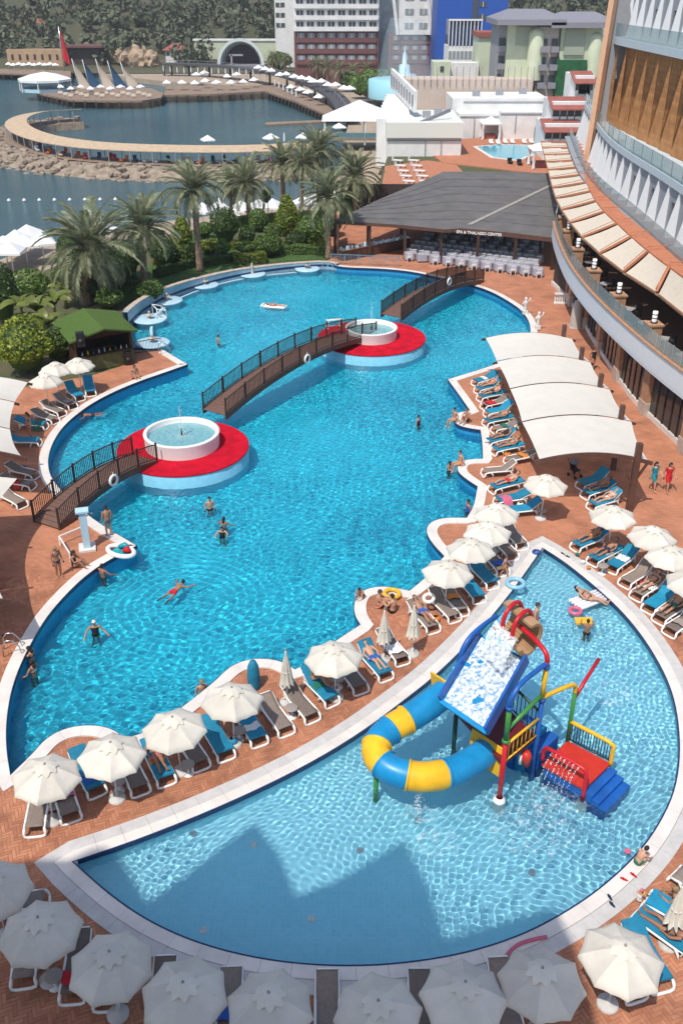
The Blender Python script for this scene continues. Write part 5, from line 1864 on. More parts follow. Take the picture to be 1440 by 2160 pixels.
for k in range(0, n1):
 hp('fin', tri_fin(s2[k], inward(s2, 1)[k], 19.62, 23.6, .8, .12, 1.5), M_FIN)
 a, b = inward(s2, .08)[k], inward(s2, .08)[k + 1]; c = (a + b) / 2; ang = math.atan2(b.y - a.y, b.x - a.x); w_ = (b - a).length
 m = MB(); m.box((0, 0, .6), (w_ - .05, .03, 1.2)); m.build('balcony_glass', M_BAL, HB, v3(c, 19.62), ang)
 if k % 2 == 0:
  q = inward(s2, 1.47)[k].lerp(inward(s2, 1.47)[k + 1], .5)
  m = MB(); m.box((0, 0, 1.3), (w_ * .45, .05, 2.5)); m.build('balcony_door', M_GLASS, HB, v3(q, 19.65), ang)
# end edge of the wing
e0, e1 = G(1238, 340, 8.0), V(1294, 2, G(1238, 340, 8.0).y + 1.0)
m = MB(); m.bar((e0.x - HO.x, e0.y - HO.y, 7.9), (e1.x - HO.x, e1.y - HO.y, e1.z + 2), .55, .7); hp('end_edge', m, M_SALM)
m = MB(); m.add([(e0.x - HO.x + .2, e0.y - HO.y + .3, 3.6), (e0.x - HO.x + 9, e0.y - HO.y + 1, 3.6), (e1.x - HO.x + 9, e1.y - HO.y + 1, e1.z + 2), (e1.x - HO.x + .2, e1.y - HO.y + .3, e1.z + 2)], [(0, 1, 2, 3)]); hp('end_wall', m, M_GREYW)
m = MB(); m.add([v3(fas[0], 3.4), v3(fas[0] + Vector((6, 0)), 3.4), v3(fas[0] + Vector((6, 0)), 8), v3(fas[0] + Vector((6, 3)), 8)], [(0, 1, 2)]); hp('end_panel', m, M_DARKIN)
m = MB(); q = fas[0]; m.add([v3(q, 3.3), v3(q + Vector((.15, .9)), 3.3), v3(q + Vector((.5, .9)), 7.0), v3(q + Vector((.35, 0)), 6.6)], [(0, 1, 2, 3), (3, 2, 1, 0)]); hp('white_wing_end', m, M_FASCIA)

# ------------------------------------------------------------------ restaurant hall with the big grey roof
M_ROOF = mat('grey_membrane_roof', (0.115, 0.11, 0.108), 0.85, var=0.18, vscale=0.6, bump=.2, bscale=5)
M_ROOFL = mat('roof_strip', (0.30, 0.28, 0.25), 0.8, var=.15)
RO = G(935, 560, 0)
RH = empty('restaurant_hall', (RO.x, RO.y, 0), 0, 'open restaurant hall under a broad grey roof with white lettering', 'building')

def rp3(p): return (p.x - RO.x, p.y - RO.y, p.z)

ZE, ZBK = 3.3, 4.9
e = [G(706, 465, ZE), G(842, 474, ZE), G(938, 484, ZE), G(968, 482, ZE), G(1066, 491, ZE), G(1172, 503, ZE)]
YE = G(968, 482, ZE).y

def GP(px, py):
 d = ray(px, py); k = .055
 t = (ZE - k * YE - CAM_H) / (d.z - k * d.y)
 return Vector((d.x * t, d.y * t, CAM_H + d.z * t))

e = [GP(706, 465), GP(842, 474), GP(938, 484), GP(968, 482), GP(1066, 491), GP(1172, 503)]
bk = [GP(800, 420), GP(862, 394), GP(935, 362), GP(965, 362), GP(1060, 362), GP(1178, 366)]
m = MB(); nv = 6
vs_ = []
for j in range(nv + 1):
 for i in range(6): vs_.append(rp3(e[i].lerp(bk[i], j / nv)))
m.add(vs_, [(j * 6 + i, j * 6 + i + 1, (j + 1) * 6 + i + 1, (j + 1) * 6 + i) for j in range(nv) for i in range(5)])
vs2 = [(x, y, z - .18) for x, y, z in vs_]
m.add(vs2, [(j * 6 + i, (j + 1) * 6 + i, (j + 1) * 6 + i + 1, j * 6 + i + 1) for j in range(nv) for i in range(5)])
m.build('roof', M_ROOF, RH)
# roof membrane seams
for t in (.14, .28, .42, .56, .7, .84):
 m = MB()
 for i in range(5):
  m.bar(Vector(rp3(e[i].lerp(bk[i], t))) + Vector((0, 0, .02)), Vector(rp3(e[i + 1].lerp(bk[i + 1], t))) + Vector((0, 0, .02)), .12, .03)
 m.build('roof_seam', M_ROOF, RH)
m = MB(); a, b = GP(990, 474), GP(1164, 390); m.bar(Vector(rp3(a)) + Vector((0, 0, .03)), Vector(rp3(b)) + Vector((0, 0, .03)), .45, .05); m.build('roof_ridge_strip', M_ROOFL, RH)
for i in range(5):
 m = MB(); a, b = Vector(rp3(e[i])), Vector(rp3(e[i + 1]))
 m.bar(a - Vector((0, .02, .16)), b - Vector((0, .02, .16)), .1, .42 if i in (3, 4) else .3); m.build('eave_board', M_WOODBR, RH)
# lettering on the eave
fc_ = bpy.data.curves.new('lettering', 'FONT'); fc_.body = 'SPA & THALASSO CENTER'; fc_.size = .62; fc_.extrude = .02; fc_.align_x = 'CENTER'; fc_.offset = .012
fo = bpy.data.objects.new('lettering_src', fc_); COL.objects.link(fo)
dg = bpy.context.evaluated_depsgraph_get(); dg.update()
me = bpy.data.meshes.new_from_object(fo.evaluated_get(dg)); bpy.data.objects.remove(fo)
me.materials.clear(); me.materials.append(M_PLASTW)
a, b = G(958, 497, ZE), G(1052, 504, ZE)
t_ = obj('sign_lettering', me, RH); wtxt = max(v.co.x for v in me.vertices) - min(v.co.x for v in me.vertices)
eA, eB = e[3], e[4]
dirv = (eB - eA).normalized(); ang = math.atan2(dirv.y, dirv.x)
cpos = eA.lerp(eB, .44)
t_.location = (cpos.x - RO.x + math.sin(ang) * .2, cpos.y - RO.y - math.cos(ang) * .2, ZE - .40); t_.rotation_euler = (PI / 2, 0, ang)
sc_ = (eB - eA).length * .98 / wtxt; t_.scale = (sc_, sc_ * 1.0, 1)
# posts, back wall, floor, beams
back_w = [G(760, 470, 0), G(1165, 480, 0)]
bw0, bw1 = Vector((G(720, 520).x, G(720, 520).y + 14, 0)), Vector((G(1170, 520).x + 3, G(1170, 520).y + 14, 0))
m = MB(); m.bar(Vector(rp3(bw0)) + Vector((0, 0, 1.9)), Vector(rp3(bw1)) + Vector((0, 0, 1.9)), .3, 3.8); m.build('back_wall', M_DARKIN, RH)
for i in range(7):
 q = e[0].lerp(e[5], i / 6)
 for dy in (.6, 7):
  hh = 3.05 + dy * .05; m = MB(); m.box((q.x - RO.x, q.y - RO.y + dy, hh / 2), (.28, .28, hh)); m.build('column', M_WOODDK, RH)
m = MB(); q = e[0]; m.box((q.x - RO.x + .3, q.y - RO.y + 3, 1.6), (.25, 6, 3.1)); m.build('side_wall', M_BSTONE, RH)
# bar counter on the left side
cb = G(790, 535);
root = empty('buffet_counter', cb, R(38), 'dark buffet counter with glassware at the left of the restaurant', 'counter')
m = MB(); m.box((0, 0, .5), (9, .8, 1.0)); m.build('body', M_WOODBR, root)
m = MB(); m.box((0, 0, 1.03), (9.1, .9, .06)); m.build('counter_top', M_STEEL, root)
for k in range(22):
 m = MB(); h = random.uniform(.2, .4); m.lathe([(.08, 0), (.08, h * .7), (.03, h), (0, h)], n=8); m.build('glassware', M_PLASTW if k % 2 else M_LBLUE, root, (-4.2 + k * .39, random.uniform(-.25, .25), 1.06))
# dining tables and chairs
M_LINEN = mat('shade_grey_linen', (.34, .34, .40), .9, bump=.2, bscale=8)  # white cloth; the blue-grey shade under the roof is put into its colour
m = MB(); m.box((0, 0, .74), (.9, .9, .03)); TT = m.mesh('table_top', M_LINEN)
m = MB(); m.smooth = True
N2 = 32; top, bot = [], []
for i in range(N2):
 a = 2 * PI * i / N2; k = max(abs(math.cos(a)), abs(math.sin(a))); r = .46 / k; w_ = 1.04 + .03 * math.cos(8 * a)
 top.append((r * math.cos(a), r * math.sin(a), .755)); bot.append((r * w_ * math.cos(a), r * w_ * math.sin(a), .12))
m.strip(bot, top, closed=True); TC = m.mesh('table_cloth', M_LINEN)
WCH = mat('white_chair_plastic', (.66, .66, .66), .5)
m = MB(); m.box((0, 0, .43), (.46, .46, .05)); WS = m.mesh('seat', WCH)
m = MB()
m.box((0, -.22, .85), (.46, .04, .08)); m.box((0, -.22, .62), (.46, .04, .06))
for k in range(5): m.box((-.2 + .1 * k, -.22, .66), (.035, .03, .42))
WB = m.mesh('backrest', WCH)
m = MB(); m.box((0, 0, .21), (.05, .05, .42)); WL = m.mesh('leg', WCH)
ORD = ['first', 'second', 'third', 'fourth', 'fifth', 'sixth', 'seventh', 'eighth', 'ninth', 'tenth', 'eleventh', 'twelfth']
for j in range(7):
 for i in range(11):
  px0, py0 = 862 + i * 27 + j * 9, 548 + i * 3.4 - j * 8.5
  if px0 > 1132: continue
  p = G(px0, py0);
  root = empty('dining_table', (p.x, p.y, 0), R(8), 'white-clothed dining table, %s in the %s row from the pool' % (ORD[i], ORD[j]), 'table', 'white dining tables in the restaurant')
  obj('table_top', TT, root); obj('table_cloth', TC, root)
  for a in ((-PI / 2, PI / 2) if j < 3 else (-PI / 2,)):
   if random.random() < .1: continue
   chair((p.x + math.cos(a) * .72, p.y + math.sin(a) * .72, 0), a + PI / 2, 'white slatted chair %s the %s table of the %s restaurant row' % ('in front of' if a < 0 else 'behind', ORD[i], ORD[j]), 'white dining chairs in the restaurant', WS, WB, WL)
# railing at the pool end of the restaurant
a, b = G(698, 556), G(842, 562)
root = empty('deck_railing', a, 0, 'grey metal railing between restaurant and the far pool rim', 'railing')
d = b - a
for z in (.12, .95):
 m = MB(); m.bar((0, 0, z), (d.x, d.y, z), .05); m.build('rail', M_STEEL, root)
m = MB()
for k in range(46): m.bar((d.x * k / 45, d.y * k / 45, .12), (d.x * k / 45, d.y * k / 45, .95), .025)
m.build('bars', M_STEEL, root)['kind'] = 'stuff'
for k in range(6):
 m = MB(); m.box((d.x * k / 5, d.y * k / 5, .5), (.08, .08, 1.0)); m.build('post', M_STEEL, root)
# draped white sculpture-like cover by the hotel wall
c = G(1213, 690)
root = empty('covered_statue', c, 0, 'tall pale cloth-covered statue standing by the hotel wall', 'statue')
m = MB(); m.lathe([(.5, 0), (.52, .5), (.46, 1.2), (.40, 1.8), (.28, 2.15), (0, 2.3)], n=14); m.build('cloth_cover', mat('greige_cover', (.44, .40, .36), .9, bump=.5, bscale=4), root)
m = MB(); m.box((0, 0, .03), (1.1, 1.1, .06)); m.build('foot_slab', M_CAP, root)
# low white balustrade by the hotel end
a, b = G(1167, 640), G(1196, 641)
root = empty('low_balustrade', a, 0, 'short white balustrade at the shaded hotel corner', 'railing')
d = b - a
m = MB(); m.bar((0, 0, .06), (d.x, d.y, .06), .3, .12); m.build('bottom_rail', M_WHITE, root)
m = MB(); m.bar((0, 0, .86), (d.x, d.y, .86), .3, .12); m.build('top_rail', M_WHITE, root)
for k in range(6):
 m = MB(); m.lathe([(.09, .12), (.05, .25), (.10, .45), (.05, .7), (.09, .8)], (d.x * (k + .5) / 6, d.y * (k + .5) / 6, 0), n=8); m.build('baluster', M_WHITE, root)
# ------------------------------------------------------------------ garden
def leaf_mat(name, c1, c2, transl=.25, rough=.55):
 m = bpy.data.materials.new(name)
 m.use_nodes = True
 t = m.node_tree; N, L = t.nodes, t.links
 b = N['Principled BSDF']; b.inputs['Roughness'].default_value = rough
 geo = N.new('ShaderNodeNewGeometry'); rp = N.new('ShaderNodeValToRGB')
 rp.color_ramp.elements[0].color = (*c1, 1); rp.color_ramp.elements[1].color = (*c2, 1)
 oi = N.new('ShaderNodeObjectInfo')
 L.new(geo.outputs['Random Per Island'], rp.inputs['Fac'])
 hs = N.new('ShaderNodeHueSaturation'); mr = N.new('ShaderNodeMapRange'); mr.inputs['To Min'].default_value = .8; mr.inputs['To Max'].default_value = 1.2
 L.new(oi.outputs['Random'], mr.inputs['Value']); L.new(mr.outputs[0], hs.inputs['Value']); L.new(rp.outputs['Color'], hs.inputs['Color'])
 L.new(hs.outputs['Color'], b.inputs['Base Color'])
 tr = N.new('ShaderNodeBsdfTranslucent'); mx = N.new('ShaderNodeMixShader'); mx.inputs[0].default_value = transl
 L.new(hs.outputs['Color'], tr.inputs['Color']); L.new(b.outputs[0], mx.inputs[1]); L.new(tr.outputs[0], mx.inputs[2]); L.new(mx.outputs[0], N['Material Output'].inputs['Surface'])
 return m

L_YEL = leaf_mat('yellow_green_leaves', (0.09, 0.14, 0.012), (0.29, 0.33, 0.03))
L_DK = leaf_mat('dark_green_leaves', (0.025, 0.06, 0.012), (0.085, 0.145, 0.03))
L_MID = leaf_mat('mid_green_leaves', (0.05, 0.105, 0.018), (0.16, 0.24, 0.05))
L_PALM = leaf_mat('palm_leaflets', (0.15, 0.175, 0.10), (0.40, 0.42, 0.25), .3, .5)
L_BAN = leaf_mat('banana_leaves', (0.07, 0.11, 0.02), (0.22, 0.25, 0.05), .3, .4)
L_DRY = leaf_mat('dry_fronds', (0.16, 0.11, 0.05), (0.30, 0.22, 0.10), .15, .8)
L_FAR = leaf_mat('far_wood_leaves', (0.055, 0.072, 0.040), (0.13, 0.145, 0.085), .1, .8)
M_TRUNK = mat('palm_trunk', (0.24, 0.165, 0.11), .9, var=.4, vscale=5, bump=.9, bscale=7)
M_BARK = mat('bark', (0.10, 0.07, 0.05), .9, var=.3, vscale=5)

def quads_mesh(name, C, U, W_, mt):
 """many quads: centres C, half axes U and W_ (n,3)"""
 n = len(C)
 co = np.stack([C - U - W_, C + U - W_, C + U + W_, C - U + W_], 1).reshape(-1, 3)
 me = bpy.data.meshes.new(name)
 me.vertices.add(4 * n); me.vertices.foreach_set('co', co.ravel())
 me.loops.add(4 * n); me.loops.foreach_set('vertex_index', np.arange(4 * n, dtype=np.int32))
 me.polygons.add(n); me.polygons.foreach_set('loop_start', np.arange(0, 4 * n, 4, dtype=np.int32))
 me.materials.append(mt); me.update()
 return me

def leaf_cloud(n, seed, size, kind='ball', rad=(1, 1, 1), shell=.75, lump=.25):
 r_ = np.random.default_rng(seed)
 d = r_.normal(size=(n, 3)); d /= np.linalg.norm(d, axis=1)[:, None]
 if kind == 'box':
  d = r_.uniform(-1, 1, (n, 3)); ax = r_.integers(0, 3, n); sg = r_.choice([-1, 1], n)
  ax[r_.random(n) < .3] = 2; sg[ax == 2] = 1
  d[np.arange(n), ax] = sg * r_.uniform(.86, 1.06, n)
  P = d.copy(); nd = np.zeros_like(d); nd[np.arange(n), ax] = sg
 else:
  k = r_.normal(size=(7, 3)); ph = r_.uniform(0, 6, 7)
  lum = sum(np.sin(d @ (k[i] * 3) + ph[i]) for i in range(7)) / 7
  rr_ = (shell + (1 - shell) * r_.random(n) ** .5) * (1 + lump * lum)
  if kind == 'cone':
   zz = d[:, 2]; rr_ = rr_ * 1.0
   P = d * rr_[:, None]; sc_ = np.clip(1.05 - .55 * (P[:, 2] + 1) / 2 - .15, .25, 1.1); P[:, 0] *= sc_ * 1.25; P[:, 1] *= sc_ * 1.25
  elif kind == 'dome':
   P = d * rr_[:, None]; P[:, 2] = np.where(P[:, 2] < 0, P[:, 2] * .55, P[:, 2])
  else:
   P = d * rr_[:, None]
  nd = d
 nrm_ = nd * .8 + r_.normal(size=(n, 3)) * .75
 nrm_ /= np.linalg.norm(nrm_, axis=1)[:, None]
 a = np.cross(nrm_, r_.normal(size=(n, 3))); a /= np.linalg.norm(a, axis=1)[:, None]
 b = np.cross(nrm_, a)
 s_ = size * r_.uniform(.6, 1.4, (n, 1))
 return P * np.array(rad), a * s_, b * s_ * .6

def shrub(px, py, w_px, h_px, mt, label, kind='ball', name='shrub', n=1500, z=0.0, leaf=.07, cat='shrub', group=None, seed=None, stem=True):
 """base pixel, width and height in pixels"""
 p = G(px, py, z)
 s_ = F_PX / (p.y * CT + (CAM_H - z) * ST)
 w_ = w_px / s_ / 2; h = h_px / s_
 root = empty(name, (p.x, p.y + w_ * .6, z), 0, label, cat, group)
 C, U, W_ = leaf_cloud(n, seed or int(px * 7 + py), leaf, kind, (w_, w_, h / 2))
 C[:, 2] += h / 2 + .1
 obj('foliage', quads_mesh('foliage', C, U, W_, mt), root)
 # solid dark core, added so that no light leaks straight through
 m_ = MB(); m_.smooth = True
 m_.lathe([(0.01, .12), (w_ * .5, h * .15), (w_ * .72, h * .45), (w_ * (.3 if kind == 'cone' else .55), h * .78), (0.01, h * .9)], n=12); m_.build('dark_core', L_DK, root)
 if stem:
  m_ = MB(); m_.tube([(0, 0, -.05), (0.02, 0, h * .4)], .06, 6); m_.build('stem', M_BARK, root)
 return root

def hedge(px0, py0, px1, py1, wd_, h, mt, label, z=0.0, leaf=.06, dens=260):
 a, b = G(px0, py0, z), G(px1, py1, z)
 d = b - a; L_ = d.length; ang = math.atan2(d.y, d.x)
 root = empty('hedge', ((a.x + b.x) / 2, (a.y + b.y) / 2, z), ang, label, 'hedge', 'clipped garden hedges')
 n = int(min(4000, max(500, L_ * (wd_ + 2 * h) * dens)))
 C, U, W_ = leaf_cloud(n, int(px0 + py1), leaf, 'box', (L_ / 2, wd_ / 2, h / 2)); C[:, 2] += h / 2
 C[:, 2] += .06 * np.sin(C[:, 0] * 2.1 + px0)
 obj('foliage', quads_mesh('foliage', C, U, W_, mt), root)
 m_ = MB(); m_.box((0, 0, h * .45), (L_ * .96, wd_ * .86, h * .86)); m_.build('dark_core', L_DK, root)  # light-blocking solid box added inside the leaf shell
 return root

def frond_mesh(seed, L_=3.0, droop=1.0, nl=38, mt=None, width=.07):
 rr = random.Random(seed)
 m_ = MB()
 pts = []
 ang = R(0)
 x = z = 0.0
 N3 = 14
 for i in range(N3 + 1):
  t = i / N3
  pts.append(Vector((x, 0, z)))
  a = -droop * (t ** 1.4) * R(85)
  x += math.cos(a) * L_ / N3; z += math.sin(a) * L_ / N3
 m_.tube(pts, [.035 * (1 - .8 * i / N3) for i in range(N3 + 1)], 4, cap=False)
 for k in range(nl):
  t = .12 + .88 * k / (nl - 1)
  f = t * N3; i = min(int(f), N3 - 1)
  p = pts[i].lerp(pts[i + 1], f - i); d = (pts[i + 1] - pts[i]).normalized()
  ln = L_ * .20 * (math.sin(PI * (.12 + .80 * t)) ** .7) * rr.uniform(.85, 1.15)
  for s in (-1, 1):
   up = Vector((0, 0, 1))
   side = Vector((0, s, 0))
   v = (d * (.75 + .3 * t) + side * .85 + up * rr.uniform(.10, .42) - Vector((0, 0, .15))).normalized()
   q = p + v * ln + Vector((0, 0, -.12 * ln))
   wv = v.cross(up + d * .2).normalized() * width * rr.uniform(.8, 1.2)
   md = p.lerp(q, .45) + Vector((0, 0, .03))
   m_.add([p, md + wv * .5, q, md - wv * .5], [(0, 1, 2, 3)])
 return m_.mesh('frond', mt or L_PALM)

FR = [frond_mesh(1, 3.0, .55), frond_mesh(2, 3.0, .8), frond_mesh(3, 3.0, 1.05), frond_mesh(4, 3.0, 1.35)]
FRD = [frond_mesh(9, 2.6, 1.6, 22, L_DRY)]

def palm(px, py, cx, cy, label, frond=1.0, n=44, tr=.22, zb=0.0, dry=5, group='date palms in the garden', name='date_palm', seed=0, skirt=False):
 b = G(px, py, zb)
 c = V(cx, cy, b.y)
 h = max(1.2, c.z - zb)
 rr = random.Random(seed or int(px * 3 + py))
 root = empty(name, (b.x, b.y, zb), rr.uniform(0, 6), label, 'palm', group)
 root.rotation_euler = (0, 0, 0)
 top = Vector((c.x - b.x, 0, h))
 m_ = MB(); pts = []; rs = []
 K = 22
 for i in range(K + 1):
  t = i / K
  p = Vector((top.x * t ** 1.6, 0.1 * math.sin(t * 3), h * t - .1))
  pts.append(p); rs.append(tr * (1.25 - .35 * t + (.10 if i % 2 else -.04)) * (1.35 if (t > .86) else 1))
 m_.tube(pts, rs, 10); m_.smooth = False
 m_.build('trunk', M_TRUNK, root)
 # stubs of cut fronds under the crown
 m_ = MB()
 for i in range(26):
  a = i * 2.4; t = .70 + .28 * i / 26
  p = Vector((top.x * t ** 1.6, 0, h * t)); d = Vector((math.cos(a), math.sin(a), .75))
  m_.bar(p, p + d * (.32 * frond + .1), .09, .05)
 m_.build('frond_stubs', M_TRUNK, root)['kind'] = 'stuff'
 for i in range(n):
  a = i * 2.39996 + rr.uniform(-.2, .2)
  u = i / n
  el = R(78 - 100 * u ** 1.15 + rr.uniform(-8, 8))
  f = obj('frond', FR[min(3, int(u * 3.2 + rr.random()))], root, top + Vector((0, 0, -.05 - .25 * u)))
  f.rotation_euler = (rr.uniform(-.25, .25), -el, a)
  f.scale = (frond * rr.uniform(1.0, 1.28),) * 3
 for i in range(dry):
  f = obj('dry_frond', FRD[0], root, top + Vector((0, 0, -.35)))
  f.rotation_euler = (0, R(35 + rr.uniform(-10, 20)), i * 2.4); f.scale = (frond * .85,) * 3
 return root

palm(182, 640, 190, 525, 'large squat date palm with orange-brown trunk above the hut', 1.35, 56, .42)
palm(306, 606, 300, 478, 'dark date palm between the squat palm and the bank wall', 1.05, 50, .26)
palm(422, 572, 408, 402, 'tall date palm standing by the pool bank wall', 1.0, 50, .27)
palm(526, 472, 520, 388, 'date palm in front of the bay, left of the pair behind the hedges', 1.0, 46, .24)
palm(597, 432, 596, 342, 'date palm right of centre behind the clipped hedges', 1.0, 46, .26)
palm(692, 545, 692, 415, 'date palm at the left corner of the restaurant roof', 1.0, 52, .24)
palm(748, 470, 748, 372, 'date palm behind the left end of the restaurant roof', 1.05, 46, .24)
palm(672, 440, 672, 318, 'tallest date palm near the boathouse steps', 1.0, 46, .24)
palm(488, 462, 486, 385, 'small distant date palm left of the bay palms', .75, 36, .18)
palm(636, 452, 640, 345, 'slender date palm between two taller ones', .85, 40, .2)

# banana-like plants left of the hut
def broad_leaf(seed):
 rr = random.Random(seed); m_ = MB(); m_.smooth = True
 N3 = 9; L_ = 1.9
 x = z = 0; vs_ = []
 for i in range(N3 + 1):
  t = i / N3; a = R(55) - R(105) * t
  w_ = .34 * math.sin(PI * min(1, .08 + .92 * t)) ** .7
  vs_ += [(x, -w_, z + .10), (x, 0, z), (x, w_, z + .10)]
  x += math.cos(a) * L_ / N3; z += math.sin(a) * L_ / N3
 m_.add(vs_, [f for i in range(N3) for f in ((i * 3, i * 3 + 3, i * 3 + 4, i * 3 + 1), (i * 3 + 1, i * 3 + 4, i * 3 + 5, i * 3 + 2))])
 return m_.mesh('leaf', L_BAN)

BLF = [broad_leaf(1)]
for (x, y, sc_, lab) in ((88, 715, 1.2, 'tall banana plant with yellow-green leaves left of the hut'), (108, 735, 1.0, 'smaller banana plant beside the hut wall'), (52, 700, 1.1, 'banana plant behind the round yellow-green bush'), (140, 650, .9, 'low banana plant behind the hut roof'), (120, 690, 1.0, 'banana plant with hanging leaves at the hut corner')):
 p = G(x, y)
 root = empty('banana_plant', p, random.uniform(0, 6), lab, 'plant', 'banana plants left of the hut')
 m = MB(); m.tube([(0, 0, 0), (0.05, 0, 1.3 * sc_), (.1, 0, 2.1 * sc_)], [.16, .12, .06], 8); m.build('stem', L_DRY, root)
 for k in range(9):
  f = obj('leaf', BLF[0], root, (.08, 0, 1.8 * sc_)); f.rotation_euler = (random.uniform(-.4, .4), random.uniform(-.4, .15), k * 2.4); f.scale = (sc_ * random.uniform(.8, 1.15),) * 3

# lawns
for nm, pts in (('lawn', [(225, 612), (262, 640), (330, 612), (430, 575), (510, 560), (600, 550), (690, 546), (690, 520), (560, 510), (430, 520), (350, 545), (250, 590)]),
    ('lawn', [(395, 520), (470, 505), (480, 488), (430, 485), (400, 495)])):
 m = MB(); pl = [G2(x, y) for x, y in pts]
 if area2(pl) < 0: pl.reverse()
 m.prism(pl, -.05, -.02); tag(m.build(nm, M_GRASS), kind='structure')

SHR = [(440, 540, 46, 30, L_YEL, 'dome', 'low yellow-green shrub right of the tall palm trunk'), (365, 560, 44, 36, L_YEL, 'dome', 'low yellow-green shrub left of the tall palm trunk'), (520, 542, 40, 26, L_MID, 'dome', 'low green shrub below the ball bush'), (625, 528, 46, 34, L_DK, 'dome', 'dark low shrub right of the conical tree'), (575, 512, 36, 34, L_MID, 'ball', 'round green shrub left of the conical tree'), (430, 505, 40, 30, L_MID, 'dome', 'green shrub beside the small lawn'), (315, 640, 60, 40, L_MID, 'dome', 'green shrub hanging over the bank wall'), (230, 655, 60, 40, L_MID, 'dome', 'green shrub behind the hut roof'), (545, 490, 40, 44, L_MID, 'ball', 'leafy shrub in front of the slim tree'), (385, 528, 46, 68, L_YEL, 'cone', 'round-topped yellow-green clipped tree left of the tall palm'), (474, 522, 64, 80, L_DK, 'dome', 'large dark green clipped dome bush in the garden'),
  (470, 545, 30, 34, L_MID, 'dome', 'small dark clipped bush in front of the dome bush'), (522, 520, 34, 40, L_DK, 'ball', 'ball-shaped dark bush right of the dome bush'),
  (605, 500, 62, 84, L_YEL, 'cone', 'conical yellow-green clipped tree near the right garden hedges'), (655, 520, 60, 60, L_MID, 'ball', 'leafy green bush left of the restaurant corner'),
  (50, 800, 125, 120, L_YEL, 'dome', 'large yellow-green bush left of the three small umbrellas'), (5, 690, 80, 130, L_DK, 'dome', 'dark leafy bush at the left picture edge'),
  (120, 770, 70, 70, L_MID, 'dome', 'green bush between the hut and the yellow-green bush'), (250, 620, 70, 50, L_DK, 'dome', 'dark shrub under the dark date palm'), (205, 640, 80, 60, L_DK, 'dome', 'dark shrub at the foot of the squat palm'),
  (150, 618, 80, 60, L_MID, 'dome', 'green shrub left of the squat palm'), (345, 570, 60, 60, L_DK, 'dome', 'dark shrub between the two middle palms'), (270, 590, 60, 70, L_DK, 'dome', 'dark bush behind the squat palm'),
  (565, 545, 60, 44, L_MID, 'dome', 'low shrub by the second seat platform'), (700, 500, 40, 50, L_MID, 'ball', 'bush at the left end of the restaurant eave'), (730, 470, 60, 50, L_MID, 'ball', 'bush behind the restaurant corner palm'),
  (400, 560, 50, 40, L_MID, 'dome', 'round low shrub at the foot of the tall palm'), (165, 560, 100, 60, L_DK, 'dome', 'dark bush behind the squat palm crown'), (60, 640, 90, 60, L_MID, 'dome', 'green bush in front of the beach umbrellas'), (40, 760, 70, 60, L_DK, 'dome', 'dark shrub beside the left canopy')]
for (x, y, w_, h, mt, kd, lab) in SHR:
 shrub(x, y, w_, h, mt, lab, kd, leaf=.085, n=int(700 + w_ * 18), group='garden shrubs')
HED = [((330, 585), (410, 560), .9, .7, L_DK, 'dark hedge along the bank wall left of the tall palm'), ((430, 562), (500, 548), .9, .7, L_DK, 'dark hedge right of the tall palm'), ((495, 556), (560, 552), 1.2, .9, L_YEL, 'yellow-green hedge behind the second seat'),
  ((560, 534), (690, 535), 1.2, .8, L_MID, 'long hedge in front of the restaurant corner'), ((330, 560), (400, 535), .8, .6, L_YEL, 'yellow hedge strip left of the tall palm'), ((490, 525), (590, 520), .8, .6, L_YEL, 'yellow hedge strip under the dome bush'),
  ((600, 520), (690, 518), .9, .7, L_YEL, 'yellow hedge strip left of the restaurant corner'), ((500, 478), (700, 462), 1.2, 1.1, L_DK, 'long dark hedge at the sea side of the garden'), ((240, 540), (340, 505), 1.2, 1.0, L_DK, 'dark hedge behind the dark palm on the sea side'),
  ((240, 628), (300, 600), .9, .6, L_MID, 'low hedge along the curved bank wall by the hut')]
for (a, b, w_, h, mt, lab) in HED:
 hedge(*a, *b, w_, h, mt, lab)
# slim young tree
p = G(565, 470)
root = empty('young_tree', p, 0, 'slim young tree with dark leaf tuft between the bay palms', 'tree')
m = MB(); m.tube([(0, 0, 0), (.1, 0, 1.6), (.0, 0, 3.0)], [.06, .05, .03], 6); m.build('trunk', M_BARK, root)
C, U, W_ = leaf_cloud(500, 77, .09, 'ball', (.5, .5, .8)); C[:, 2] += 3.1; obj('crown', quads_mesh('crown', C, U, W_, L_DK), root)

# hut with artificial grass roof
M_TURF = mat('turf_roof', (0.07, 0.13, 0.016), .95, var=.12, vscale=4, bump=.8, bscale=70)
hz0, hz1 = 2.45, 3.25
rb, rf = G(176, 650, hz1), G(219, 693, hz1)
lb, lf, gb, gf = G(110, 680, hz0), G(147, 723, hz0), G(244, 655, hz0), G(291, 697, hz0)
ho = (lf + gf) / 2; ho.z = 0
root = empty('garden_hut', ho, 0, 'dark wooden bar hut with bright green turf gable roof beside the pool', 'hut')
for q in ((rb, rf, lf, lb), (rf, rb, gb, gf)):
 m = MB(); m.add([v - ho for v in q] + [v - ho - Vector((0, 0, .12)) for v in q], [(0, 1, 2, 3), (7, 6, 5, 4), (0, 4, 5, 1), (1, 5, 6, 2), (2, 6, 7, 3), (3, 7, 4, 0)]); m.build('roof_slope', M_TURF, root)
ctr = (lb + lf + gb + gf) / 4; ctr.z = 0
wl = [ctr + (Vector((v.x, v.y, 0)) - ctr) * .82 - ho for v in (lf, gf, gb, lb)]
for a, b, nm in ((wl[1], wl[2], 'side_wall'), (wl[2], wl[3], 'back_wall'), (wl[3], wl[0], 'side_wall')):
 m = MB(); m.bar(a + Vector((0, 0, 1.25)), b + Vector((0, 0, 1.25)), .12, 2.5); m.build(nm, M_WOODDK, root)
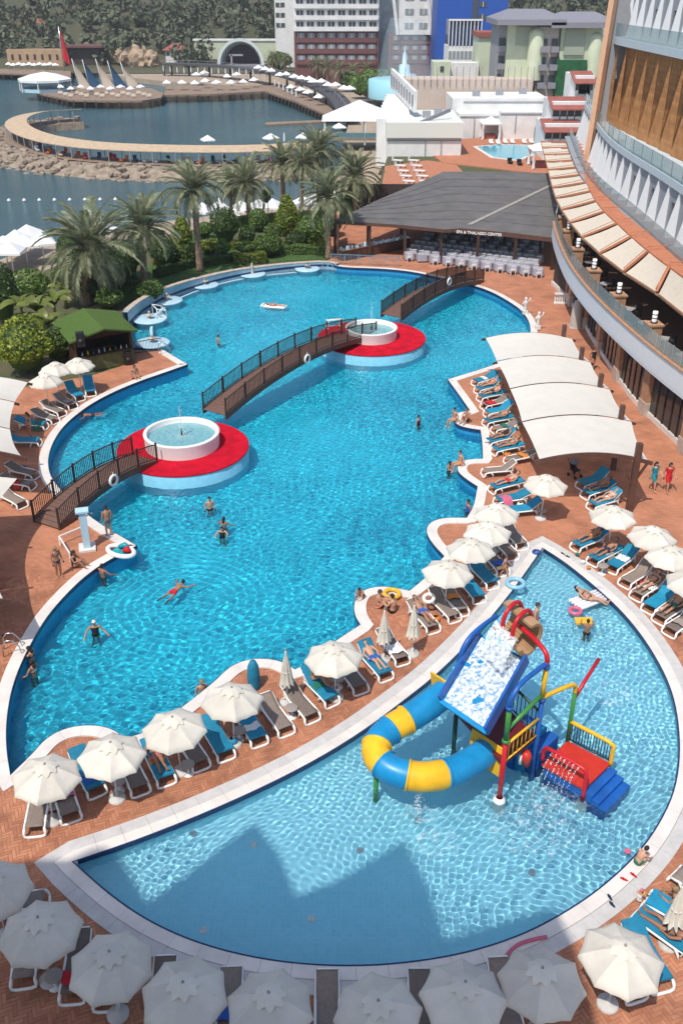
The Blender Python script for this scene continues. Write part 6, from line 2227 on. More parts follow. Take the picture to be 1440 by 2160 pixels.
m = MB(); m.bar(wl[0] + Vector((0, 0, .55)), wl[1] + Vector((0, 0, .55)), .5, 1.1); m.build('bar_counter', mat('hut_counter', (.09, .10, .03), .7, var=.3, vscale=3), root)
m = MB(); m.bar(wl[0] + Vector((0, 0, 1.12)), wl[1] + Vector((0, 0, 1.12)), .7, .06); m.build('counter_top', M_WOODDK, root)
for q in (wl[0], wl[1]):
 m = MB(); m.box((q.x, q.y, 1.3), (.18, .18, 2.6)); m.build('corner_post', M_WOODDK, root)
m = MB(); a, b, c_ = lf - ho, gf - ho, rf - ho; k = .25; m.add([a + Vector((0, k, -.1)), b + Vector((0, k, -.1)), c_ + Vector((0, k, -.1))], [(0, 1, 2), (2, 1, 0)]); m.build('gable', M_WOODDK, root)
for k in range(9):
 q = wl[0].lerp(wl[1], .1 + .1 * k); m = MB(); hh = random.uniform(.2, .34); m.lathe([(.045, 0), (.045, hh * .6), (.018, hh * .75), (.018, hh), (0, hh)], n=8); m.build('bottle', (M_LBLUE, C_YEL, C_GRN, M_PLASTW)[k % 4], root, (q.x, q.y + .1, 1.15))
# loudspeakers
for (x, y, z, lab) in ((272, 768, 0, 'black loudspeaker box on the deck by the hut railing'), (172, 730, 2.2, 'black loudspeaker mounted at the hut roof corner')):
 c = G(x, y, z)
 root = empty('loudspeaker', c, R(20), lab, 'speaker', 'black loudspeakers')
 m = MB(); m.box((0, 0, .5), (.55, .5, 1.0)); m.build('cabinet', M_BLACK, root)
 m = MB(); m.lathe([(.18, 0), (.2, .02), (0, .03)], n=16); o = m.build('cone', M_DKMETAL, root, (0, -.25, .4)); o.rotation_euler = (PI / 2, 0, 0)
# dark railing round the hut steps
a, b, c_ = G(268, 750), G(300, 745), G(342, 738)
root = empty('hut_railing', a, 0, 'black metal railing beside the hut at the deck tip', 'railing')
for s, e2 in ((a, b), (b, c_)):
 s0, e0_ = s - a, e2 - a
 for z in (.1, .95):
  m = MB(); m.bar(s0 + Vector((0, 0, z)), e0_ + Vector((0, 0, z)), .045); m.build('rail', M_BLACK, root)
 m = MB()
 for k in range(15): q = s0.lerp(e0_, k / 14); m.bar(q + Vector((0, 0, .1)), q + Vector((0, 0, .95)), .022)
 m.build('bars', M_BLACK, root)['kind'] = 'stuff'
c = G(14, 672); root = empty('gate_pillar', c, 0, 'stone gate pillar with white globe lamp at the left edge', 'pillar')
m = MB(); m.box((0, 0, .7), (.6, .6, 1.4)); m.build('shaft', M_CAP, root)
m = MB(); m.lathe([(.0, 1.42), (.12, 1.46), (.18, 1.6), (.12, 1.75), (0, 1.8)], n=12); m.build('globe_lamp', M_PLASTW, root)
# ------------------------------------------------------------------ bay, piers and far shore
M_DECKG = mat('pier_boards', (0.24, 0.17, 0.12), .8, var=.2, vscale=1.0)
M_PILE = mat('pier_piles', (0.03, 0.025, 0.022), .8)
M_STRAW = mat('straw_canopy', (0.48, 0.36, 0.24), .9, var=.15, vscale=1.0)
M_TENT = mat('white_tent', (0.76, 0.77, 0.78), .7)
M_SAILW = mat('sail_cream', (0.55, 0.47, 0.38), .8, var=.05)
M_SAILB = mat('sail_navy', (0.02, 0.08, 0.17), .8)
M_FLAG = mat('red_flag', (0.55, 0.01, 0.02), .8)
M_PGREEN = mat('pale_green_render', (0.50, 0.55, 0.40), .8, var=.08, vscale=.4)
M_OCHRE = mat('ochre_wall', (0.42, 0.28, 0.17), .85, var=.15, vscale=.4)
M_RTILE = mat('red_roof_tile', (0.28, 0.085, 0.065), .8, var=.15, vscale=1)
M_BRRED = mat('maroon_render', (0.15, 0.062, 0.058), .7, var=.08, vscale=.5)
M_BLUEP = mat('blue_cladding', (0.010, 0.075, 0.36), .5, var=.05)
M_GROOF = mat('grey_roof', (0.22, 0.22, 0.25), .7, var=.08)
M_HILL = mat('hill_soil', (0.10, 0.085, 0.05), .95, col2=(0.045, 0.06, 0.025), vscale=.05)
M_CLIFF = mat('cliff_rock', (0.34, 0.25, 0.17), .95, var=.35, vscale=.25, bump=.8, bscale=.8)

# pyramid beach umbrella
m = MB(); m.add([(0, 0, 2.75)] + [(1.45 * math.cos(R(45 + 90 * k)) * 1.1, 1.45 * math.sin(R(45 + 90 * k)) * 1.1, 1.95) for k in range(4)], [(0, 1 + k, 1 + (k + 1) % 4) for k in range(4)])
m.add([(1.6 * math.cos(R(45 + 90 * k)), 1.6 * math.sin(R(45 + 90 * k)), 1.95) for k in range(4)] + [(1.6 * math.cos(R(45 + 90 * k)), 1.6 * math.sin(R(45 + 90 * k)), 1.75) for k in range(4)], [(k, (k + 1) % 4, 4 + (k + 1) % 4, 4 + k) for k in range(4)])
PYR = m.mesh('canopy', M_TENT)
m = MB(); m.tube([(0, 0, 0), (0, 0, 2.7)], .05, 6); PPOLE = m.mesh('pole', M_PLASTW)
m = MB(); m.smooth = True; m.lathe([(.06, 2.9), (.14, 2.4), (.2, 1.5), (.14, 1.0), (.0, 1.0)], n=8); PCL = m.mesh('folded_canopy', M_TENT)
_n = [0]

def beach_umb(px, py, z, label, group='white umbrellas across the bay', closed=False, sc_=1.0):
 p = G(px, py, z)
 root = empty('beach_umbrella', p, random.uniform(0, 1.5), label, 'umbrella', group)
 root.scale = (sc_,) * 3
 obj('folded_canopy' if closed else 'canopy', PCL if closed else PYR, root); obj('pole', PPOLE, root)

def pier(name, pts, z, th, label, piles=True, m_=None, cat='pier'):
 pl = [G2(x, y, z) for x, y in pts]
 if area2(pl) < 0: pl.reverse()
 root = empty(name, (pl[0][0], pl[0][1], z), 0, label, cat)
 o0 = pl[0]
 q = [(x - o0[0], y - o0[1]) for x, y in pl]
 m = MB(); m.prism(q, -th, 0, bottom=True); m.build('deck', m_ or M_DECKG, root)
 if piles:
  P = resample(q, 3.2)
  m = MB(); m.tube([(0, 0, SEA_Z - z - 1), (0, 0, -th * .5)], .22, 6); pm = m.mesh('pile', M_PILE)
  for p in P: obj('pile', pm, root, (p.x, p.y, 0))
 return root

pier('round_pier', [(80, 196), (150, 210), (220, 212), (300, 212), (340, 206), (346, 197), (320, 186), (200, 182), (100, 182)], -2.9, .5, 'round jetty with striped sails and white parasols across the bay')
pier('long_pier', [(346, 200), (450, 198), (560, 192), (620, 212), (690, 242), (715, 238), (690, 222), (640, 200), (580, 180), (350, 181)], -2.9, .5, 'long bent bathing pier with white parasols at the far shore')
pier('far_promenade', [(-60, 152), (60, 156), (150, 162), (150, 150), (0, 142), (-60, 142)], -2.9, .5, 'promenade on piles at the far left shore')
# raised dark walkway along the shore
pts = [G(345, 135, 0), G(430, 136, 0), (G(520, 145, 0)), G(600, 158, 0), G(660, 178, 0), G(705, 200, -.5), G(728, 228, -1.5), G(735, 250, -2.2)]
root = empty('shore_walkway', pts[0], 0, 'dark raised walkway with white railing curving along the far shore', 'walkway')
P = smooth_line([p - pts[0] for p in pts], 2)
m = MB()
for i in range(len(P) - 1): m.bar(P[i], P[i + 1] + (P[i + 1] - P[i]) * .02, 4.5, .6)
m.build('deck', mat('walkway_dark', (.06, .06, .065), .8), root)
for i in range(0, len(P) - 1, 1):
 m = MB(); m.bar(P[i] + Vector((0, -2.1, 1.3)), P[i + 1] + Vector((0, -2.1, 1.3)), .1, .1); m.bar(P[i] + Vector((0, -2.1, 0)), P[i] + Vector((0, -2.1, 1.3)), .12); m.build('railing', M_GROOF, root)
 if i % 2 == 0:
  m = MB(); m.bar(P[i] + Vector((0, 0, -4)), P[i], .6); m.build('support', M_PILE, root)
pier('floating_jetty', [(560, 258), (700, 252), (700, 256), (560, 263)], -4.6, .5, 'thin floating jetty in the calm bay', piles=False)

LBL = ['white pyramid parasol on the long pier, place %d from the left']
names = ['first', 'second', 'third', 'fourth', 'fifth', 'sixth', 'seventh', 'eighth', 'ninth', 'tenth', 'eleventh', 'twelfth', 'thirteenth', 'fourteenth', 'fifteenth', 'sixteenth', 'seventeenth', 'eighteenth', 'nineteenth', 'twentieth']
for i, (x, y) in enumerate([(353, 190), (385, 190), (412, 191), (434, 186), (458, 190), (488, 190), (514, 188), (536, 184), (480, 176), (500, 172), (432, 168), (415, 172)]):
 beach_umb(x, y, -2.9, 'white pyramid parasol on the far straight pier, %s of its row' % names[i])
for i, (x, y) in enumerate([(614, 200), (634, 206), (650, 212), (672, 222)]):
 beach_umb(x, y, -2.9, 'white pyramid parasol on the bent arm of the pier, %s from the left' % names[i])
for i in range(16):
 beach_umb(346 + i * 14.5, 160 + .6 * i + random.uniform(-2, 2), -2.0, 'folded white parasol behind the far pier, %s from the left' % names[i], 'folded white parasols behind the far pier', True)
for i in range(6):
 beach_umb(580 + i * 9, 191 + i * 5, -2.9, 'folded white parasol on the bent pier arm, %s from the left' % names[i], 'folded white parasols on the bent pier', True)
for i in range(14):
 beach_umb(545 + i * 15 + random.uniform(-4, 4), 160 + i * 3.6 + random.uniform(-4, 4), -.5, 'white parasol on the far beach below the hotel, %s from the left' % names[i], 'white parasols on the far beach')
for i in range(10):
 beach_umb(20 + i * 11, 146 + (i % 2) * 2, -2.9, 'small white parasol on the far left promenade, %s from the left' % names[i], 'white parasols on the far left promenade', sc_=.85)
for i in range(9):
 beach_umb(130 + i * 21, 196 + (i % 2) * 4, -2.9, 'cream parasol on the round jetty, %s from the left' % names[i], 'cream parasols on the round jetty', sc_=.8)
for i, (x, y) in enumerate([(440, 318), (572, 314), (600, 314), (640, 312), (690, 300), (715, 290)]):
 beach_umb(x, y, -3.0, 'white parasol at the near harbour beach, %s from the left' % names[i], 'white parasols by the near harbour beach', closed=i in (2,))
for i, (x, y) in enumerate([(18, 562), (42, 548), (4, 575), (66, 536), (30, 575), (95, 555), (60, 560)]):
 beach_umb(x, y, -3.6, 'large white beach parasol beyond the left garden bushes, %s of seven' % names[i], 'white parasols on the left beach', sc_=1.25)
for i, (x, y) in enumerate([(430, 470), (460, 468), (510, 466), (548, 462), (575, 460), (640, 455), (668, 450), (705, 442)]):
 beach_umb(x, y + 12, -3.6, 'white beach parasol top behind the sea side hedge, %s from the left' % names[i], 'white parasols behind the sea side hedge', sc_=1.2)
# triangular shade sails on the near beach
for (a, b, c_, lab) in (((182, 438), (245, 480), (215, 505), 'white triangular shade sail behind the squat palm'), ((462, 420), (505, 455), (455, 460), 'white triangular shade sail between the garden palms')):
 A, B, C_ = G(*a, 1.2), G(*b, -.8), G(*c_, -.8)
 root = empty('shade_sail', (A.x, A.y, -3.6), 0, lab, 'shade sail', 'white triangular shade sails')
 o_ = Vector((A.x, A.y, -3.6))
 m = MB(); m.add([A - o_, B - o_, C_ - o_] + [v - o_ - Vector((0, 0, .04)) for v in (A, B, C_)], [(0, 1, 2), (5, 4, 3), (0, 3, 4, 1), (1, 4, 5, 2), (2, 5, 3, 0)]); m.build('cloth', M_TENT, root)
 for v in (A, B, C_):
  m = MB(); q = v - o_; m.tube([(q.x, q.y, 0), q + Vector((0, 0, .1))], .08, 6); m.build('mast', M_STEEL, root)
# white tent and sails on the round jetty
c = G(98, 192, -2.9)
root = empty('white_pavilion', c, 0, 'white octagonal pavilion tent on the left of the round jetty', 'tent')
m = MB(); m.lathe([(7.6, 2.6), (7.6, 3.2), (4, 4.3), (0, 5.0)], n=8, sm=False); m.build('roof', M_TENT, root)
for k in range(8):
 a = 2 * PI * (k + .0) / 8; m = MB(); m.box((7.3 * math.cos(a), 7.3 * math.sin(a), 1.4), (.25, .25, 2.8)); m.build('post', M_WHITE, root)
m = MB(); m.lathe([(6.6, 0), (6.6, .9)], n=8, sm=False); m.build('side_panel', M_LBLUE, root)
for i, (x, y, h, mt, nm) in enumerate([(168, 188, 62, M_SAILW, 'cream'), (190, 184, 56, M_SAILB, 'navy blue'), (218, 186, 60, M_SAILW, 'cream'), (243, 184, 54, M_SAILB, 'navy blue'), (270, 184, 52, M_SAILW, 'cream')]):
 c = G(x, y, -2.9); t_ = V(x - 16, y - h, c.y)
 root = empty('decorative_sail', c, 0, '%s triangular sail on the round jetty, %s from the left' % (nm, names[i]), 'sail', 'sails on the round jetty')
 H_ = t_.z - c.z; m = MB(); n = 8; vs_ = []
 for j in range(n + 1):
  t = j / n; w_ = 3.6 * (1 - t) ** .8; x0 = (t_.x - c.x) * t
  vs_ += [(x0, 0, H_ * t), (x0 + w_ * .55, .5 * math.sin(PI * t) + .4, H_ * t + .1), (x0 + w_, 0, H_ * t * .97)]
 m.smooth = True; m.add(vs_, [f for j in range(n) for f in ((j * 3, j * 3 + 1, j * 3 + 4, j * 3 + 3), (j * 3 + 1, j * 3 + 2, j * 3 + 5, j * 3 + 4))]); m.build('cloth', mt, root)
 m = MB(); m.tube([(0, 0, 0), (t_.x - c.x, 0, H_ + .3)], .1, 6); m.build('mast', M_WHITE, root)
# bar and seats on the jetty
for i in range(18):
 c = G(128 + i * 11, 200 + (i % 3) * 3, -2.9); m = MB(); m.box((0, 0, .45), (1.3, .7, .25)); m.box((0, .3, .75), (1.3, .12, .5)); m.box((-.5, 0, .16), (.1, .6, .32)); m.box((.5, 0, .16), (.1, .6, .32))
 tag(m.build('jetty_sofa', M_SAILW, None, c), 'cream sofa on the round jetty below the sails, %s from the left' % names[i], 'sofa', 'sofas on the round jetty')
# flag
c = G(136, 150, -2.9); t_ = V(124, 55, c.y)
root = empty('flag_pole', c, 0, 'tall flagpole with a hanging red flag on the far left shore', 'flag')
m = MB(); m.tube([(0, 0, 0), (0, 0, t_.z - c.z)], [.22, .12], 8); m.build('pole', M_STEEL, root)
H_ = t_.z - c.z; m = MB(); m.smooth = True; vs_ = []
for j in range(9):
 for i in range(5):
  u, v = i / 4, j / 8
  vs_.append((.2 + 2.4 * u * (.35 + .65 * v), .5 * math.sin(u * 7 + v * 3), H_ - .6 - 9.5 * v - 2.6 * u))
m.add(vs_, [(j * 5 + i, j * 5 + i + 1, (j + 1) * 5 + i + 1, (j + 1) * 5 + i) for j in range(8) for i in range(4)]); m.build('flag', M_FLAG, root)

# breakwater hook with rocks and straw canopy
BWP = [(660, 345), (560, 352), (450, 354), (330, 352), (230, 348), (150, 340), (85, 328), (35, 308), (22, 288), (45, 272), (95, 262), (170, 258)]
P = resample(smooth_line([Vector(G2(x, y, -4)) for x, y in BWP], 2), 2.0, closed=False)
root = empty('breakwater', (P[0].x, P[0].y, SEA_Z), 0, 'hook-shaped rock breakwater with beige canopy walkway in the bay', 'breakwater')
o_ = Vector((P[0].x, P[0].y, SEA_Z)); nP = len(P)
nr_ = []
for i in range(nP):
 d = (P[min(i + 1, nP - 1)] - P[max(i - 1, 0)]).normalized(); nr_.append(Vector((-d.y, d.x)))
sgn = 1 if (P[5] + nr_[5]).y < P[5].y else -1
nr_ = [v * sgn for v in nr_]       # outer side
rows = []
for off, z in ((-4.5, -1), (-4.0, 1.4), (2.2, 1.5), (4.5, 1.5), (8.5, -.4), (10, -2)):
 rows.append([(P[i].x + nr_[i].x * off - o_.x, P[i].y + nr_[i].y * off - o_.y, z + (.3 * noise.noise(Vector((i * .7, off, 0))))) for i in range(nP)])
m = MB()
for a, b in zip(rows[:-1], rows[1:]): m.strip(a, b)
m.build('mound', M_ROCK, root)
m = MB(); m.strip(rows[1], [(P[i].x + nr_[i].x * 2.0 - o_.x, P[i].y + nr_[i].y * 2.0 - o_.y, 1.62) for i in range(nP)]); m.build('walk_surface', M_DECKG, root)
RK = []
for k in range(5):
 rr = random.Random(k); bm = bmesh.new(); bmesh.ops.create_icosphere(bm, subdivisions=1, radius=1)
 for v in bm.verts: v.co *= rr.uniform(.7, 1.25); v.co.z *= .75
 me = bpy.data.meshes.new('rock'); bm.to_mesh(me); bm.free(); me.materials.append(M_ROCK); RK.append(me)
for k in range(280):
 i = random.randrange(nP); off = random.uniform(2.6, 9.0)
 z = 1.6 - max(0, off - 4.2) * .42
 o = obj('rock', RK[k % 5], root, (P[i].x + nr_[i].x * off - o_.x + random.uniform(-1, 1), P[i].y + nr_[i].y * off - o_.y, z), random.uniform(0, 6)); s_ = random.uniform(.5, 1.0); o.scale = (s_, s_, s_)
for i in range(0, nP - 1):
 a0, a1 = P[i] + nr_[i] * -3.4 - Vector((o_.x, o_.y)), P[i + 1] + nr_[i + 1] * -3.4 - Vector((o_.x, o_.y))
 b0, b1 = P[i] + nr_[i] * 1.0 - Vector((o_.x, o_.y)), P[i + 1] + nr_[i + 1] * 1.0 - Vector((o_.x, o_.y))
 m = MB(); zt_ = 3.7
 m.add([(a0.x, a0.y, zt_ + .5), (a1.x, a1.y, zt_ + .5), (b1.x, b1.y, zt_), (b0.x, b0.y, zt_), (a0.x, a0.y, zt_ + .38), (a1.x, a1.y, zt_ + .38), (b1.x, b1.y, zt_ - .12), (b0.x, b0.y, zt_ - .12)], [(0, 1, 2, 3), (7, 6, 5, 4), (0, 4, 5, 1), (1, 5, 6, 2), (2, 6, 7, 3), (3, 7, 4, 0)])
 m.build('canopy_panel', M_STRAW, root)
 if i % 2 == 0:
  for q in (a0, b0):
   m = MB(); m.box((q.x, q.y, 2.6), (.12, .12, 2.3)); m.build('post', M_GREYW, root)
cols = [mat('deck_chair_orange', (.55, .14, .03), .7), mat('deck_chair_white', (.65, .65, .65), .6), M_SAILB, mat('deck_chair_red', (.42, .03, .03), .7), M_SAILW]
for k in range(34):
 i = int(2 + k * (nP * .55) / 34); q = P[i] - nr_[i] * random.uniform(-.2, 2.4)
 m = MB(); m.box((0, 0, .3), (.65, 1.5, .12)); m.box((0, .8, .6), (.65, .15, .7)); m.box((0, -.5, .12), (.5, .1, .24)); m.box((0, .5, .12), (.5, .1, .24))
 tag(m.build('deck_chair', cols[random.randrange(5)], None, (q.x, q.y, SEA_Z + 1.62), random.uniform(-.6, .6)), 'small deck chair under the breakwater canopy in the %s bay, %s chair' % (names[k // 2], ('left', 'right')[k % 2]), 'deck chair', 'deck chairs on the breakwater')
# buoys on a rope
for k in range(8):
 c = G(20 + k * 32, 424 - k * .3, SEA_Z); m = MB(); m.lathe([(0, -.2), (.3, 0), (.32, .15), (.0, .42)], n=10); tag(m.build('buoy', M_PLASTW, None, c), 'small white buoy in the floating line, %s from the left' % names[k], 'buoy', 'white buoys on the sea')

# ------------------------------------------------------------------ hill and wood
m = MB(); m.smooth = True
nx_, ny_ = 50, 24

def hill_z(x, y):
 t = max(0, y - 372 - 30 * math.sin(x * .008 + 1))
 return -3.4 + t * .20 + 5 * noise.noise(Vector((x * .012, y * .012, 0))) * min(1, t / 60) + max(0, t - 140) * .10

vs_ = []
for j in range(ny_ + 1):
 for i in range(nx_ + 1):
  x = -420 + 900 * i / nx_; y = 360 + 560 * (j / ny_) ** 1.3; vs_.append((x, y, hill_z(x, y)))
m.add(vs_, [(j * (nx_ + 1) + i, j * (nx_ + 1) + i + 1, (j + 1) * (nx_ + 1) + i + 1, (j + 1) * (nx_ + 1) + i) for j in range(ny_) for i in range(nx_)])
tag(m.build('hillside', M_HILL), kind='structure')
CC, UU, WW = [], [], []
rw = np.random.default_rng(11)
for k in range(1500):
 y = 385 + 330 * rw.random() ** 1.2; x = rw.uniform(-.40, .40) * y + rw.normal() * 3
 u = 720 + F_PX * x / (y * CT + 20 * ST)
 if 440 < u < 640 and y < 425: continue
 h = rw.uniform(4, 9) * (1.25 if rw.random() < .2 else 1)
 w_ = h * rw.uniform(.32, .6)
 nlf = 60 if y < 500 else 36
 C, U, W_ = leaf_cloud(nlf, int(k), rw.uniform(.55, 1.0), 'ball', (w_, w_, h / 2), .55, .4)
 CC.append(C + np.array([x, y, hill_z(x, y) + h * .55])); UU.append(U); WW.append(W_)
o = obj('hillside_wood', quads_mesh('hillside_wood', np.concatenate(CC), np.concatenate(UU), np.concatenate(WW), L_FAR)); tag(o, 'grey-green wooded hillside beyond the bay', 'wood', kind='stuff')

# ------------------------------------------------------------------ far buildings
def bbox_px(x0, x1, yb, yt, Y):
 """left, right, bottom and top in metres on the plane at distance Y"""
 a, b = V(x0, yb, Y), V(x1, yt, Y)
 return a.x, b.x, a.z, b.z

def block(root, nm, x0, x1, z0, z1, y0, y1, mt, o_):
 m_ = MB(); m_.box(((x0 + x1) / 2 - o_.x, (y0 + y1) / 2 - o_.y, (z0 + z1) / 2 - o_.z), (x1 - x0, y1 - y0, z1 - z0)); return m_.build(nm, mt, root)

def facade(root, o_, x0, x1, z0, z1, Y, cols_, rows_, mt_glass, mt_band, wfrac=.62, band_h=.36, proud=.5, ledge=True):
 W1 = (x1 - x0) / cols_; H1 = (z1 - z0) / rows_
 m_ = MB(); m_.box((0, 0, 0), (W1 * wfrac, .2, H1 * .42)); wm_ = m_.mesh('window', mt_glass)
 m_ = MB(); m_.box((0, 0, 0), (W1 * wfrac * .08, .1, H1 * .42)); mu_ = m_.mesh('mullion', M_WHITE)
 for r in range(rows_):
  zc = z0 + H1 * (r + .64)
  for c_ in range(cols_):
   w_ = obj('window', wm_, root, (x0 + W1 * (c_ + .5) - o_.x, Y - .04 - o_.y, zc - o_.z)); obj('mullion', mu_, w_, (0, -.1, 0))
  if ledge:
   m_ = MB(); m_.box(((x0 + x1) / 2 - o_.x, Y - proud / 2 - o_.y, z0 + H1 * (r + .20) - o_.z), (x1 - x0, proud, H1 * band_h)); m_.build('balcony_band', mt_band, root)

M_WIN = mat('far_window', (.06, .07, .08), .3)
M_WIN2 = mat('far_window_light', (.25, .28, .30), .3)
# big white hotel with maroon plinth
Yh = 318
x0, x1, z0, z1 = bbox_px(622, 800, 168, 0, Yh)
o_ = Vector((x0, Yh, -3.5)); root = empty('seaside_hotel', o_, 0, 'large white seaside hotel block with maroon lower floors', 'building')
zm = V(700, 66, Yh).z
block(root, 'lower_block', x0, x1, -3.5, zm, Yh, Yh + 22, M_BRRED, o_)
block(root, 'upper_block', x0, x1, zm, 48, Yh, Yh + 22, M_WHITE, o_)
facade(root, o_, x0 + .3, x1 - .3, zm, zm + 15, Yh, 8, 5, M_WIN, M_WHITE, .66, .36, 1.0)
facade(root, o_, x0 + .6, x1 - .6, zm - 9, zm, Yh, 8, 3, M_WIN2, M_BRRED, .7, .4, .5)
xa, xb, _, _ = bbox_px(838, 916, 168, 0, Yh)
block(root, 'east_lower_block', x1 + 3, xb, -3.5, zm - 1, Yh + 3, Yh + 22, M_BRRED, o_)
block(root, 'east_upper_block', xa, xb, zm - 1, 48, Yh + 2, Yh + 22, M_WHITE, o_)
facade(root, o_, xa + 1, xb - .8, zm - 1, zm + 14, Yh + 2, 2, 4, M_WIN2, M_WHITE, .6, .34, .4, False)
facade(root, o_, x1 + 4, xb - .8, zm - 9, zm - 1, Yh + 3, 4, 3, M_WIN2, M_BRRED, .6, .3, .3)
block(root, 'link_block', x1, xa, -3.5, 40, Yh + 10, Yh + 20, mat('pale_blue_glazing', (.30, .40, .48), .3, var=.2, vscale=.6), o_)
for xx in (xa - .3, xb - .4):
 m = MB(); m.bar((xx - o_.x, -.3 + 2, zm - o_.z - 1), (xx - 2.4 - o_.x, 1.6, 30), .9, .9); m.build('white_mast', M_WHITE, root)
# grey tower at the left of it
x0, x1, z0, z1 = bbox_px(580, 626, 60, 0, 380)
o_ = Vector((x0, 380, 0)); root = empty('white_tower', o_, 0, 'narrow white tower block behind the left corner of the seaside hotel', 'building')
block(root, 'wall', x0, x1, -3, 60, 380, 395, M_WHITE, o_); facade(root, o_, x0, x0 + 4, z0 - 1, z0 + 15, 380, 1, 5, M_WIN, M_WHITE, .8, .3, .3, False)
# blue block
Yb = 290
x0, x1, z0, z1 = bbox_px(918, 1072, 116, 0, Yb)
o_ = Vector((x0, Yb, -3)); root = empty('blue_building', o_, 0, 'tall bright blue building right of the white hotel', 'building')
block(root, 'wall', x0, x1, -3, 50, Yb, Yb + 18, M_BLUEP, o_)
xs_ = V(1000, 50, Yb).x; m = MB(); m.box((xs_ - o_.x, -.1, 22), (1.4, .3, 60)); m.build('window_strip', M_WIN, root)
facade(root, o_, xs_ + 1, xs_ + 3, 14, 26, Yb, 1, 4, M_WIN, M_BLUEP, .9, .1, .1, False)
# white gridded glasshouse
Yg = 240
x0, x1, z0, z1 = bbox_px(944, 1016, 118, 42, Yg)
o_ = Vector((x0, Yg, 0)); root = empty('glazed_hall', o_, 0, 'white-framed glazed hall in front of the blue building', 'building')
block(root, 'wall', x0, x1, -3, z0 + 2, Yg, Yg + 10, M_WHITE, o_); block(root, 'glass', x0 + .2, x1 - .2, z0 + 2, z1, Yg + .3, Yg + 9, mat('blue_reflecting_glass', (.02, .05, .14), .15), o_)
for k in range(10):
 x = x0 + (x1 - x0) * k / 9; m = MB(); m.box((x - o_.x, 0, (z0 + 2 + z1) / 2), (.18, .4, z1 - z0 - 2)); m.build('frame_bar', M_WHITE, root)
for k in range(8):
 x = x0 + (x1 - x0) * (k + .5) / 8; m = MB(); m.box((x - o_.x, -.05, z0 + .2), (.7, .1, 1.6)); m.build('window', M_WIN2, root)
m = MB(); m.box(((x0 + x1) / 2 - o_.x, 0, z1), (x1 - x0 + .4, .5, .35)); m.build('top_rail', M_WHITE, root)
# pale green hotel with grey roof
Yp = 202
x0, x1, z0, z1 = bbox_px(1050, 1286, 205, 36, Yp)
o_ = Vector((x0, Yp, 0)); root = empty('pale_green_hotel', o_, 0, 'pale green apartment hotel with broad grey roof above the white amphitheatre', 'building')

def gx(px, Y=Yp): return V(px, 100, Y).x

def gz(py, Y=Yp): return V(720, py, Y).z

block(root, 'wall', gx(1068), gx(1180), 0, gz(52), Yp, Yp + 14, M_PGREEN, o_)
block(root, 'wall', gx(1178), gx(1290), 0, gz(56), Yp - 1, Yp + 14, M_PGREEN, o_)
block(root, 'recess', gx(1052), gx(1070), 0, gz(55), Yp + 1.5, Yp + 12, M_GREYW, o_)
block(root, 'balcony_bay', gx(1132), gx(1172), 0, gz(56), Yp - 1.2, Yp + 2, mat('balcony_beige', (.40, .36, .33), .8, var=.1), o_)
block(root, 'grey_panel', gx(1086), gx(1116), gz(95), gz(56), Yp - .3, Yp + 1, M_GROOF if False else mat('sage_panel', (.30, .34, .27), .7), o_)
block(root, 'grey_panel', gx(1186), gx(1228), gz(115), gz(60), Yp - 1.4, Yp + 1, mat('sage_panel', (.30, .34, .27)), o_)
block(root, 'green_screen', gx(1172), gx(1236), gz(198), gz(125), Yp - 2.0, Yp - 1.5, mat('green_netting', (.01, .09, .03), .8, var=.3, vscale=1), o_)
for (xc, yt_, yb_) in ((1128, 58, 168), (1252, 68, 160)):
 m = MB(); m.smooth = True; xx = gx(xc) - o_.x; m.lathe([(1.5, gz(yb_)), (1.5, gz(yt_ + 14)), (1.2, gz(yt_ + 5)), (.7, gz(yt_)), (0, gz(yt_ - 2))], (xx, -.6, 0), n=20); m.build('round_turret', M_PGREEN, root)
for px_ in (1058, 1062):
 pass
for (px_, k) in ((1060, 3), (1143, 3), (1165, 3)):
 for r in range(k):
  zz = gz(92 + r * 38); m = MB(); m.box((gx(px_) - o_.x, -1.3 if px_ > 1100 else 1.4, zz), (1.2, .2, 1.8)); w_ = m.build('window', M_WIN, root)
  m = MB(); m.box((gx(px_) - o_.x, -1.9 if px_ > 1100 else .9, zz - .9), (1.5, 1.2, 1.0)); m.build('balcony', M_GROOF, root)
for (xa_, xb_, yt_, ybm) in ((1040, 1182, 26, 52), (1152, 1292, 26, 58)):
 za, zb_ = gz(ybm), gz(ybm - 12)
 m = MB(); m.box(((gx(xa_) + gx(xb_)) / 2 - o_.x, 5, (za + zb_) / 2), (gx(xb_) - gx(xa_), 16, zb_ - za)); m.build('eave', M_GROOF, root)
 m = MB(); X0, X1 = gx(xa_) - o_.x, gx(xb_) - o_.x
 m.add([(X0, -3, zb_), (X1, -3, zb_), (X1, 13, zb_), (X0, 13, zb_), (X0 + 3, 5, zb_ + 1.6), (X1 - 3, 5, zb_ + 1.6)], [(0, 1, 5, 4), (1, 2, 5), (2, 3, 4, 5), (3, 0, 4)]); m.build('roof', M_GROOF, root)
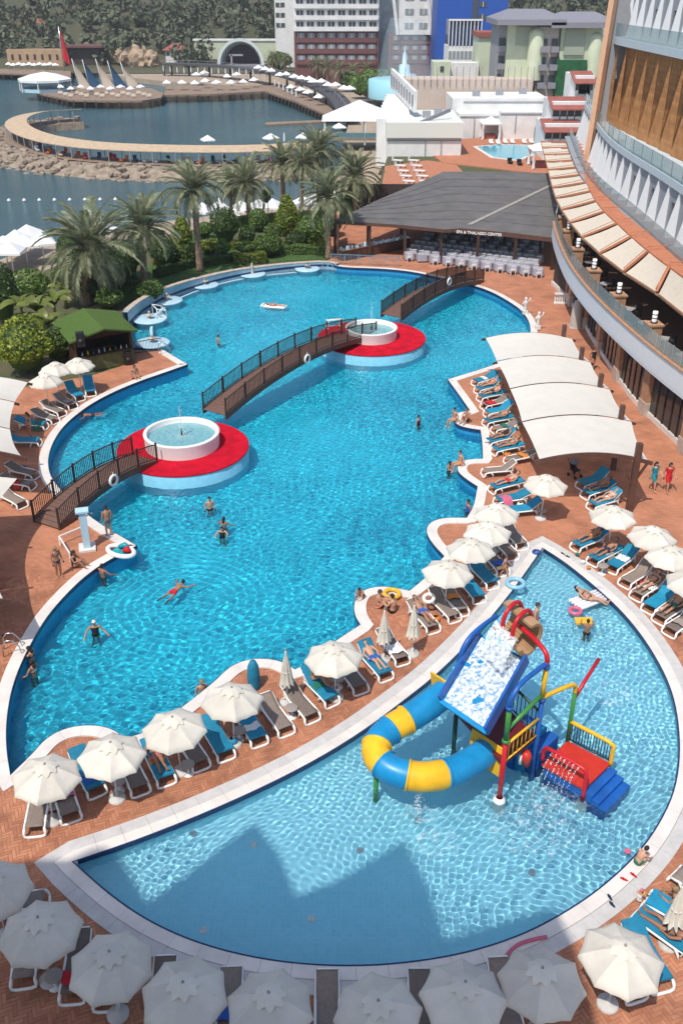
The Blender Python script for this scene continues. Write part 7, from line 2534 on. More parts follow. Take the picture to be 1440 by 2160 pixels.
# smaller pale green house to the left
Yq = 225
root = empty('pale_green_house', Vector((gx(1000, Yq), Yq, 0)), 0, 'small pale green house with red roof beside the glazed hall', 'house'); o_ = root.location.copy()
block(root, 'wall', gx(1008, Yq), gx(1050, Yq), 0, gz(78, Yq), Yq, Yq + 9, M_PGREEN, o_); block(root, 'roof', gx(1005, Yq), gx(1053, Yq), gz(78, Yq), gz(68, Yq), Yq - .5, Yq + 9.5, M_RTILE, o_)
block(root, 'annex', gx(912, Yq), gx(948, Yq), 0, gz(128, Yq), Yq - 4, Yq + 3, M_PGREEN, o_); block(root, 'annex', gx(948, Yq), gx(1010, Yq), 0, gz(132, Yq), Yq - 1, Yq + 3, M_WHITE, o_)
m = MB(); m.box((gx(930, Yq) - o_.x, -4.1, gz(142, Yq)), (.8, .1, 1.0)); m.build('window', M_WIN, root)
# white amphitheatre and terrace
Ya = 160
root = empty('amphitheatre', Vector((gx(820, Ya), Ya, 0)), 0, 'white stepped amphitheatre building with flat terraces behind the restaurant', 'building'); o_ = root.location.copy()
block(root, 'front_block', gx(820, Ya), gx(984, Ya), -3, gz(290, Ya), Ya, Ya + 20, M_WHITE, o_)
m = MB(); a = (gx(818, Ya) - o_.x, -.1, gz(290, Ya)); m.box(((gx(818, Ya) + gx(986, Ya)) / 2 - o_.x, 8, (gz(290, Ya) + gz(258, Ya)) / 2), (gx(986, Ya) - gx(818, Ya), 17, gz(258, Ya) - gz(290, Ya))); m.build('parapet', mat('pale_cream', (.66, .68, .62), .7), root)
block(root, 'rear_block', gx(975, Ya + 20), gx(1170, Ya + 20), -3, gz(240, Ya + 20), Ya + 20, Ya + 34, M_WHITE, o_)
block(root, 'rear_upper_block', gx(960, Ya + 24), gx(1168, Ya + 24), 0, gz(208, Ya + 24), Ya + 24, Ya + 36, M_WHITE, o_)
block(root, 'wing_wall', gx(1066, Ya + 18), gx(1160, Ya + 18), -1, gz(236, Ya + 18), Ya + 18, Ya + 20.5, M_WHITE, o_)
block(root, 'door', gx(1143, Ya + 17.9), gx(1156, Ya + 17.9), 0, gz(268, Ya + 17.9), Ya + 17.85, Ya + 18, M_WIN, o_)
for k in range(9):
 Yk = Ya + 3 + k * 2.2
 za = gz(258, Ya) + .15 + k * .22
 block(root, 'seat_step', gx(797 + k * 2.5, Yk), gx(872 - k * 2, Yk), -2, za, Yk, Yk + 2.3, M_WHITE, o_)
m = MB(); a, b = Vector((gx(828, Ya + 26), Ya + 26, gz(165, Ya + 26))), Vector((gx(880, Ya + 6), Ya + 6, gz(215, Ya + 6)))
m.bar(a - o_, b - o_, .5, 3.2); m.build('side_parapet', M_WHITE, root)
for k in range(9):
 q = a.lerp(b, (k + .5) / 9) - o_; m = MB(); m.box((q.x - .3, q.y - .1, q.z), (.25, .9, 1.7)); m.build('parapet_slot', M_GROOF, root)
m = MB(); a, b = Vector((gx(955, Ya + 4), Ya + 4, gz(232, Ya + 4))), Vector((gx(885, Ya + 1), Ya + 1, gz(262, Ya + 1))); m.bar(a - o_, b - o_, .4, .5); m.build('stair_parapet', M_GROOF, root)
for (xa_, xb_, Yk, py_) in ((984, 1168, Ya + 23.95, 215), (978, 1168, Ya + 19.95, 246), (1066, 1160, Ya + 17.95, 240), (820, 984, Ya - .06, 296)):
 m = MB(); z_ = gz(py_, Yk); m.box(((gx(xa_, Yk) + gx(xb_, Yk)) / 2 - o_.x, Yk - o_.y, z_), (gx(xb_, Yk) - gx(xa_, Yk), .16, .18)); m.build('cornice', M_GREYW, root)
for (xa_, Yk, pt_, pb_) in ((905, Ya - .08, 296, 330), (1010, Ya + 19.9, 250, 290), (1100, Ya + 17.9, 244, 280), (940, Ya - .08, 296, 330)):
 z0_, z1_ = gz(pb_, Yk), gz(pt_, Yk); m = MB(); m.box((gx(xa_, Yk) - o_.x, Yk - o_.y, (z0_ + z1_) / 2), (.14, .14, z1_ - z0_)); m.build('downpipe', M_GREYW, root)
for (xa_, py_, dY_) in ((1010, 200, 28), (1060, 202, 30), (1110, 198, 32), (905, 225, 6), (930, 215, 9)):
 m = MB(); m.box((gx(xa_, Ya + dY_) - o_.x, dY_, (gz(208, Ya + 24) if dY_ > 12 else gz(258, Ya)) + .5), (1.3, .9, 1.0)); m.build('roof_unit', M_GREYW, root)
# beige terrace wall with fence above
Yw = Ya + 37
block(root, 'terrace_wall', gx(842, Yw), gx(1130, Yw), 0, gz(168, Yw), Yw, Yw + 8, mat('beige_render', (.52, .43, .36), .85, var=.06, vscale=.5), o_)
for k in range(22):
 x = gx(842, Yw) + (gx(1130, Yw) - gx(842, Yw)) * k / 21; m = MB(); m.box((x - o_.x, 36.8, gz(168, Yw) + .5), (.1, .1, 3.4)); m.build('fence_post', M_GROOF, root)
# white and maroon terraced flats beside the hotel wing
Yt = 156
root = empty('terraced_flats', Vector((gx(1170, Yt), Yt, 0)), 0, 'stepped white flats with dull red roofs left of the cedar facade', 'building'); o_ = root.location.copy()
for (xa_, xb_, yt_, yb_, dY) in ((1160, 1245, 262, 335, 0), (1172, 1252, 215, 265, 3), (1215, 1262, 160, 212, 7)):
 Yk = Yt + dY
 block(root, 'storey', gx(xa_ + 6, Yk), gx(xb_, Yk), 0, gz(yt_, Yk), Yk, Yk + 8, M_WHITE, o_)
 m = MB(); X0, X1, Z = gx(xa_, Yk) - o_.x, gx(xb_, Yk) - o_.x, gz(yt_, Yk)
 m.add([(X0, dY - 1.6, Z - .9), (X1, dY - 1.6, Z - .9), (X1, dY + 3, Z + .5), (X0, dY + 3, Z + .5)] + [(X0, dY - 1.6, Z - 1.05), (X1, dY - 1.6, Z - 1.05), (X1, dY + 3, Z + .35), (X0, dY + 3, Z + .35)], [(0, 1, 2, 3), (7, 6, 5, 4), (0, 4, 5, 1), (3, 7, 4, 0)]); m.build('roof', M_RTILE, root)
 for k in range(4):
  xx = gx(xa_ + 14 + k * (xb_ - xa_ - 16) / 4, Yk) - o_.x; m = MB(); m.box((xx, dY - .05, Z - 1.7), (.95, .12, 1.4)); m.build('window', M_WIN, root)
  m = MB(); m.box((xx, dY - .35, Z - 2.3), (1.3, .1, .5)); m.build('balcony_front', M_WHITE, root)
# small terrace pool with gazebos
root = empty('terrace_pool', G(1090, 330, .1), 0, 'small turquoise pool on the terrace behind the restaurant roof', 'pool'); o_ = root.location.copy()
pl = [G2(x, y, .1) for x, y in ((1005, 310), (1060, 306), (1150, 308), (1130, 322), (1090, 338), (1040, 332))]
pl = [(x - o_.x, y - o_.y) for x, y in pl]
if area2(pl) < 0: pl.reverse()
m = MB(); m.prism(offset_poly(pl, 9), -.25, 0); m.build('terrace', M_TERRA, root)
m = MB(); m.prism(offset_poly(pl, .6), 0, .06); m.build('coping', M_COPING, root)
m = MB(); m.prism(pl, .06, .075); m.build('water', mat('terrace_pool_water', (.05, .40, .52), .08, bump=.3, bscale=3), root)
for (x, y, w_, lab) in ((1146, 352, 4.6, 'white gazebo with gathered curtains nearest the terrace pool'), (1032, 292, 3.4, 'small white gazebo behind the terrace pool')):
 c = G(x, y, .1)
 root = empty('gazebo', c, 0, lab, 'gazebo', 'white gazebos by the terrace pool')
 m = MB(); m.add([(-w_ / 2, -w_ / 2, 2.6), (w_ / 2, -w_ / 2, 2.6), (w_ / 2, w_ / 2, 2.6), (-w_ / 2, w_ / 2, 2.6), (0, 0, 3.7)], [(0, 1, 4), (1, 2, 4), (2, 3, 4), (3, 0, 4)]); m.box((0, 0, 2.5), (w_ * .98, w_ * .98, .2)); m.build('roof', M_TENT, root)
 for sx in (-1, 1):
  for sy in (-1, 1):
   m = MB(); m.box((sx * w_ * .46, sy * w_ * .46, 1.2), (.14, .14, 2.4)); m.build('post', M_WHITE, root)
   m = MB(); m.lathe([(.3, 2.4), (.12, 1.4), (.25, .1)], (sx * w_ * .42, sy * w_ * .42, 0), n=8); m.build('curtain', M_TENT, root)
 m = MB(); m.box((0, 0, .4), (w_ * .5, w_ * .4, .8)); m.build('daybed', M_RTILE, root)
for i, (x, y) in enumerate([(1035, 304), (1050, 305), (1065, 303), (1080, 303), (1105, 303), (1120, 303), (1075, 345), (1095, 348), (1115, 344)]):
 c = G(x, y, .1); m = MB(); m.box((0, 0, .3), (.7, 1.6, .1)); m.box((0, .7, .5), (.7, .1, .5)); m.box((0, -.5, .13), (.6, .1, .26)); m.box((0, .5, .13), (.6, .1, .26))
 tag(m.build('terrace_lounger', M_PLASTW if i < 6 else M_BLACK, None, c), (('white lounger at the far side of the terrace pool, %s from the left' if i < 6 else 'black lounger at the near side of the terrace pool, %s of the set') % names[i]), 'lounger', 'white loungers at the terrace pool' if i < 6 else 'black loungers at the terrace pool')
# stage arch and walls on the far shore
Ys = 385
c = V(508, 138, Ys); root = empty('stage_arch', Vector((c.x, Ys, -3)), 0, 'white arched open-air stage with black interior on the far shore', 'stage');
rO, rI = 8.6, 7.6
m = MB(); n = 20; vs_ = []
for j, (yy, r_) in enumerate(((0, rO), (0, rI), (10, rI * .8), (10, rO * .85))):
 vs_ += [(r_ * math.cos(PI * i / n), yy, c.z + 3 + r_ * 1.05 * math.sin(PI * i / n)) for i in range(n + 1)]
k = n + 1
m.add(vs_, [(a * k + i, a * k + i + 1, ((a + 1) % 4) * k + i + 1, ((a + 1) % 4) * k + i) for a in range(4) for i in range(n)]); m.build('shell', mat('shell_grey_white', (.60, .66, .66), .6), root)
m = MB(); m.add([(rI * .95 * math.cos(PI * i / n), 9, c.z + 3 + rI * math.sin(PI * i / n)) for i in range(n + 1)], [tuple(range(n + 1))]); m.build('backdrop', M_BLACK, root)
m = MB(); m.box((0, 3, c.z + 2.4), (18, 14, 1.6)); m.build('stage_floor', M_GROOF, root)
m = MB(); m.box((-1.5, -1, c.z + 6.5), (5, .6, .6)); m.box((-3.2, -1, c.z + 5), (.6, .6, 3.5)); m.build('rig', M_GREYW, root)

def simple(nm, label, cat, x0, x1, yb, yt, Y, dp, mt, **kw):
 X0, X1, Z0, Z1 = bbox_px(x0, x1, yb, yt, Y)
 r_ = empty(nm, Vector((X0, Y, Z0 - 4)), 0, label, cat); block(r_, 'wall', X0, X1, Z0 - 4, Z1, Y, Y + dp, mt, r_.location.copy()); return r_, X0, X1, Z0, Z1

r_, *_q = simple('garden_wall', 'long pale green wall between stage arch and white hotel', 'wall', 412, 624, 132, 86, 400, 2, M_PGREEN)
o_ = r_.location.copy(); block(r_, 'coping', _q[0] - .3, _q[1], _q[3], _q[3] + .6, 399.6, 402.6, M_WHITE, o_)
r_, *_q = simple('sea_wall', 'ochre retaining wall with small openings behind the far left promenade', 'wall', 18, 132, 134, 104, 380, 4, M_OCHRE)
o_ = r_.location.copy()
for k in range(7):
 block(r_, 'opening', _q[0] + 1.5 + k * 2.7, _q[0] + 2.3 + k * 2.7, _q[2] + 1.2, _q[2] + 3.0, 379.9, 380.2, M_DARKIN, o_)
r_, *_q = simple('restaurant_pavilion', 'low dark pavilion behind the flagpole on the far shore', 'building', 135, 215, 128, 100, 384, 8, M_DARKIN)
o_ = r_.location.copy(); block(r_, 'roof', _q[0] - .6, _q[1] + .6, _q[3], _q[3] + .7, 382, 393, M_BRRED, o_)
for (x0_, x1_, yb_, yt_, Y, lab) in ((32, 96, 66, 50, 430, 'white villa with orange tiled roof among the trees at top left'), (346, 390, 118, 106, 392, 'small red-roofed house near the stage arch'), (378, 402, 52, 42, 470, 'tiny pale house in the wood above the bay')):
 X0, X1, Z0, Z1 = bbox_px(x0_, x1_, yb_, yt_, Y)
 root = empty('villa', Vector((X0, Y, Z0 - 3)), 0, lab, 'house'); o_ = root.location.copy()
 block(root, 'wall', X0 + .6, X1 - .6, Z0 - 3, Z1, Y, Y + 8, M_WHITE, o_)
 m = MB(); Xa, Xb, Zr = 0, X1 - X0, Z1 - o_.z; m.add([(Xa - .6, -1, Zr), (Xb + .6, -1, Zr), (Xb + .6, 9, Zr), (Xa - .6, 9, Zr), (Xa + (Xb - Xa) * .4, 4, Zr + 2.2), (Xa + (Xb - Xa) * .6, 4, Zr + 2.2)], [(0, 1, 5, 4), (1, 2, 5), (2, 3, 4, 5), (3, 0, 4)]); m.build('roof', M_RTILE, root)
 for k in range(3):
  m = MB(); m.box((1.5 + k * (X1 - X0 - 3) / 2, -.05, 3.8), (.9, .12, 1.3)); m.build('window', M_WIN, root)
# rocky cliff
for i, (x, y, w_, h) in enumerate(((292, 128, 60, 46), (318, 130, 40, 34), (262, 120, 40, 30))):
 p = V(x, y, 388); s_ = F_PX / (388 * CT + 24 * ST); bm = bmesh.new(); bmesh.ops.create_icosphere(bm, subdivisions=3, radius=1)
 for v in bm.verts: v.co = v.co * (1 + .35 * noise.noise(v.co * 2.2 + Vector((i * 5, 0, 0)))); v.co.x *= w_ / s_ / 2; v.co.z *= h / s_ / 1.6; v.co.y *= 5
 me = bpy.data.meshes.new('cliff'); bm.to_mesh(me); bm.free(); me.materials.append(M_CLIFF); o = obj('rock_outcrop', me, None, p); tag(o, ['largest bare tan rock outcrop behind the sails', 'tan rock outcrop right of the sails', 'smaller tan rock outcrop left of the large one'][i], 'rock')
# blue fountain monument
p = V(852, 160, 262)
root = empty('blue_fountain', Vector((p.x, 262, p.z - 5)), 0, 'tall pale blue tiered fountain with glass veil in front of the white hotel', 'fountain')
m = MB(); m.lathe([(9, 0), (9, 4.2), (8.4, 4.4), (0, 4.4)], n=32); m.build('basin', mat('aqua_basin', (.30, .58, .66), .4), root)
m = MB(); m.lathe([(3, 4.4), (3, 5.4), (1.5, 5.6), (1.3, 7.5), (.6, 7.8), (.5, 10), (.2, 10.4), (0, 12)], n=20); m.build('tiers', M_LBLUE, root)
m = MB(); m.lathe([(7.0, 4.4), (5.2, 13.5), (3.8, 18)], n=28); m.build('glass_veil', mat('veil_glass', (.7, .8, .85), .1, alpha=.12), root)
# bushes and palms by the far beach
for i, (x, y, w_, h) in enumerate(((790, 215, 90, 60), (760, 205, 50, 40), (830, 190, 60, 40), (735, 190, 40, 34), (545, 130, 40, 34), (590, 150, 50, 36), (470, 120, 50, 40))):
 shrub(x, y, w_, h, L_MID, 'leafy green bush by the far beach, %s from the right cluster' % names[i], 'dome', 'bush', 900, z=-3.0, leaf=.35, cat='bush', group='bushes by the far beach')
for i, (x, y, cx_, cy_) in enumerate(((690, 186, 690, 140), (715, 190, 716, 148), (668, 178, 667, 136), (640, 172, 640, 140), (742, 185, 744, 150), (770, 178, 772, 146), (600, 160, 600, 128), (800, 172, 802, 140), (575, 152, 574, 122), (395, 128, 395, 98), (430, 122, 430, 92))):
 palm(x, y, cx_, cy_, 'small palm on the far beach in front of the hotels, %s of its row' % names[i], .95, 22, .3, zb=-3.0, dry=0, group='palms on the far beach', name='beach_palm')
# sand steps with loungers left of the restaurant roof
for i in range(14):
 c = G(838 + (i % 7) * 6 + (i // 7) * 34, 342 + (i % 7) * 11, -.0); m = MB(); m.box((0, 0, .3), (.7, 1.7, .1)); m.box((0, .75, .5), (.7, .1, .5)); m.box((0, -.5, .13), (.6, .1, .26)); m.box((0, .5, .13), (.6, .1, .26))
 tag(m.build('beach_lounger', M_PLASTW, None, c, R(70)), 'white lounger on the stepped terrace, %s row, %s from the back' % (names[i // 7], names[i % 7]), 'lounger', 'white loungers on the stepped terrace')
m = MB(); pl = [G2(x, y) for x, y in ((812, 350), (900, 338), (960, 345), (985, 372), (850, 430), (800, 420))]
if area2(pl) < 0: pl.reverse()
m.prism(pl, -.05, -.01); tag(m.build('stepped_terrace', M_TERRA), kind='structure')
# open tent pavilion right of the bay palms
c = G(768, 300, -2.5); root = empty('beach_pavilion', c, 0, 'white open-sided beach pavilion between the bay palms and the amphitheatre', 'pavilion')
m = MB(); m.add([(-8, -4, 4.2), (7, -4, 4.2), (7, 5, 4.2), (-8, 5, 4.2), (-1, 0, 7.5)], [(0, 1, 4), (1, 2, 4), (2, 3, 4), (3, 0, 4)]); m.build('roof', M_TENT, root)
for sx in (-7.5, 0, 6.5):
 for sy in (-3.7, 4.6):
  m = MB(); m.box((sx, sy, 2.1), (.2, .2, 4.2)); m.build('post', M_WHITE, root)
m = MB(); m.box((-.5, 0, 1.0), (14, 8, .3)); m.build('floor', M_DECKG, root)
m = MB(); m.box((-.5, -3.9, 1.7), (14, .08, 1.0)); m.build('glass_screen', M_BAL, root)
# ------------------------------------------------------------------ people
def skin_material():
 m = bpy.data.materials.new('skin')
 m.use_nodes = True
 t = m.node_tree; N, L = t.nodes, t.links
 b = N['Principled BSDF']; b.inputs['Roughness'].default_value = .5
 oi = N.new('ShaderNodeObjectInfo'); rp = N.new('ShaderNodeValToRGB')
 rp.color_ramp.elements[0].color = (.30, .135, .075, 1); rp.color_ramp.elements[1].color = (.52, .29, .19, 1)
 L.new(oi.outputs['Random'], rp.inputs['Fac']); L.new(rp.outputs['Color'], b.inputs['Base Color'])
 return m

M_SKIN = skin_material()
M_EYE = mat('eye_dark', (.02, .015, .012), .3)
HAIRC = {'dark': mat('hair_dark', (.012, .008, .006), .6, bump=.5, bscale=60), 'brown': mat('hair_brown', (.06, .03, .015), .6, bump=.5, bscale=60), 'blond': mat('hair_blond', (.30, .19, .08), .6, bump=.5, bscale=60), 'white': mat('swim_cap', (.75, .75, .75), .5), 'pink': mat('pink_hat', (.65, .15, .25), .8)}
CLO = {k: mat('cloth_' + k, v, .8, bump=.2, bscale=25) for k, v in dict(black=(.012, .012, .014), navy=(.015, .02, .07), red=(.50, .01, .02), teal=(.01, .22, .28), green=(.01, .14, .09), pink=(.55, .12, .2), white=(.7, .7, .68), blue=(.02, .1, .4), grey=(.15, .15, .16), orange=(.6, .2, .03)).items()}

def joints(pose):
 """joint positions, front is -y"""
 J = dict(pel=(0, 0, .95), che=(0, .01, 1.25), nek=(0, 0, 1.48), hed=(0, -.02, 1.62))
 for s, k in ((-1, 'l'), (1, 'r')):
  J['sh' + k] = (s * .18, .01, 1.41); J['el' + k] = (s * .25, .03, 1.13); J['wr' + k] = (s * .27, -.06, .90)
  J['hp' + k] = (s * .09, 0, .92); J['kn' + k] = (s * .10, -.03, .49); J['an' + k] = (s * .11, .03, .08); J['to' + k] = (s * .13, -.17, .03)
 if pose == 'walk':
  J.update(knl=(-.1, -.22, .52), anl=(-.1, -.25, .09), tol=(-.11, -.45, .04), knr=(.1, .02, .5), anr=(.1, .30, .12), tor=(.11, .13, .03), ell=(-.25, .12, 1.14), wrl=(-.25, .08, .9), elr=(.26, -.08, 1.15), wrr=(.24, -.3, 1.02))
 if pose == 'armsout':
  J.update(ell=(-.38, -.10, 1.20), wrl=(-.44, -.36, 1.08), elr=(.36, -.04, 1.18), wrr=(.52, -.24, 1.10))
 if pose == 'reach':
  J.update(ell=(-.34, -.18, 1.30), wrl=(-.30, -.44, 1.28), elr=(.34, -.2, 1.28), wrr=(.28, -.46, 1.30), hed=(0, -.06, 1.61))
 if pose in ('sit', 'sitknee', 'bend'):
  J.update(pel=(0, 0, .13), che=(0, .02, .44), nek=(0, -.02, .67), hed=(0, -.06, .81))
  for s, k in ((-1, 'l'), (1, 'r')):
   J['sh' + k] = (s * .18, 0, .60); J['el' + k] = (s * .28, .06, .36); J['wr' + k] = (s * .26, -.02, .10)
   J['hp' + k] = (s * .09, -.02, .11); J['kn' + k] = (s * .12, -.43, .13); J['an' + k] = (s * .13, -.50, -.28); J['to' + k] = (s * .14, -.66, -.36)
   if pose == 'sitknee':
    J['kn' + k] = (s * .13, -.38, .40); J['an' + k] = (s * .13, -.62, .07); J['to' + k] = (s * .14, -.80, .03); J['el' + k] = (s * .24, -.14, .40); J['wr' + k] = (s * .14, -.36, .46)
   if pose == 'bend':
    J['kn' + k] = (s * .15, -.34, .42); J['an' + k] = (s * .14, -.10, .07); J['to' + k] = (s * .15, -.28, .03); J['el' + k] = (s * .22, -.38, .34); J['wr' + k] = (s * .12, -.58, .20)
  if pose == 'bend':
   J.update(che=(0, -.12, .42), nek=(0, -.26, .60), hed=(0, -.36, .70))
   for s, k in ((-1, 'l'), (1, 'r')): J['sh' + k] = (s * .18, -.20, .56)
 if pose in ('lounge', 'lie'):
  a = R(24) if pose == 'lounge' else R(3)
  c, s_ = math.cos(a), math.sin(a)
  z0 = .13

  def al(d, up=0): return (0, .0 + d * c - up * s_, z0 + d * s_ + up * c)
  J.update(pel=(0, 0, z0), che=al(.31), nek=al(.54), hed=al(.68, .05))
  for s, k in ((-1, 'l'), (1, 'r')):
   q = al(.46); J['sh' + k] = (s * .18, q[1], q[2]); q = al(.20, .02); J['el' + k] = (s * .30, q[1], q[2]); q = al(0, .06); J['wr' + k] = (s * .24, q[1] - .02, q[2])
   J['hp' + k] = (s * .09, -.03, z0); J['kn' + k] = (s * .11, -.45, z0 + (.10 if (k == 'l' and pose == 'lounge') else .0)); J['an' + k] = (s * .12, -.86, z0 - .05); J['to' + k] = (s * .14, -.93, z0 + .12)
 if pose == 'swim':
  J.update(pel=(0, .15, .0), che=(0, -.16, .05), nek=(0, -.40, .09), hed=(0, -.54, .14))
  for s, k in ((-1, 'l'), (1, 'r')):
   J['sh' + k] = (s * .18, -.32, .05); J['el' + k] = (s * .38, -.46, .02); J['wr' + k] = (s * .46, -.70, .0)
   J['hp' + k] = (s * .09, .18, -.01); J['kn' + k] = (s * .17, .58, -.06); J['an' + k] = (s * .22, .98, -.08); J['to' + k] = (s * .25, 1.12, -.09)
 return {k: Vector(v) for k, v in J.items()}

def body(pose):
 J = joints(pose)
 m = MB()
 up = (J['nek'] - J['pel']).normalized()
 side = Vector((1, 0, 0))
 fwd = up.cross(side).normalized()
 if pose not in ('swim',) and fwd.y > 0 and pose not in ('lounge', 'lie'): fwd = -fwd
 if pose in ('lounge', 'lie') and fwd.z < 0: fwd = -fwd
 if pose == 'swim' and fwd.z > 0: fwd = -fwd
 # torso of elliptical rings
 rings = [(J['pel'] - up * .08, .13, .10), (J['pel'], .165, .115), (J['pel'].lerp(J['che'], .45), .135, .095), (J['che'], .165, .115), (J['che'].lerp(J['nek'], .55), .17, .10), (J['che'].lerp(J['nek'], .85), .09, .07), (J['nek'], .055, .055), (J['hed'] - up * .04, .05, .05)]
 n = 14; vs_ = []
 for (p, a, b) in rings:
  for j in range(n):
   t = 2 * PI * j / n; vs_.append(p + side * (a * math.cos(t)) + fwd * (b * math.sin(t)))
 fs = [(i * n + j, i * n + (j + 1) % n, (i + 1) * n + (j + 1) % n, (i + 1) * n + j) for i in range(len(rings) - 1) for j in range(n)]
 fs += [tuple(range(n - 1, -1, -1)), tuple((len(rings) - 1) * n + j for j in range(n))]
 m.add(vs_, fs)
 # head direction
 hu = up if pose not in ('swim', 'bend') else Vector((0, -.35, 1)).normalized()
 hf = fwd if pose not in ('swim', 'bend') else Vector((0, -1, -.3)).normalized()
 hc = J['hed']
 vs_, fs = [], []
 nh = 12
 for i in range(nh + 1):
  ph = PI * i / nh
  for j in range(n):
   t = 2 * PI * j / n
   r = math.sin(ph); z = math.cos(ph)
   jaw = 1 - .22 * max(0, -z)
   vs_.append(hc + hu * (z * .118) + side * (r * .078 * jaw * math.cos(t)) + hf * (r * .095 * jaw * math.sin(t)))
 fs = [(i * n + j, (i + 1) * n + j, (i + 1) * n + (j + 1) % n, i * n + (j + 1) % n) for i in range(nh) for j in range(n)]
 m.add(vs_, fs)
 m.tube([hc + hf * .085 + hu * .02, hc + hf * .108 - hu * .02], [.012, .019], 6)
 for s in (-1, 1): m.tube([hc + side * s * .075 + hu * .02, hc + side * s * .088 - hu * .03], [.02, .016], 6)
 for k in 'lr':
  m.tube([J['che'].lerp(J['sh' + k], .75), J['sh' + k], J['sh' + k].lerp(J['el' + k], .3), J['el' + k], J['el' + k].lerp(J['wr' + k], .3), J['wr' + k]], [.065, .06, .052, .041, .043, .029], 10)
  d = (J['wr' + k] - J['el' + k]).normalized(); a = d.orthogonal().normalized()
  s = -1 if k == 'l' else 1
  lat = d.cross(fwd)
  if lat.length < .2: lat = d.cross(up)
  lat.normalize(); nrm_ = lat.cross(d)
  w_ = J['wr' + k]
  m.tube([w_, w_ + d * .05, w_ + d * .09], [.028, .036, .034], 8)
  for q in range(4):
   b0 = w_ + d * .085 + lat * (.027 - .018 * q); ln = (.07, .08, .075, .058)[q]
   m.tube([b0, b0 + d * ln * .55 + nrm_ * .006, b0 + d * ln + nrm_ * .022], [.0115, .0105, .009], 6)
  b0 = w_ + d * .03 + lat * .03; m.tube([b0, b0 + d * .035 + lat * .022, b0 + d * .065 + lat * .026], [.013, .0115, .010], 6)
  m.tube([J['pel'].lerp(J['hp' + k], .8), J['hp' + k], J['hp' + k].lerp(J['kn' + k], .3), J['kn' + k], J['kn' + k].lerp(J['an' + k], .3), J['an' + k]], [.095, .095, .085, .056, .058, .038], 12)
  m.tube([J['an' + k], J['an' + k].lerp(J['to' + k], .4), J['to' + k]], [.042, .042, .028], 8)
 me = m.mesh('body_src', M_SKIN)
 o = bpy.data.objects.new('body_src', me); COL.objects.link(o)
 r_ = o.modifiers.new('r', 'REMESH'); r_.mode = 'VOXEL'; r_.voxel_size = .0125
 s_ = o.modifiers.new('s', 'SMOOTH'); s_.factor = .5; s_.iterations = 2
 d_ = o.modifiers.new('d', 'DECIMATE'); d_.ratio = .22
 dg = bpy.context.evaluated_depsgraph_get(); dg.update()
 out = bpy.data.meshes.new_from_object(o.evaluated_get(dg)); bpy.data.objects.remove(o)
 out.materials.clear(); out.materials.append(M_SKIN)
 out.polygons.foreach_set('use_smooth', np.ones(len(out.polygons), bool))
 # clothing shells from the faces near the hips and chest
 nv = len(out.vertices); co = np.zeros(nv * 3); out.vertices.foreach_get('co', co); co = co.reshape(-1, 3)
 no = np.zeros(nv * 3); out.vertices.foreach_get('normal', no); no = no.reshape(-1, 3)
 segs = [('torso', J['pel'] - up * .1, J['nek'])] + [('head', J['nek'], J['hed'] + hu * .1)] + [('thigh' + k, J['hp' + k], J['kn' + k]) for k in 'lr'] + [('shin' + k, J['kn' + k], J['an' + k]) for k in 'lr'] + [('arm' + k, J['sh' + k], J['el' + k]) for k in 'lr'] + [('fore' + k, J['el' + k], J['wr' + k]) for k in 'lr'] + [('foot' + k, J['an' + k], J['to' + k]) for k in 'lr']
 rad = dict(torso=.12, head=.08, thigh=.08, shin=.05, arm=.05, fore=.035, foot=.04)
 best = np.full(nv, 1e9); sid = np.zeros(nv, int); tt = np.zeros(nv)
 for i, (nm, a, b) in enumerate(segs):
  a, b = np.array(a), np.array(b); d = b - a; t = np.clip(((co - a) @ d) / (d @ d), 0, 1)
  dist = np.linalg.norm(co - (a + t[:, None] * d), axis=1) / rad[nm.rstrip('lr') if nm not in ('torso', 'head') else nm]
  u = dist < best; best[u] = dist[u]; sid[u] = i; tt[u] = t[u]
 nmv = np.array([s[0] for s in segs])[sid]
 isT = nmv == 'torso'; isTh = np.char.startswith(nmv, 'thigh'); isA = np.char.startswith(nmv, 'arm')
 low = (isT & (tt < .30))
 sel = dict(trunks=low | (isTh & (tt < .55)), onepiece=(isT & (tt < .86)) | (isTh & (tt < .14)), bikini=(isT & (tt < .22)) | (isTh & (tt < .12)) | (isT & (tt > .58) & (tt < .76)),
    dress=(isT & (tt < .9)) | (isTh & (tt < .8)) | (isA & (tt < .35)))
 polys = [tuple(p.vertices) for p in out.polygons]
 cl = {}
 for nm, mask in sel.items():
  off = .009 if nm != 'dress' else .022
  fsel = [f for f in polys if all(mask[i] for i in f)]
  used = sorted({i for f in fsel for i in f}); mp = {v: i for i, v in enumerate(used)}
  me2 = bpy.data.meshes.new(nm); me2.from_pydata([tuple(co[i] + no[i] * off) for i in used], [], [tuple(mp[i] for i in f) for f in fsel])
  me2.materials.append(CLO['black']); me2.polygons.foreach_set('use_smooth', np.ones(len(me2.polygons), bool)); cl[nm] = me2
 # hair cap, long and short, and a face
 def cap(long):
  mm = MB(); mm.smooth = True; vs__ = []
  for i in range(8):
   ph = R(8) + (R(100) if not long else R(112)) * i / 7
   for j in range(16):
    t = 2 * PI * j / 16; r = math.sin(ph); z = math.cos(ph)
    front = max(0, math.sin(t)); cut = z if front < .35 else max(z, .42 * front)
    vs__.append(hc + hu * (cut * .132 + .004) + side * (r * .092 * math.cos(t)) + hf * (r * .108 * math.sin(t) - .012))
  mm.add(vs__, [(i * 16 + j, (i + 1) * 16 + j, (i + 1) * 16 + (j + 1) % 16, i * 16 + (j + 1) % 16) for i in range(7) for j in range(16)] + [tuple(range(15, -1, -1))])
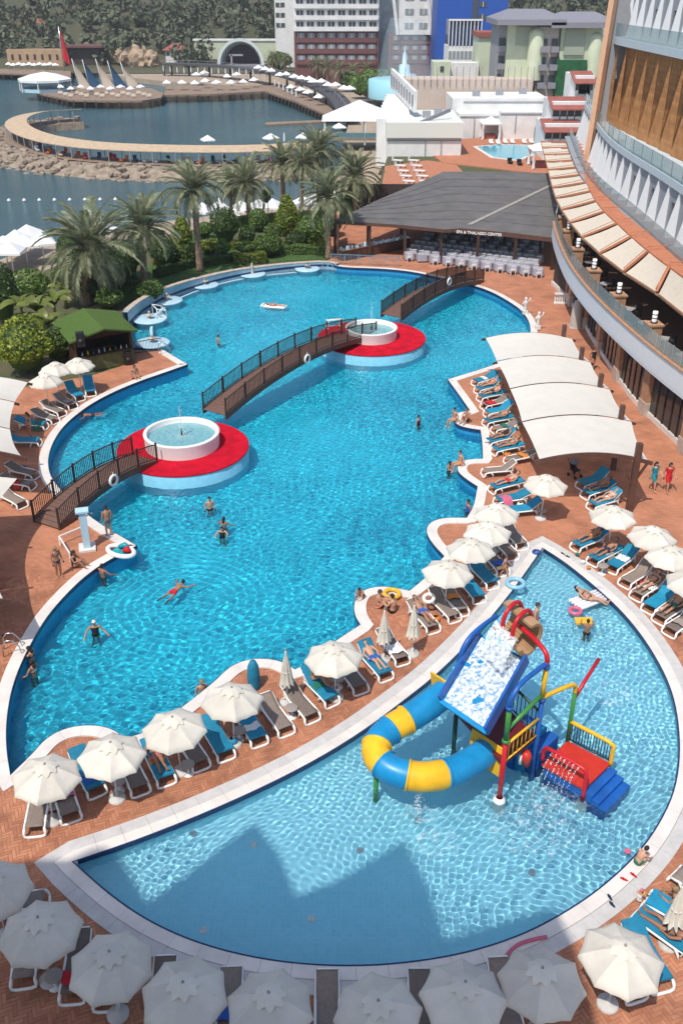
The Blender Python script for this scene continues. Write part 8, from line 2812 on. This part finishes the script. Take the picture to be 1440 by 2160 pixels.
  if long: mm.tube([hc - hf * .085 - hu * .02, hc - hf * .11 - hu * .12, hc - hf * .10 - hu * .24], [.07, .075, .035], 8)
  return mm.mesh('hair', HAIRC['dark'])
 fm = MB()
 for s in (-1, 1): fm.lathe([(0, -.011), (.011, 0), (0, .011)], hc + hf * .086 + side * s * .032 + hu * .028, n=6)
 fm.tube([hc + hf * .083 - side * .022 - hu * .052, hc + hf * .088 - hu * .054, hc + hf * .083 + side * .022 - hu * .052], .006, 5)
 return dict(body=out, cl=cl, short=cap(False), long=cap(True), face=fm.mesh('face_features', M_EYE))

BODY = {p: body(p) for p in ('stand', 'walk', 'armsout', 'reach', 'sit', 'sitknee', 'bend', 'lounge', 'lie', 'swim')}

def setmat(o, mt):
 o.material_slots[0].link = 'OBJECT'; o.material_slots[0].material = mt

def person(loc, rz, pose, cloth, ccol, hair, label, long=False, sc_=1.0):
 B = BODY[pose]
 root = empty('person', loc, rz, label, 'person')
 root.scale = (sc_,) * 3
 obj('body', B['body'], root)
 o = obj('clothing', B['cl'][cloth], root); setmat(o, CLO[ccol])
 o = obj('hair', B['long' if long else 'short'], root); setmat(o, HAIRC[hair])
 obj('face_features', B['face'], root)
 return root

def in_water(px, py, fl, wz): p = G(px, py, wz); p.z = fl; return p

FL = -1.45
KF = -.75
PE = [
 (in_water(443, 1072, FL, WZ), 0.3, 'stand', 'trunks', 'black', 'dark', 'dark-haired bather standing waist-deep below the nearer red island', 0, 1.0),
 (in_water(473, 1112, FL, WZ), 2.8, 'armsout', 'bikini', 'teal', 'dark', 'bather in the water right behind another one, mid left of the pool', 1, .95),
 (in_water(469, 1130, FL, WZ), 0.0, 'reach', 'onepiece', 'black', 'dark', 'bather in black in front of another one, mid left of the pool', 1, .92),
 (in_water(461, 724, FL, WZ), 2.0, 'stand', 'trunks', 'red', 'brown', 'reddish tanned bather standing alone in the far left pool', 0, 1.0),
 (in_water(882, 894, FL, WZ), 1.0, 'stand', 'onepiece', 'navy', 'dark', 'lone bather standing in the right middle of the big pool', 0, .95),
 (in_water(202, 1336, FL, WZ), .2, 'armsout', 'onepiece', 'black', 'white', 'bather with white cap and spread arms in the lower left pool', 0, 1.0),
 (in_water(218, 1216, FL, WZ), 2.6, 'armsout', 'trunks', 'grey', 'dark', 'bather leaning on the left rim below the float', 0, 1.0),
 (in_water(68, 1392, FL, WZ), -1.8, 'reach', 'bikini', 'navy', 'dark', 'upper of two bathers at the left pool ladder', 1, 1.0),
 (in_water(72, 1422, FL, WZ), -2.0, 'armsout', 'bikini', 'white', 'dark', 'lower of two bathers at the left pool ladder', 1, 1.0),
 (in_water(427, 1462, FL, WZ), .5, 'stand', 'trunks', 'grey', 'blond', 'bather whose shoulders show behind the umbrella by the pool bump', 0, 1.0),
 (in_water(986, 1078, FL, WZ), -1.2, 'stand', 'onepiece', 'blue', 'dark', 'bather in patterned blue at the right rim near the umbrella cluster', 0, 1.0),
 (in_water(946, 992, FL, WZ), 1.0, 'reach', 'trunks', 'grey', 'dark', 'bather leaning in the water at the fifth rim bump', 0, .95),
 (G(231, 1130, .06), -2.6, 'stand', 'trunks', 'grey', 'dark', 'man in grey trunks standing at the tip of the left deck', 0, 1.0),
 (G(126, 1216), .8, 'stand', 'bikini', 'navy', 'blond', 'woman in a dark bikini standing by the low white rail', 1, .95),
 (G(158, 1196), 1.4, 'sitknee', 'onepiece', 'black', 'dark', 'person in black sitting on the deck by the shower', 1, 1.0),
 (G(286, 796, .06), .6, 'sit', 'bikini', 'navy', 'dark', 'person sitting on the rim of the deck by the hut', 1, 1.0),
 (G(958, 888, .06), -1.0, 'sit', 'bikini', 'red', 'dark', 'left of two people sitting on the sixth rim bump', 0, 1.0),
 (G(984, 888, .06), -.6, 'sitknee', 'trunks', 'black', 'brown', 'right of two people sitting on the sixth rim bump', 0, 1.0),
 (G(970, 980, .06), -1.2, 'sit', 'trunks', 'orange', 'brown', 'tanned person sitting on the fifth rim bump', 0, 1.0),
 (G(764, 1258, .06), -.6, 'bend', 'trunks', 'navy', 'dark', 'boy crouching at the pool edge on the third bump', 0, .75),
 (G(798, 1280), 1.5, 'sitknee', 'trunks', 'red', 'brown', 'tanned man sitting left behind the yellow float', 0, 1.0),
 (G(828, 1292), -2.2, 'sitknee', 'trunks', 'black', 'dark', 'broad tanned man seen from behind on the lounger end', 0, 1.05),
 (G(1248, 780), .3, 'walk', 'onepiece', 'black', 'brown', 'woman in black walking beside the hotel wall with white towel', 1, 1.0),
 (G(1374, 1034), .5, 'walk', 'dress', 'teal', 'dark', 'woman in a teal dress walking past the big timber post', 1, 1.0),
 (G(1404, 1036), .2, 'walk', 'dress', 'red', 'dark', 'woman in a red dress at the right picture edge', 1, 1.0),
 (G(1062, 1216), 1.2, 'walk', 'trunks', 'orange', 'brown', 'small child walking beside the umbrella cluster', 0, .66),
 (in_water(1236, 1338, KF, KWZ), 3.0, 'reach', 'trunks', 'black', 'dark', 'boy with a yellow float in the children pool', 0, .82),
 (G(1342, 1822, .06), 2.0, 'bend', 'trunks', 'green', 'dark', 'boy in green trunks crouching on the coping of the children pool', 0, .8),
 (G(1346, 1900, .05), 2.2, 'sitknee', 'onepiece', 'white', 'pink', 'toddler with pink hat sitting on the coping in the lower right', 0, .55),
 (in_water(1128, 1318, KF, KWZ), 1.2, 'stand', 'trunks', 'red', 'brown', 'man standing in the water behind the tipping bucket', 0, 1.05),
 (G(66, 925), -.8, 'stand', 'bikini', 'red', 'dark', 'woman sunbathing upright between the left loungers', 1, 1.0),
 (G(1418, 1915), -2.0, 'sitknee', 'onepiece', 'navy', 'blond', 'woman sitting at the lounger in the lower right corner', 1, 1.0),
 (G(118, 1900, .0), -2.2, 'sitknee', 'trunks', 'grey', 'dark', 'person half hidden by the lower left umbrella', 0, .9),
]
for (loc, rz, pose, cl, cc, hr, lab, lg, s_) in PE[:-1]:
 person(loc, rz, pose, cl, cc, hr, lab, bool(lg), s_)
# swimmers lying in the water
p = G(372, 1244, WZ + .02); person(p, R(150), 'swim', 'trunks', 'red', 'dark', 'swimmer in red trunks doing breaststroke left of centre', False, 1.0)
p = G(188, 876, WZ + .05); person(p, R(-65), 'swim', 'trunks', 'navy', 'brown', 'swimmer pushing off the left rim by the loungers', False, .95)

def on_lounger(i, pose, cl, cc, hr, lab, lg=False, dz=.36, dy=.1):
 """person lying on the given lounger"""
 L_ = i if not isinstance(i, int) else LOUNGERS[i]
 q = Matrix.Translation(L_.location) @ Matrix.Rotation(L_.rotation_euler.z, 4, 'Z') @ Vector((0, dy, dz))
 return person(q, L_.rotation_euler.z, pose, cl, cc, hr, lab, lg)

LB = {l['label']: l for l in LOUNGERS}

def find(s): return next(l for k, l in LB.items() if s in k)

q = find('dark-haired woman sits'); c = q.location
person(Matrix.Translation(c) @ Matrix.Rotation(q.rotation_euler.z, 4, 'Z') @ Vector((0, .35, .44)), q.rotation_euler.z + .5, 'sitknee', 'bikini', 'teal', 'dark', 'dark-haired woman in teal bikini sitting on the teal lounger', True)
on_lounger(find('bare legs'), 'lounge', 'trunks', 'blue', 'brown', 'sunbather on the teal lounger by the left folded umbrella')
on_lounger(find('lying person beside'), 'lounge', 'bikini', 'white', 'blond', 'sunbather lying beside the big timber post', True)
on_lounger(find('lying person in the lower right'), 'lounge', 'bikini', 'black', 'dark', 'sunbather on the teal lounger in the lower right corner', True)
eb = len(NEARROW)
for k, (cl, cc, hr, lg) in enumerate((('bikini', 'red', 'dark', 1), ('trunks', 'navy', 'brown', 0), ('trunks', 'grey', 'dark', 0), ('onepiece', 'black', 'dark', 1), ('bikini', 'green', 'brown', 1), ('trunks', 'red', 'dark', 0))):
 i = (1, 2, 5, 7, 8, 11)[k]
 on_lounger(eb + i, 'lounge', cl, cc, hr, 'sunbather lying on the %s lounger from the back along the right rim' % ord_[i], bool(lg), dz=.42)
# ------------------------------------------------------------------ floats and toys
def torus(R_, r_, n=28, k=10):
 m_ = MB(); m_.tube([(R_ * math.cos(2 * PI * i / n), R_ * math.sin(2 * PI * i / n), r_) for i in range(n)], r_, k, closed=True); return m_

def vinyl(nm, c): return mat('vinyl_' + nm, c, .25, var=.05)

def ring_toy(px, py, z, R_, r_, mt, lab, tilt=(0, 0)):
 o = torus(R_, r_).build('swim_ring', mt, None, G(px, py, z)); o.rotation_euler = (tilt[0], tilt[1], random.uniform(0, 6))
 m_ = MB(); m_.tube([(R_, 0, r_ * 1.95), (R_, 0, r_ * 2.3)], .012, 6); m_.build('valve', M_PLASTW, o)
 return tag(o, lab, 'swim ring', 'inflatable rings')

ring_toy(1130, 1166, .06, .15, .06, vinyl('navy', (.015, .06, .3)), 'small dark blue ring on the coping tip of the children pool')
ring_toy(1086, 1234, .06, .38, .10, vinyl('sky', (.25, .5, .68)), 'large light blue ring on the coping of the children pool')
ring_toy(904, 1264, .62, .22, .08, M_PLASTW, 'white ring lying on the brown lounger', (R(20), 0))
ring_toy(826, 1256, .06, .34, .10, vinyl('yellow', (.75, .42, .03)), 'yellow ring beside the sitting men on the third bump')
ring_toy(1212, 1292, KWZ - .06, .24, .09, vinyl('pink', (.6, .12, .2)), 'pink ring floating beside the woman on the white lilo')

def lilo(px, py, z, rz, mt, lab, L_=1.7, W_=.75):
 root = empty('lilo', G(px, py, z), rz, lab, 'lilo', 'inflatable mattresses')
 for k in range(5):
  m_ = MB(); x = (k - 2) * W_ / 5; m_.tube([(x, -L_ / 2, .06), (x, -L_ / 2 + .1, .08), (x, L_ / 2 - .1, .08), (x, L_ / 2, .06)], [.04, .085, .085, .04], 8); m_.build('air_tube', mt, root)
 m_ = MB(); m_.tube([(-W_ / 2, L_ / 2 + .1, .12), (0, L_ / 2 + .13, .13), (W_ / 2, L_ / 2 + .1, .12)], .11, 10); m_.build('pillow', mt, root)
 return root

l1 = lilo(580, 648, WZ - .03, R(75), M_PLASTW, 'white lilo with a sunbather floating in the far pool', 2.0, .9)
person(l1.location + Vector((0, 0, .06)), R(75), 'lie', 'bikini', 'red', 'brown', 'sunbather lying on the white lilo in the far pool', True)
l2 = lilo(1240, 1268, KWZ - .03, R(-60), vinyl('white', (.7, .68, .7)), 'white lilo with a woman in the children pool', 1.7, .9)
person(l2.location + Vector((0, 0, .08)), R(60), 'lounge', 'bikini', 'black', 'dark', 'woman in black reclining on the white lilo in the children pool', True)
m = MB(); m.box((0, 0, .05), (.75, .45, .1)); o = m.build('kick_board', vinyl('yellow', (.75, .42, .03)), None, G(1230, 1312, KWZ + .02)); tag(o, 'flat yellow float held by the boy in the children pool', 'float')
root = empty('boat_float', G(256, 1166, .06), R(-30), 'white and teal boat-shaped float with red bag at the left deck tip', 'float')
m = MB(); m.tube([(.75 * math.cos(2 * PI * i / 24), .42 * math.sin(2 * PI * i / 24), .1) for i in range(24)], .12, 10, closed=True); m.build('rim', M_PLASTW, root)
m = MB(); m.lathe([(.5, .05), (0, .05)], n=20); m.build('floor', vinyl('teal', (.02, .3, .35)), root)
m = MB(); m.tube([(.15, .05, .12), (.35, .1, .25), (.5, .05, .2)], [.12, .17, .1], 8); m.build('red_bag', CLO['red'], root)
m = MB(); m.tube([(-.3, .2, .15), (0, .3, .3), (.2, .3, .25)], [.1, .14, .1], 8); m.build('teal_cushion', vinyl('teal', (.02, .3, .35)), root)
p0 = G(1058, 2030, .06)
NP_ = [(1058, 2030), (1075, 2005), (1095, 1990), (1122, 1982), (1152, 1976)]
m = MB(); m.tube(smooth_line([G(x, y, .1) - p0 for x, y in NP_], 2), .055, 10); o = m.build('pool_noodle', mat('pink_foam', (.55, .12, .20), .8), None, p0); tag(o, 'bent pink foam noodle on the shaded coping', 'pool noodle')
# shoes and small toys
def slipper(px, py, mt, lab, rz):
 root = empty('slipper', G(px, py, .058), rz, lab, 'slipper', 'slippers on the coping')
 m_ = MB(); m_.prism([(.045 * math.cos(a) * (1.0 if math.sin(a) > 0 else .8), .13 * math.sin(a)) for a in [2 * PI * i / 14 for i in range(14)]], 0, .025); m_.build('sole', mt, root)
 m_ = MB(); m_.tube([(-.045, .02, .02), (0, .03, .07), (.045, .02, .02)], .014, 6); m_.build('strap', mt, root)

slipper(1285, 1893, CLO['navy'], 'upper navy slipper on the coping', .3); slipper(1290, 1908, CLO['navy'], 'lower navy slipper on the coping', .5)
slipper(1315, 1855, CLO['red'], 'left red slipper beside the crouching boy', 1.0); slipper(1335, 1846, CLO['red'], 'right red slipper beside the crouching boy', .7)
slipper(1186, 1168, CLO['black'], 'black slipper near the tip of the children pool', .7); slipper(1196, 1174, CLO['black'], 'second black slipper near the tip of the children pool', .9)
slipper(8, 1342, CLO['black'], 'black slipper on the shaded left deck', .7)
for (x, y, z, c_, lab) in ((1192, 1190, KWZ, CLO['pink'], 'small pink toy floating at the tip of the children pool'), (1216, 1172, .06, CLO['green'], 'small green toy on the coping by the tip'), (1240, 1200, .06, CLO['orange'], 'small yellow toy on the coping of the children pool'), (1228, 1188, .06, CLO['white'], 'small white toy on the coping of the children pool'), (1322, 1800, KWZ, CLO['pink'], 'pink toy bucket in the water beside the crouching boy'), (1352, 1888, .06, C_YEL, 'yellow toy spade beside the toddler')):
 m_ = MB(); m_.lathe([(0, 0), (.08, .01), (.11, .12), (.09, .13), (0, .1)], n=10); o = m_.build('toy_bucket', c_, None, G(x, y, z)); tag(o, lab, 'toy', 'small toys by the children pool')
# towels and bags
def towel(l, mt, lab, y0=-.3, drape=.35):
 L_ = find(l); root = empty('towel', L_.location, L_.rotation_euler.z, lab, 'towel', 'towels on loungers')
 m_ = MB(); m_.smooth = True; vs_ = []
 for j in range(8):
  for i in range(9):
   x = -.36 + .72 * i / 8; z = .45 - max(0, abs(x) - .31) * 3 + .015 * math.sin(i * 2.1 + j); vs_.append((x, y0 + .55 * j / 7, z))
 m_.add(vs_, [(j * 9 + i, j * 9 + i + 1, (j + 1) * 9 + i + 1, (j + 1) * 9 + i) for j in range(7) for i in range(8)]); m_.build('cloth', mt, root)

towel('with towel under', CLO['white'], 'white towel on the teal lounger in the right hand row')
towel('white cloth', CLO['white'], 'crumpled white cloth on the brown lounger in the right hand row')
towel('teal lounger between the two lowest left', M_TOWELB, 'deep blue towel on the teal lounger at lower left', -.75)
towel('brown lounger beside the lowest left', M_TOWELB, 'deep blue towel on the brown lounger at lower left', -.1)
towel('bow under the sunlit lower right', M_TABLE, 'taupe towel on the lounger under the sunlit lower right umbrella')
# blue covered chair back by the bump
root = empty('towel_stand', G(536, 1448, .06), R(20), 'teal towel draped over an upright chair back at the pool bump', 'towel')
m = MB(); m.smooth = True; m.lathe([(.24, 0.0), (.26, .5), (.22, 1.0), (.12, 1.25), (0, 1.3)], n=14); m.build('cloth', M_TEAL, root)
# stroller under the canopy
root = empty('stroller', G(1210, 1005), R(30), 'dark folding stroller under the arched canopy', 'stroller')
m = MB(); m.tube([(-.2, -.3, .1), (-.2, .1, .55), (-.2, .45, 1.0)], .02, 6); m.tube([(.2, -.3, .1), (.2, .1, .55), (.2, .45, 1.0)], .02, 6); m.tube([(-.2, .45, 1.0), (.2, .45, 1.0)], .025, 6); m.build('frame', M_BLACK, root)
m = MB(); m.box((0, -.02, .45), (.36, .4, .08)); m.box((0, .2, .68), (.36, .08, .5)); m.build('seat', M_BLACK, root)
m = MB(); m.lathe([(.26, 0), (.22, .16), (0, .26)], (0, .12, .82), n=12); m.build('hood', CLO['grey'], root)
for sx in (-.22, .22):
 for sy in (-.3, .25):
  m = MB(); m.tube([(sx - .02, sy, .1), (sx + .02, sy, .1)], .1, 12); m.build('wheel', M_BLACK, root)

# clutter: folded towels, bags and more sunbathers
R3 = random.Random(5)
TW = [CLO['white'], M_TEAL, CLO['blue'], CLO['orange'], CLO['pink'], M_TABLE, CLO['green'], CLO['red']]
TN = ['white', 'teal', 'blue', 'orange', 'pink', 'taupe', 'green', 'red']
for i, L_ in enumerate(LOUNGERS):
 if i % 3 == 1 and i < 62:
  k = R3.randrange(8); root = empty('towel', L_.location, L_.rotation_euler.z + R3.uniform(-.12, .12), TN[k] + ' crumpled towel on the ' + L_['label'].replace('lounger ', 'lounger, ', 1)[:70].rsplit(' ', 1)[0], 'towel', 'towels on loungers')
  root['label'] = ' '.join(root['label'].split()[:15])
  m_ = MB(); m_.smooth = True; vs_ = []; y0 = R3.uniform(-.8, -.1); ln = R3.uniform(.3, .6); sx = R3.uniform(-.08, .08)
  for j in range(8):
   for q in range(9):
    x = -.38 + .76 * q / 8 + sx; z = .45 - max(0, abs(x) - .31) * 3.2 + .03 * noise.noise(Vector((x * 6, j * .9, i))); vs_.append((x, y0 + ln * j / 7 + .04 * math.sin(q * 1.3 + i), z))
  m_.add(vs_, [(j * 9 + q, j * 9 + q + 1, (j + 1) * 9 + q + 1, (j + 1) * 9 + q) for j in range(7) for q in range(8)]); m_.build('cloth', TW[k], root)
 if i % 4 == 2 and i < 62:
  c = Matrix.Translation(L_.location) @ Matrix.Rotation(L_.rotation_euler.z, 4, 'Z') @ Vector((.52, R3.uniform(-.5, .3), 0)); k = R3.randrange(8)
  root = empty('beach_bag', c, R3.uniform(0, 6), ' '.join((TN[k] + ' beach bag on the paving next to the ' + L_['label']).split()[:16]), 'bag', 'beach bags beside loungers')
  m_ = MB(); m_.smooth = True; m_.lathe([(.0, 0), (.17, .01), (.2, .14), (.16, .27), (.1, .29)], n=10); m_.build('pouch', TW[k], root)
  m_ = MB(); m_.tube([(-.13, 0, .27), (-.08, 0, .42), (.08, 0, .42), (.13, 0, .27)], .012, 6); m_.build('handle', TW[(k + 3) % 8], root)
for (s_, cl, cc, hr, lab, lg) in (('sunlit teal lounger left of the third', 'bikini', 'pink', 'blond', 'sunbather on the sunlit teal lounger left of the third umbrella', True), ('flat sunlit teal', 'trunks', 'navy', 'dark', 'sunbather on the flat teal lounger by the children pool tip', False),
        ('brown lounger second last', 'trunks', 'green', 'brown', 'sunbather on the second last lounger of the right hand row', False), ('in the right hand row', 'bikini', 'black', 'dark', 'sunbather lower in the right hand row', True), ('front of the arched canopy', 'trunks', 'grey', 'dark', 'sunbather in the shade under the front of the arched canopy', False),
        ('beside the tip of the children', 'bikini', 'orange', 'brown', 'sunbather on the teal lounger beside the children pool tip', True), ('brown lounger behind the right folded', 'trunks', 'blue', 'dark', 'sunbather on the brown lounger behind the right folded umbrella', False)):
 on_lounger(find(s_), 'lounge', cl, cc, hr, lab, lg, dz=.40)
# ------------------------------------------------------------------ air
m = MB(); m.box((40, 420, 76), (1300, 1000, 172))
hz = bpy.data.materials.new('haze_air'); hz.use_nodes = True
hn = hz.node_tree; hn.nodes.remove(hn.nodes['Principled BSDF'])
pv = hn.nodes.new('ShaderNodeVolumePrincipled'); pv.inputs['Color'].default_value = (.93, .95, 1, 1); pv.inputs['Density'].default_value = .00022; pv.inputs['Anisotropy'].default_value = .2
hn.links.new(pv.outputs[0], hn.nodes['Material Output'].inputs['Volume'])
o = m.build('haze', hz); tag(o, kind='stuff', label='thin pale haze over the bay', cat='haze')
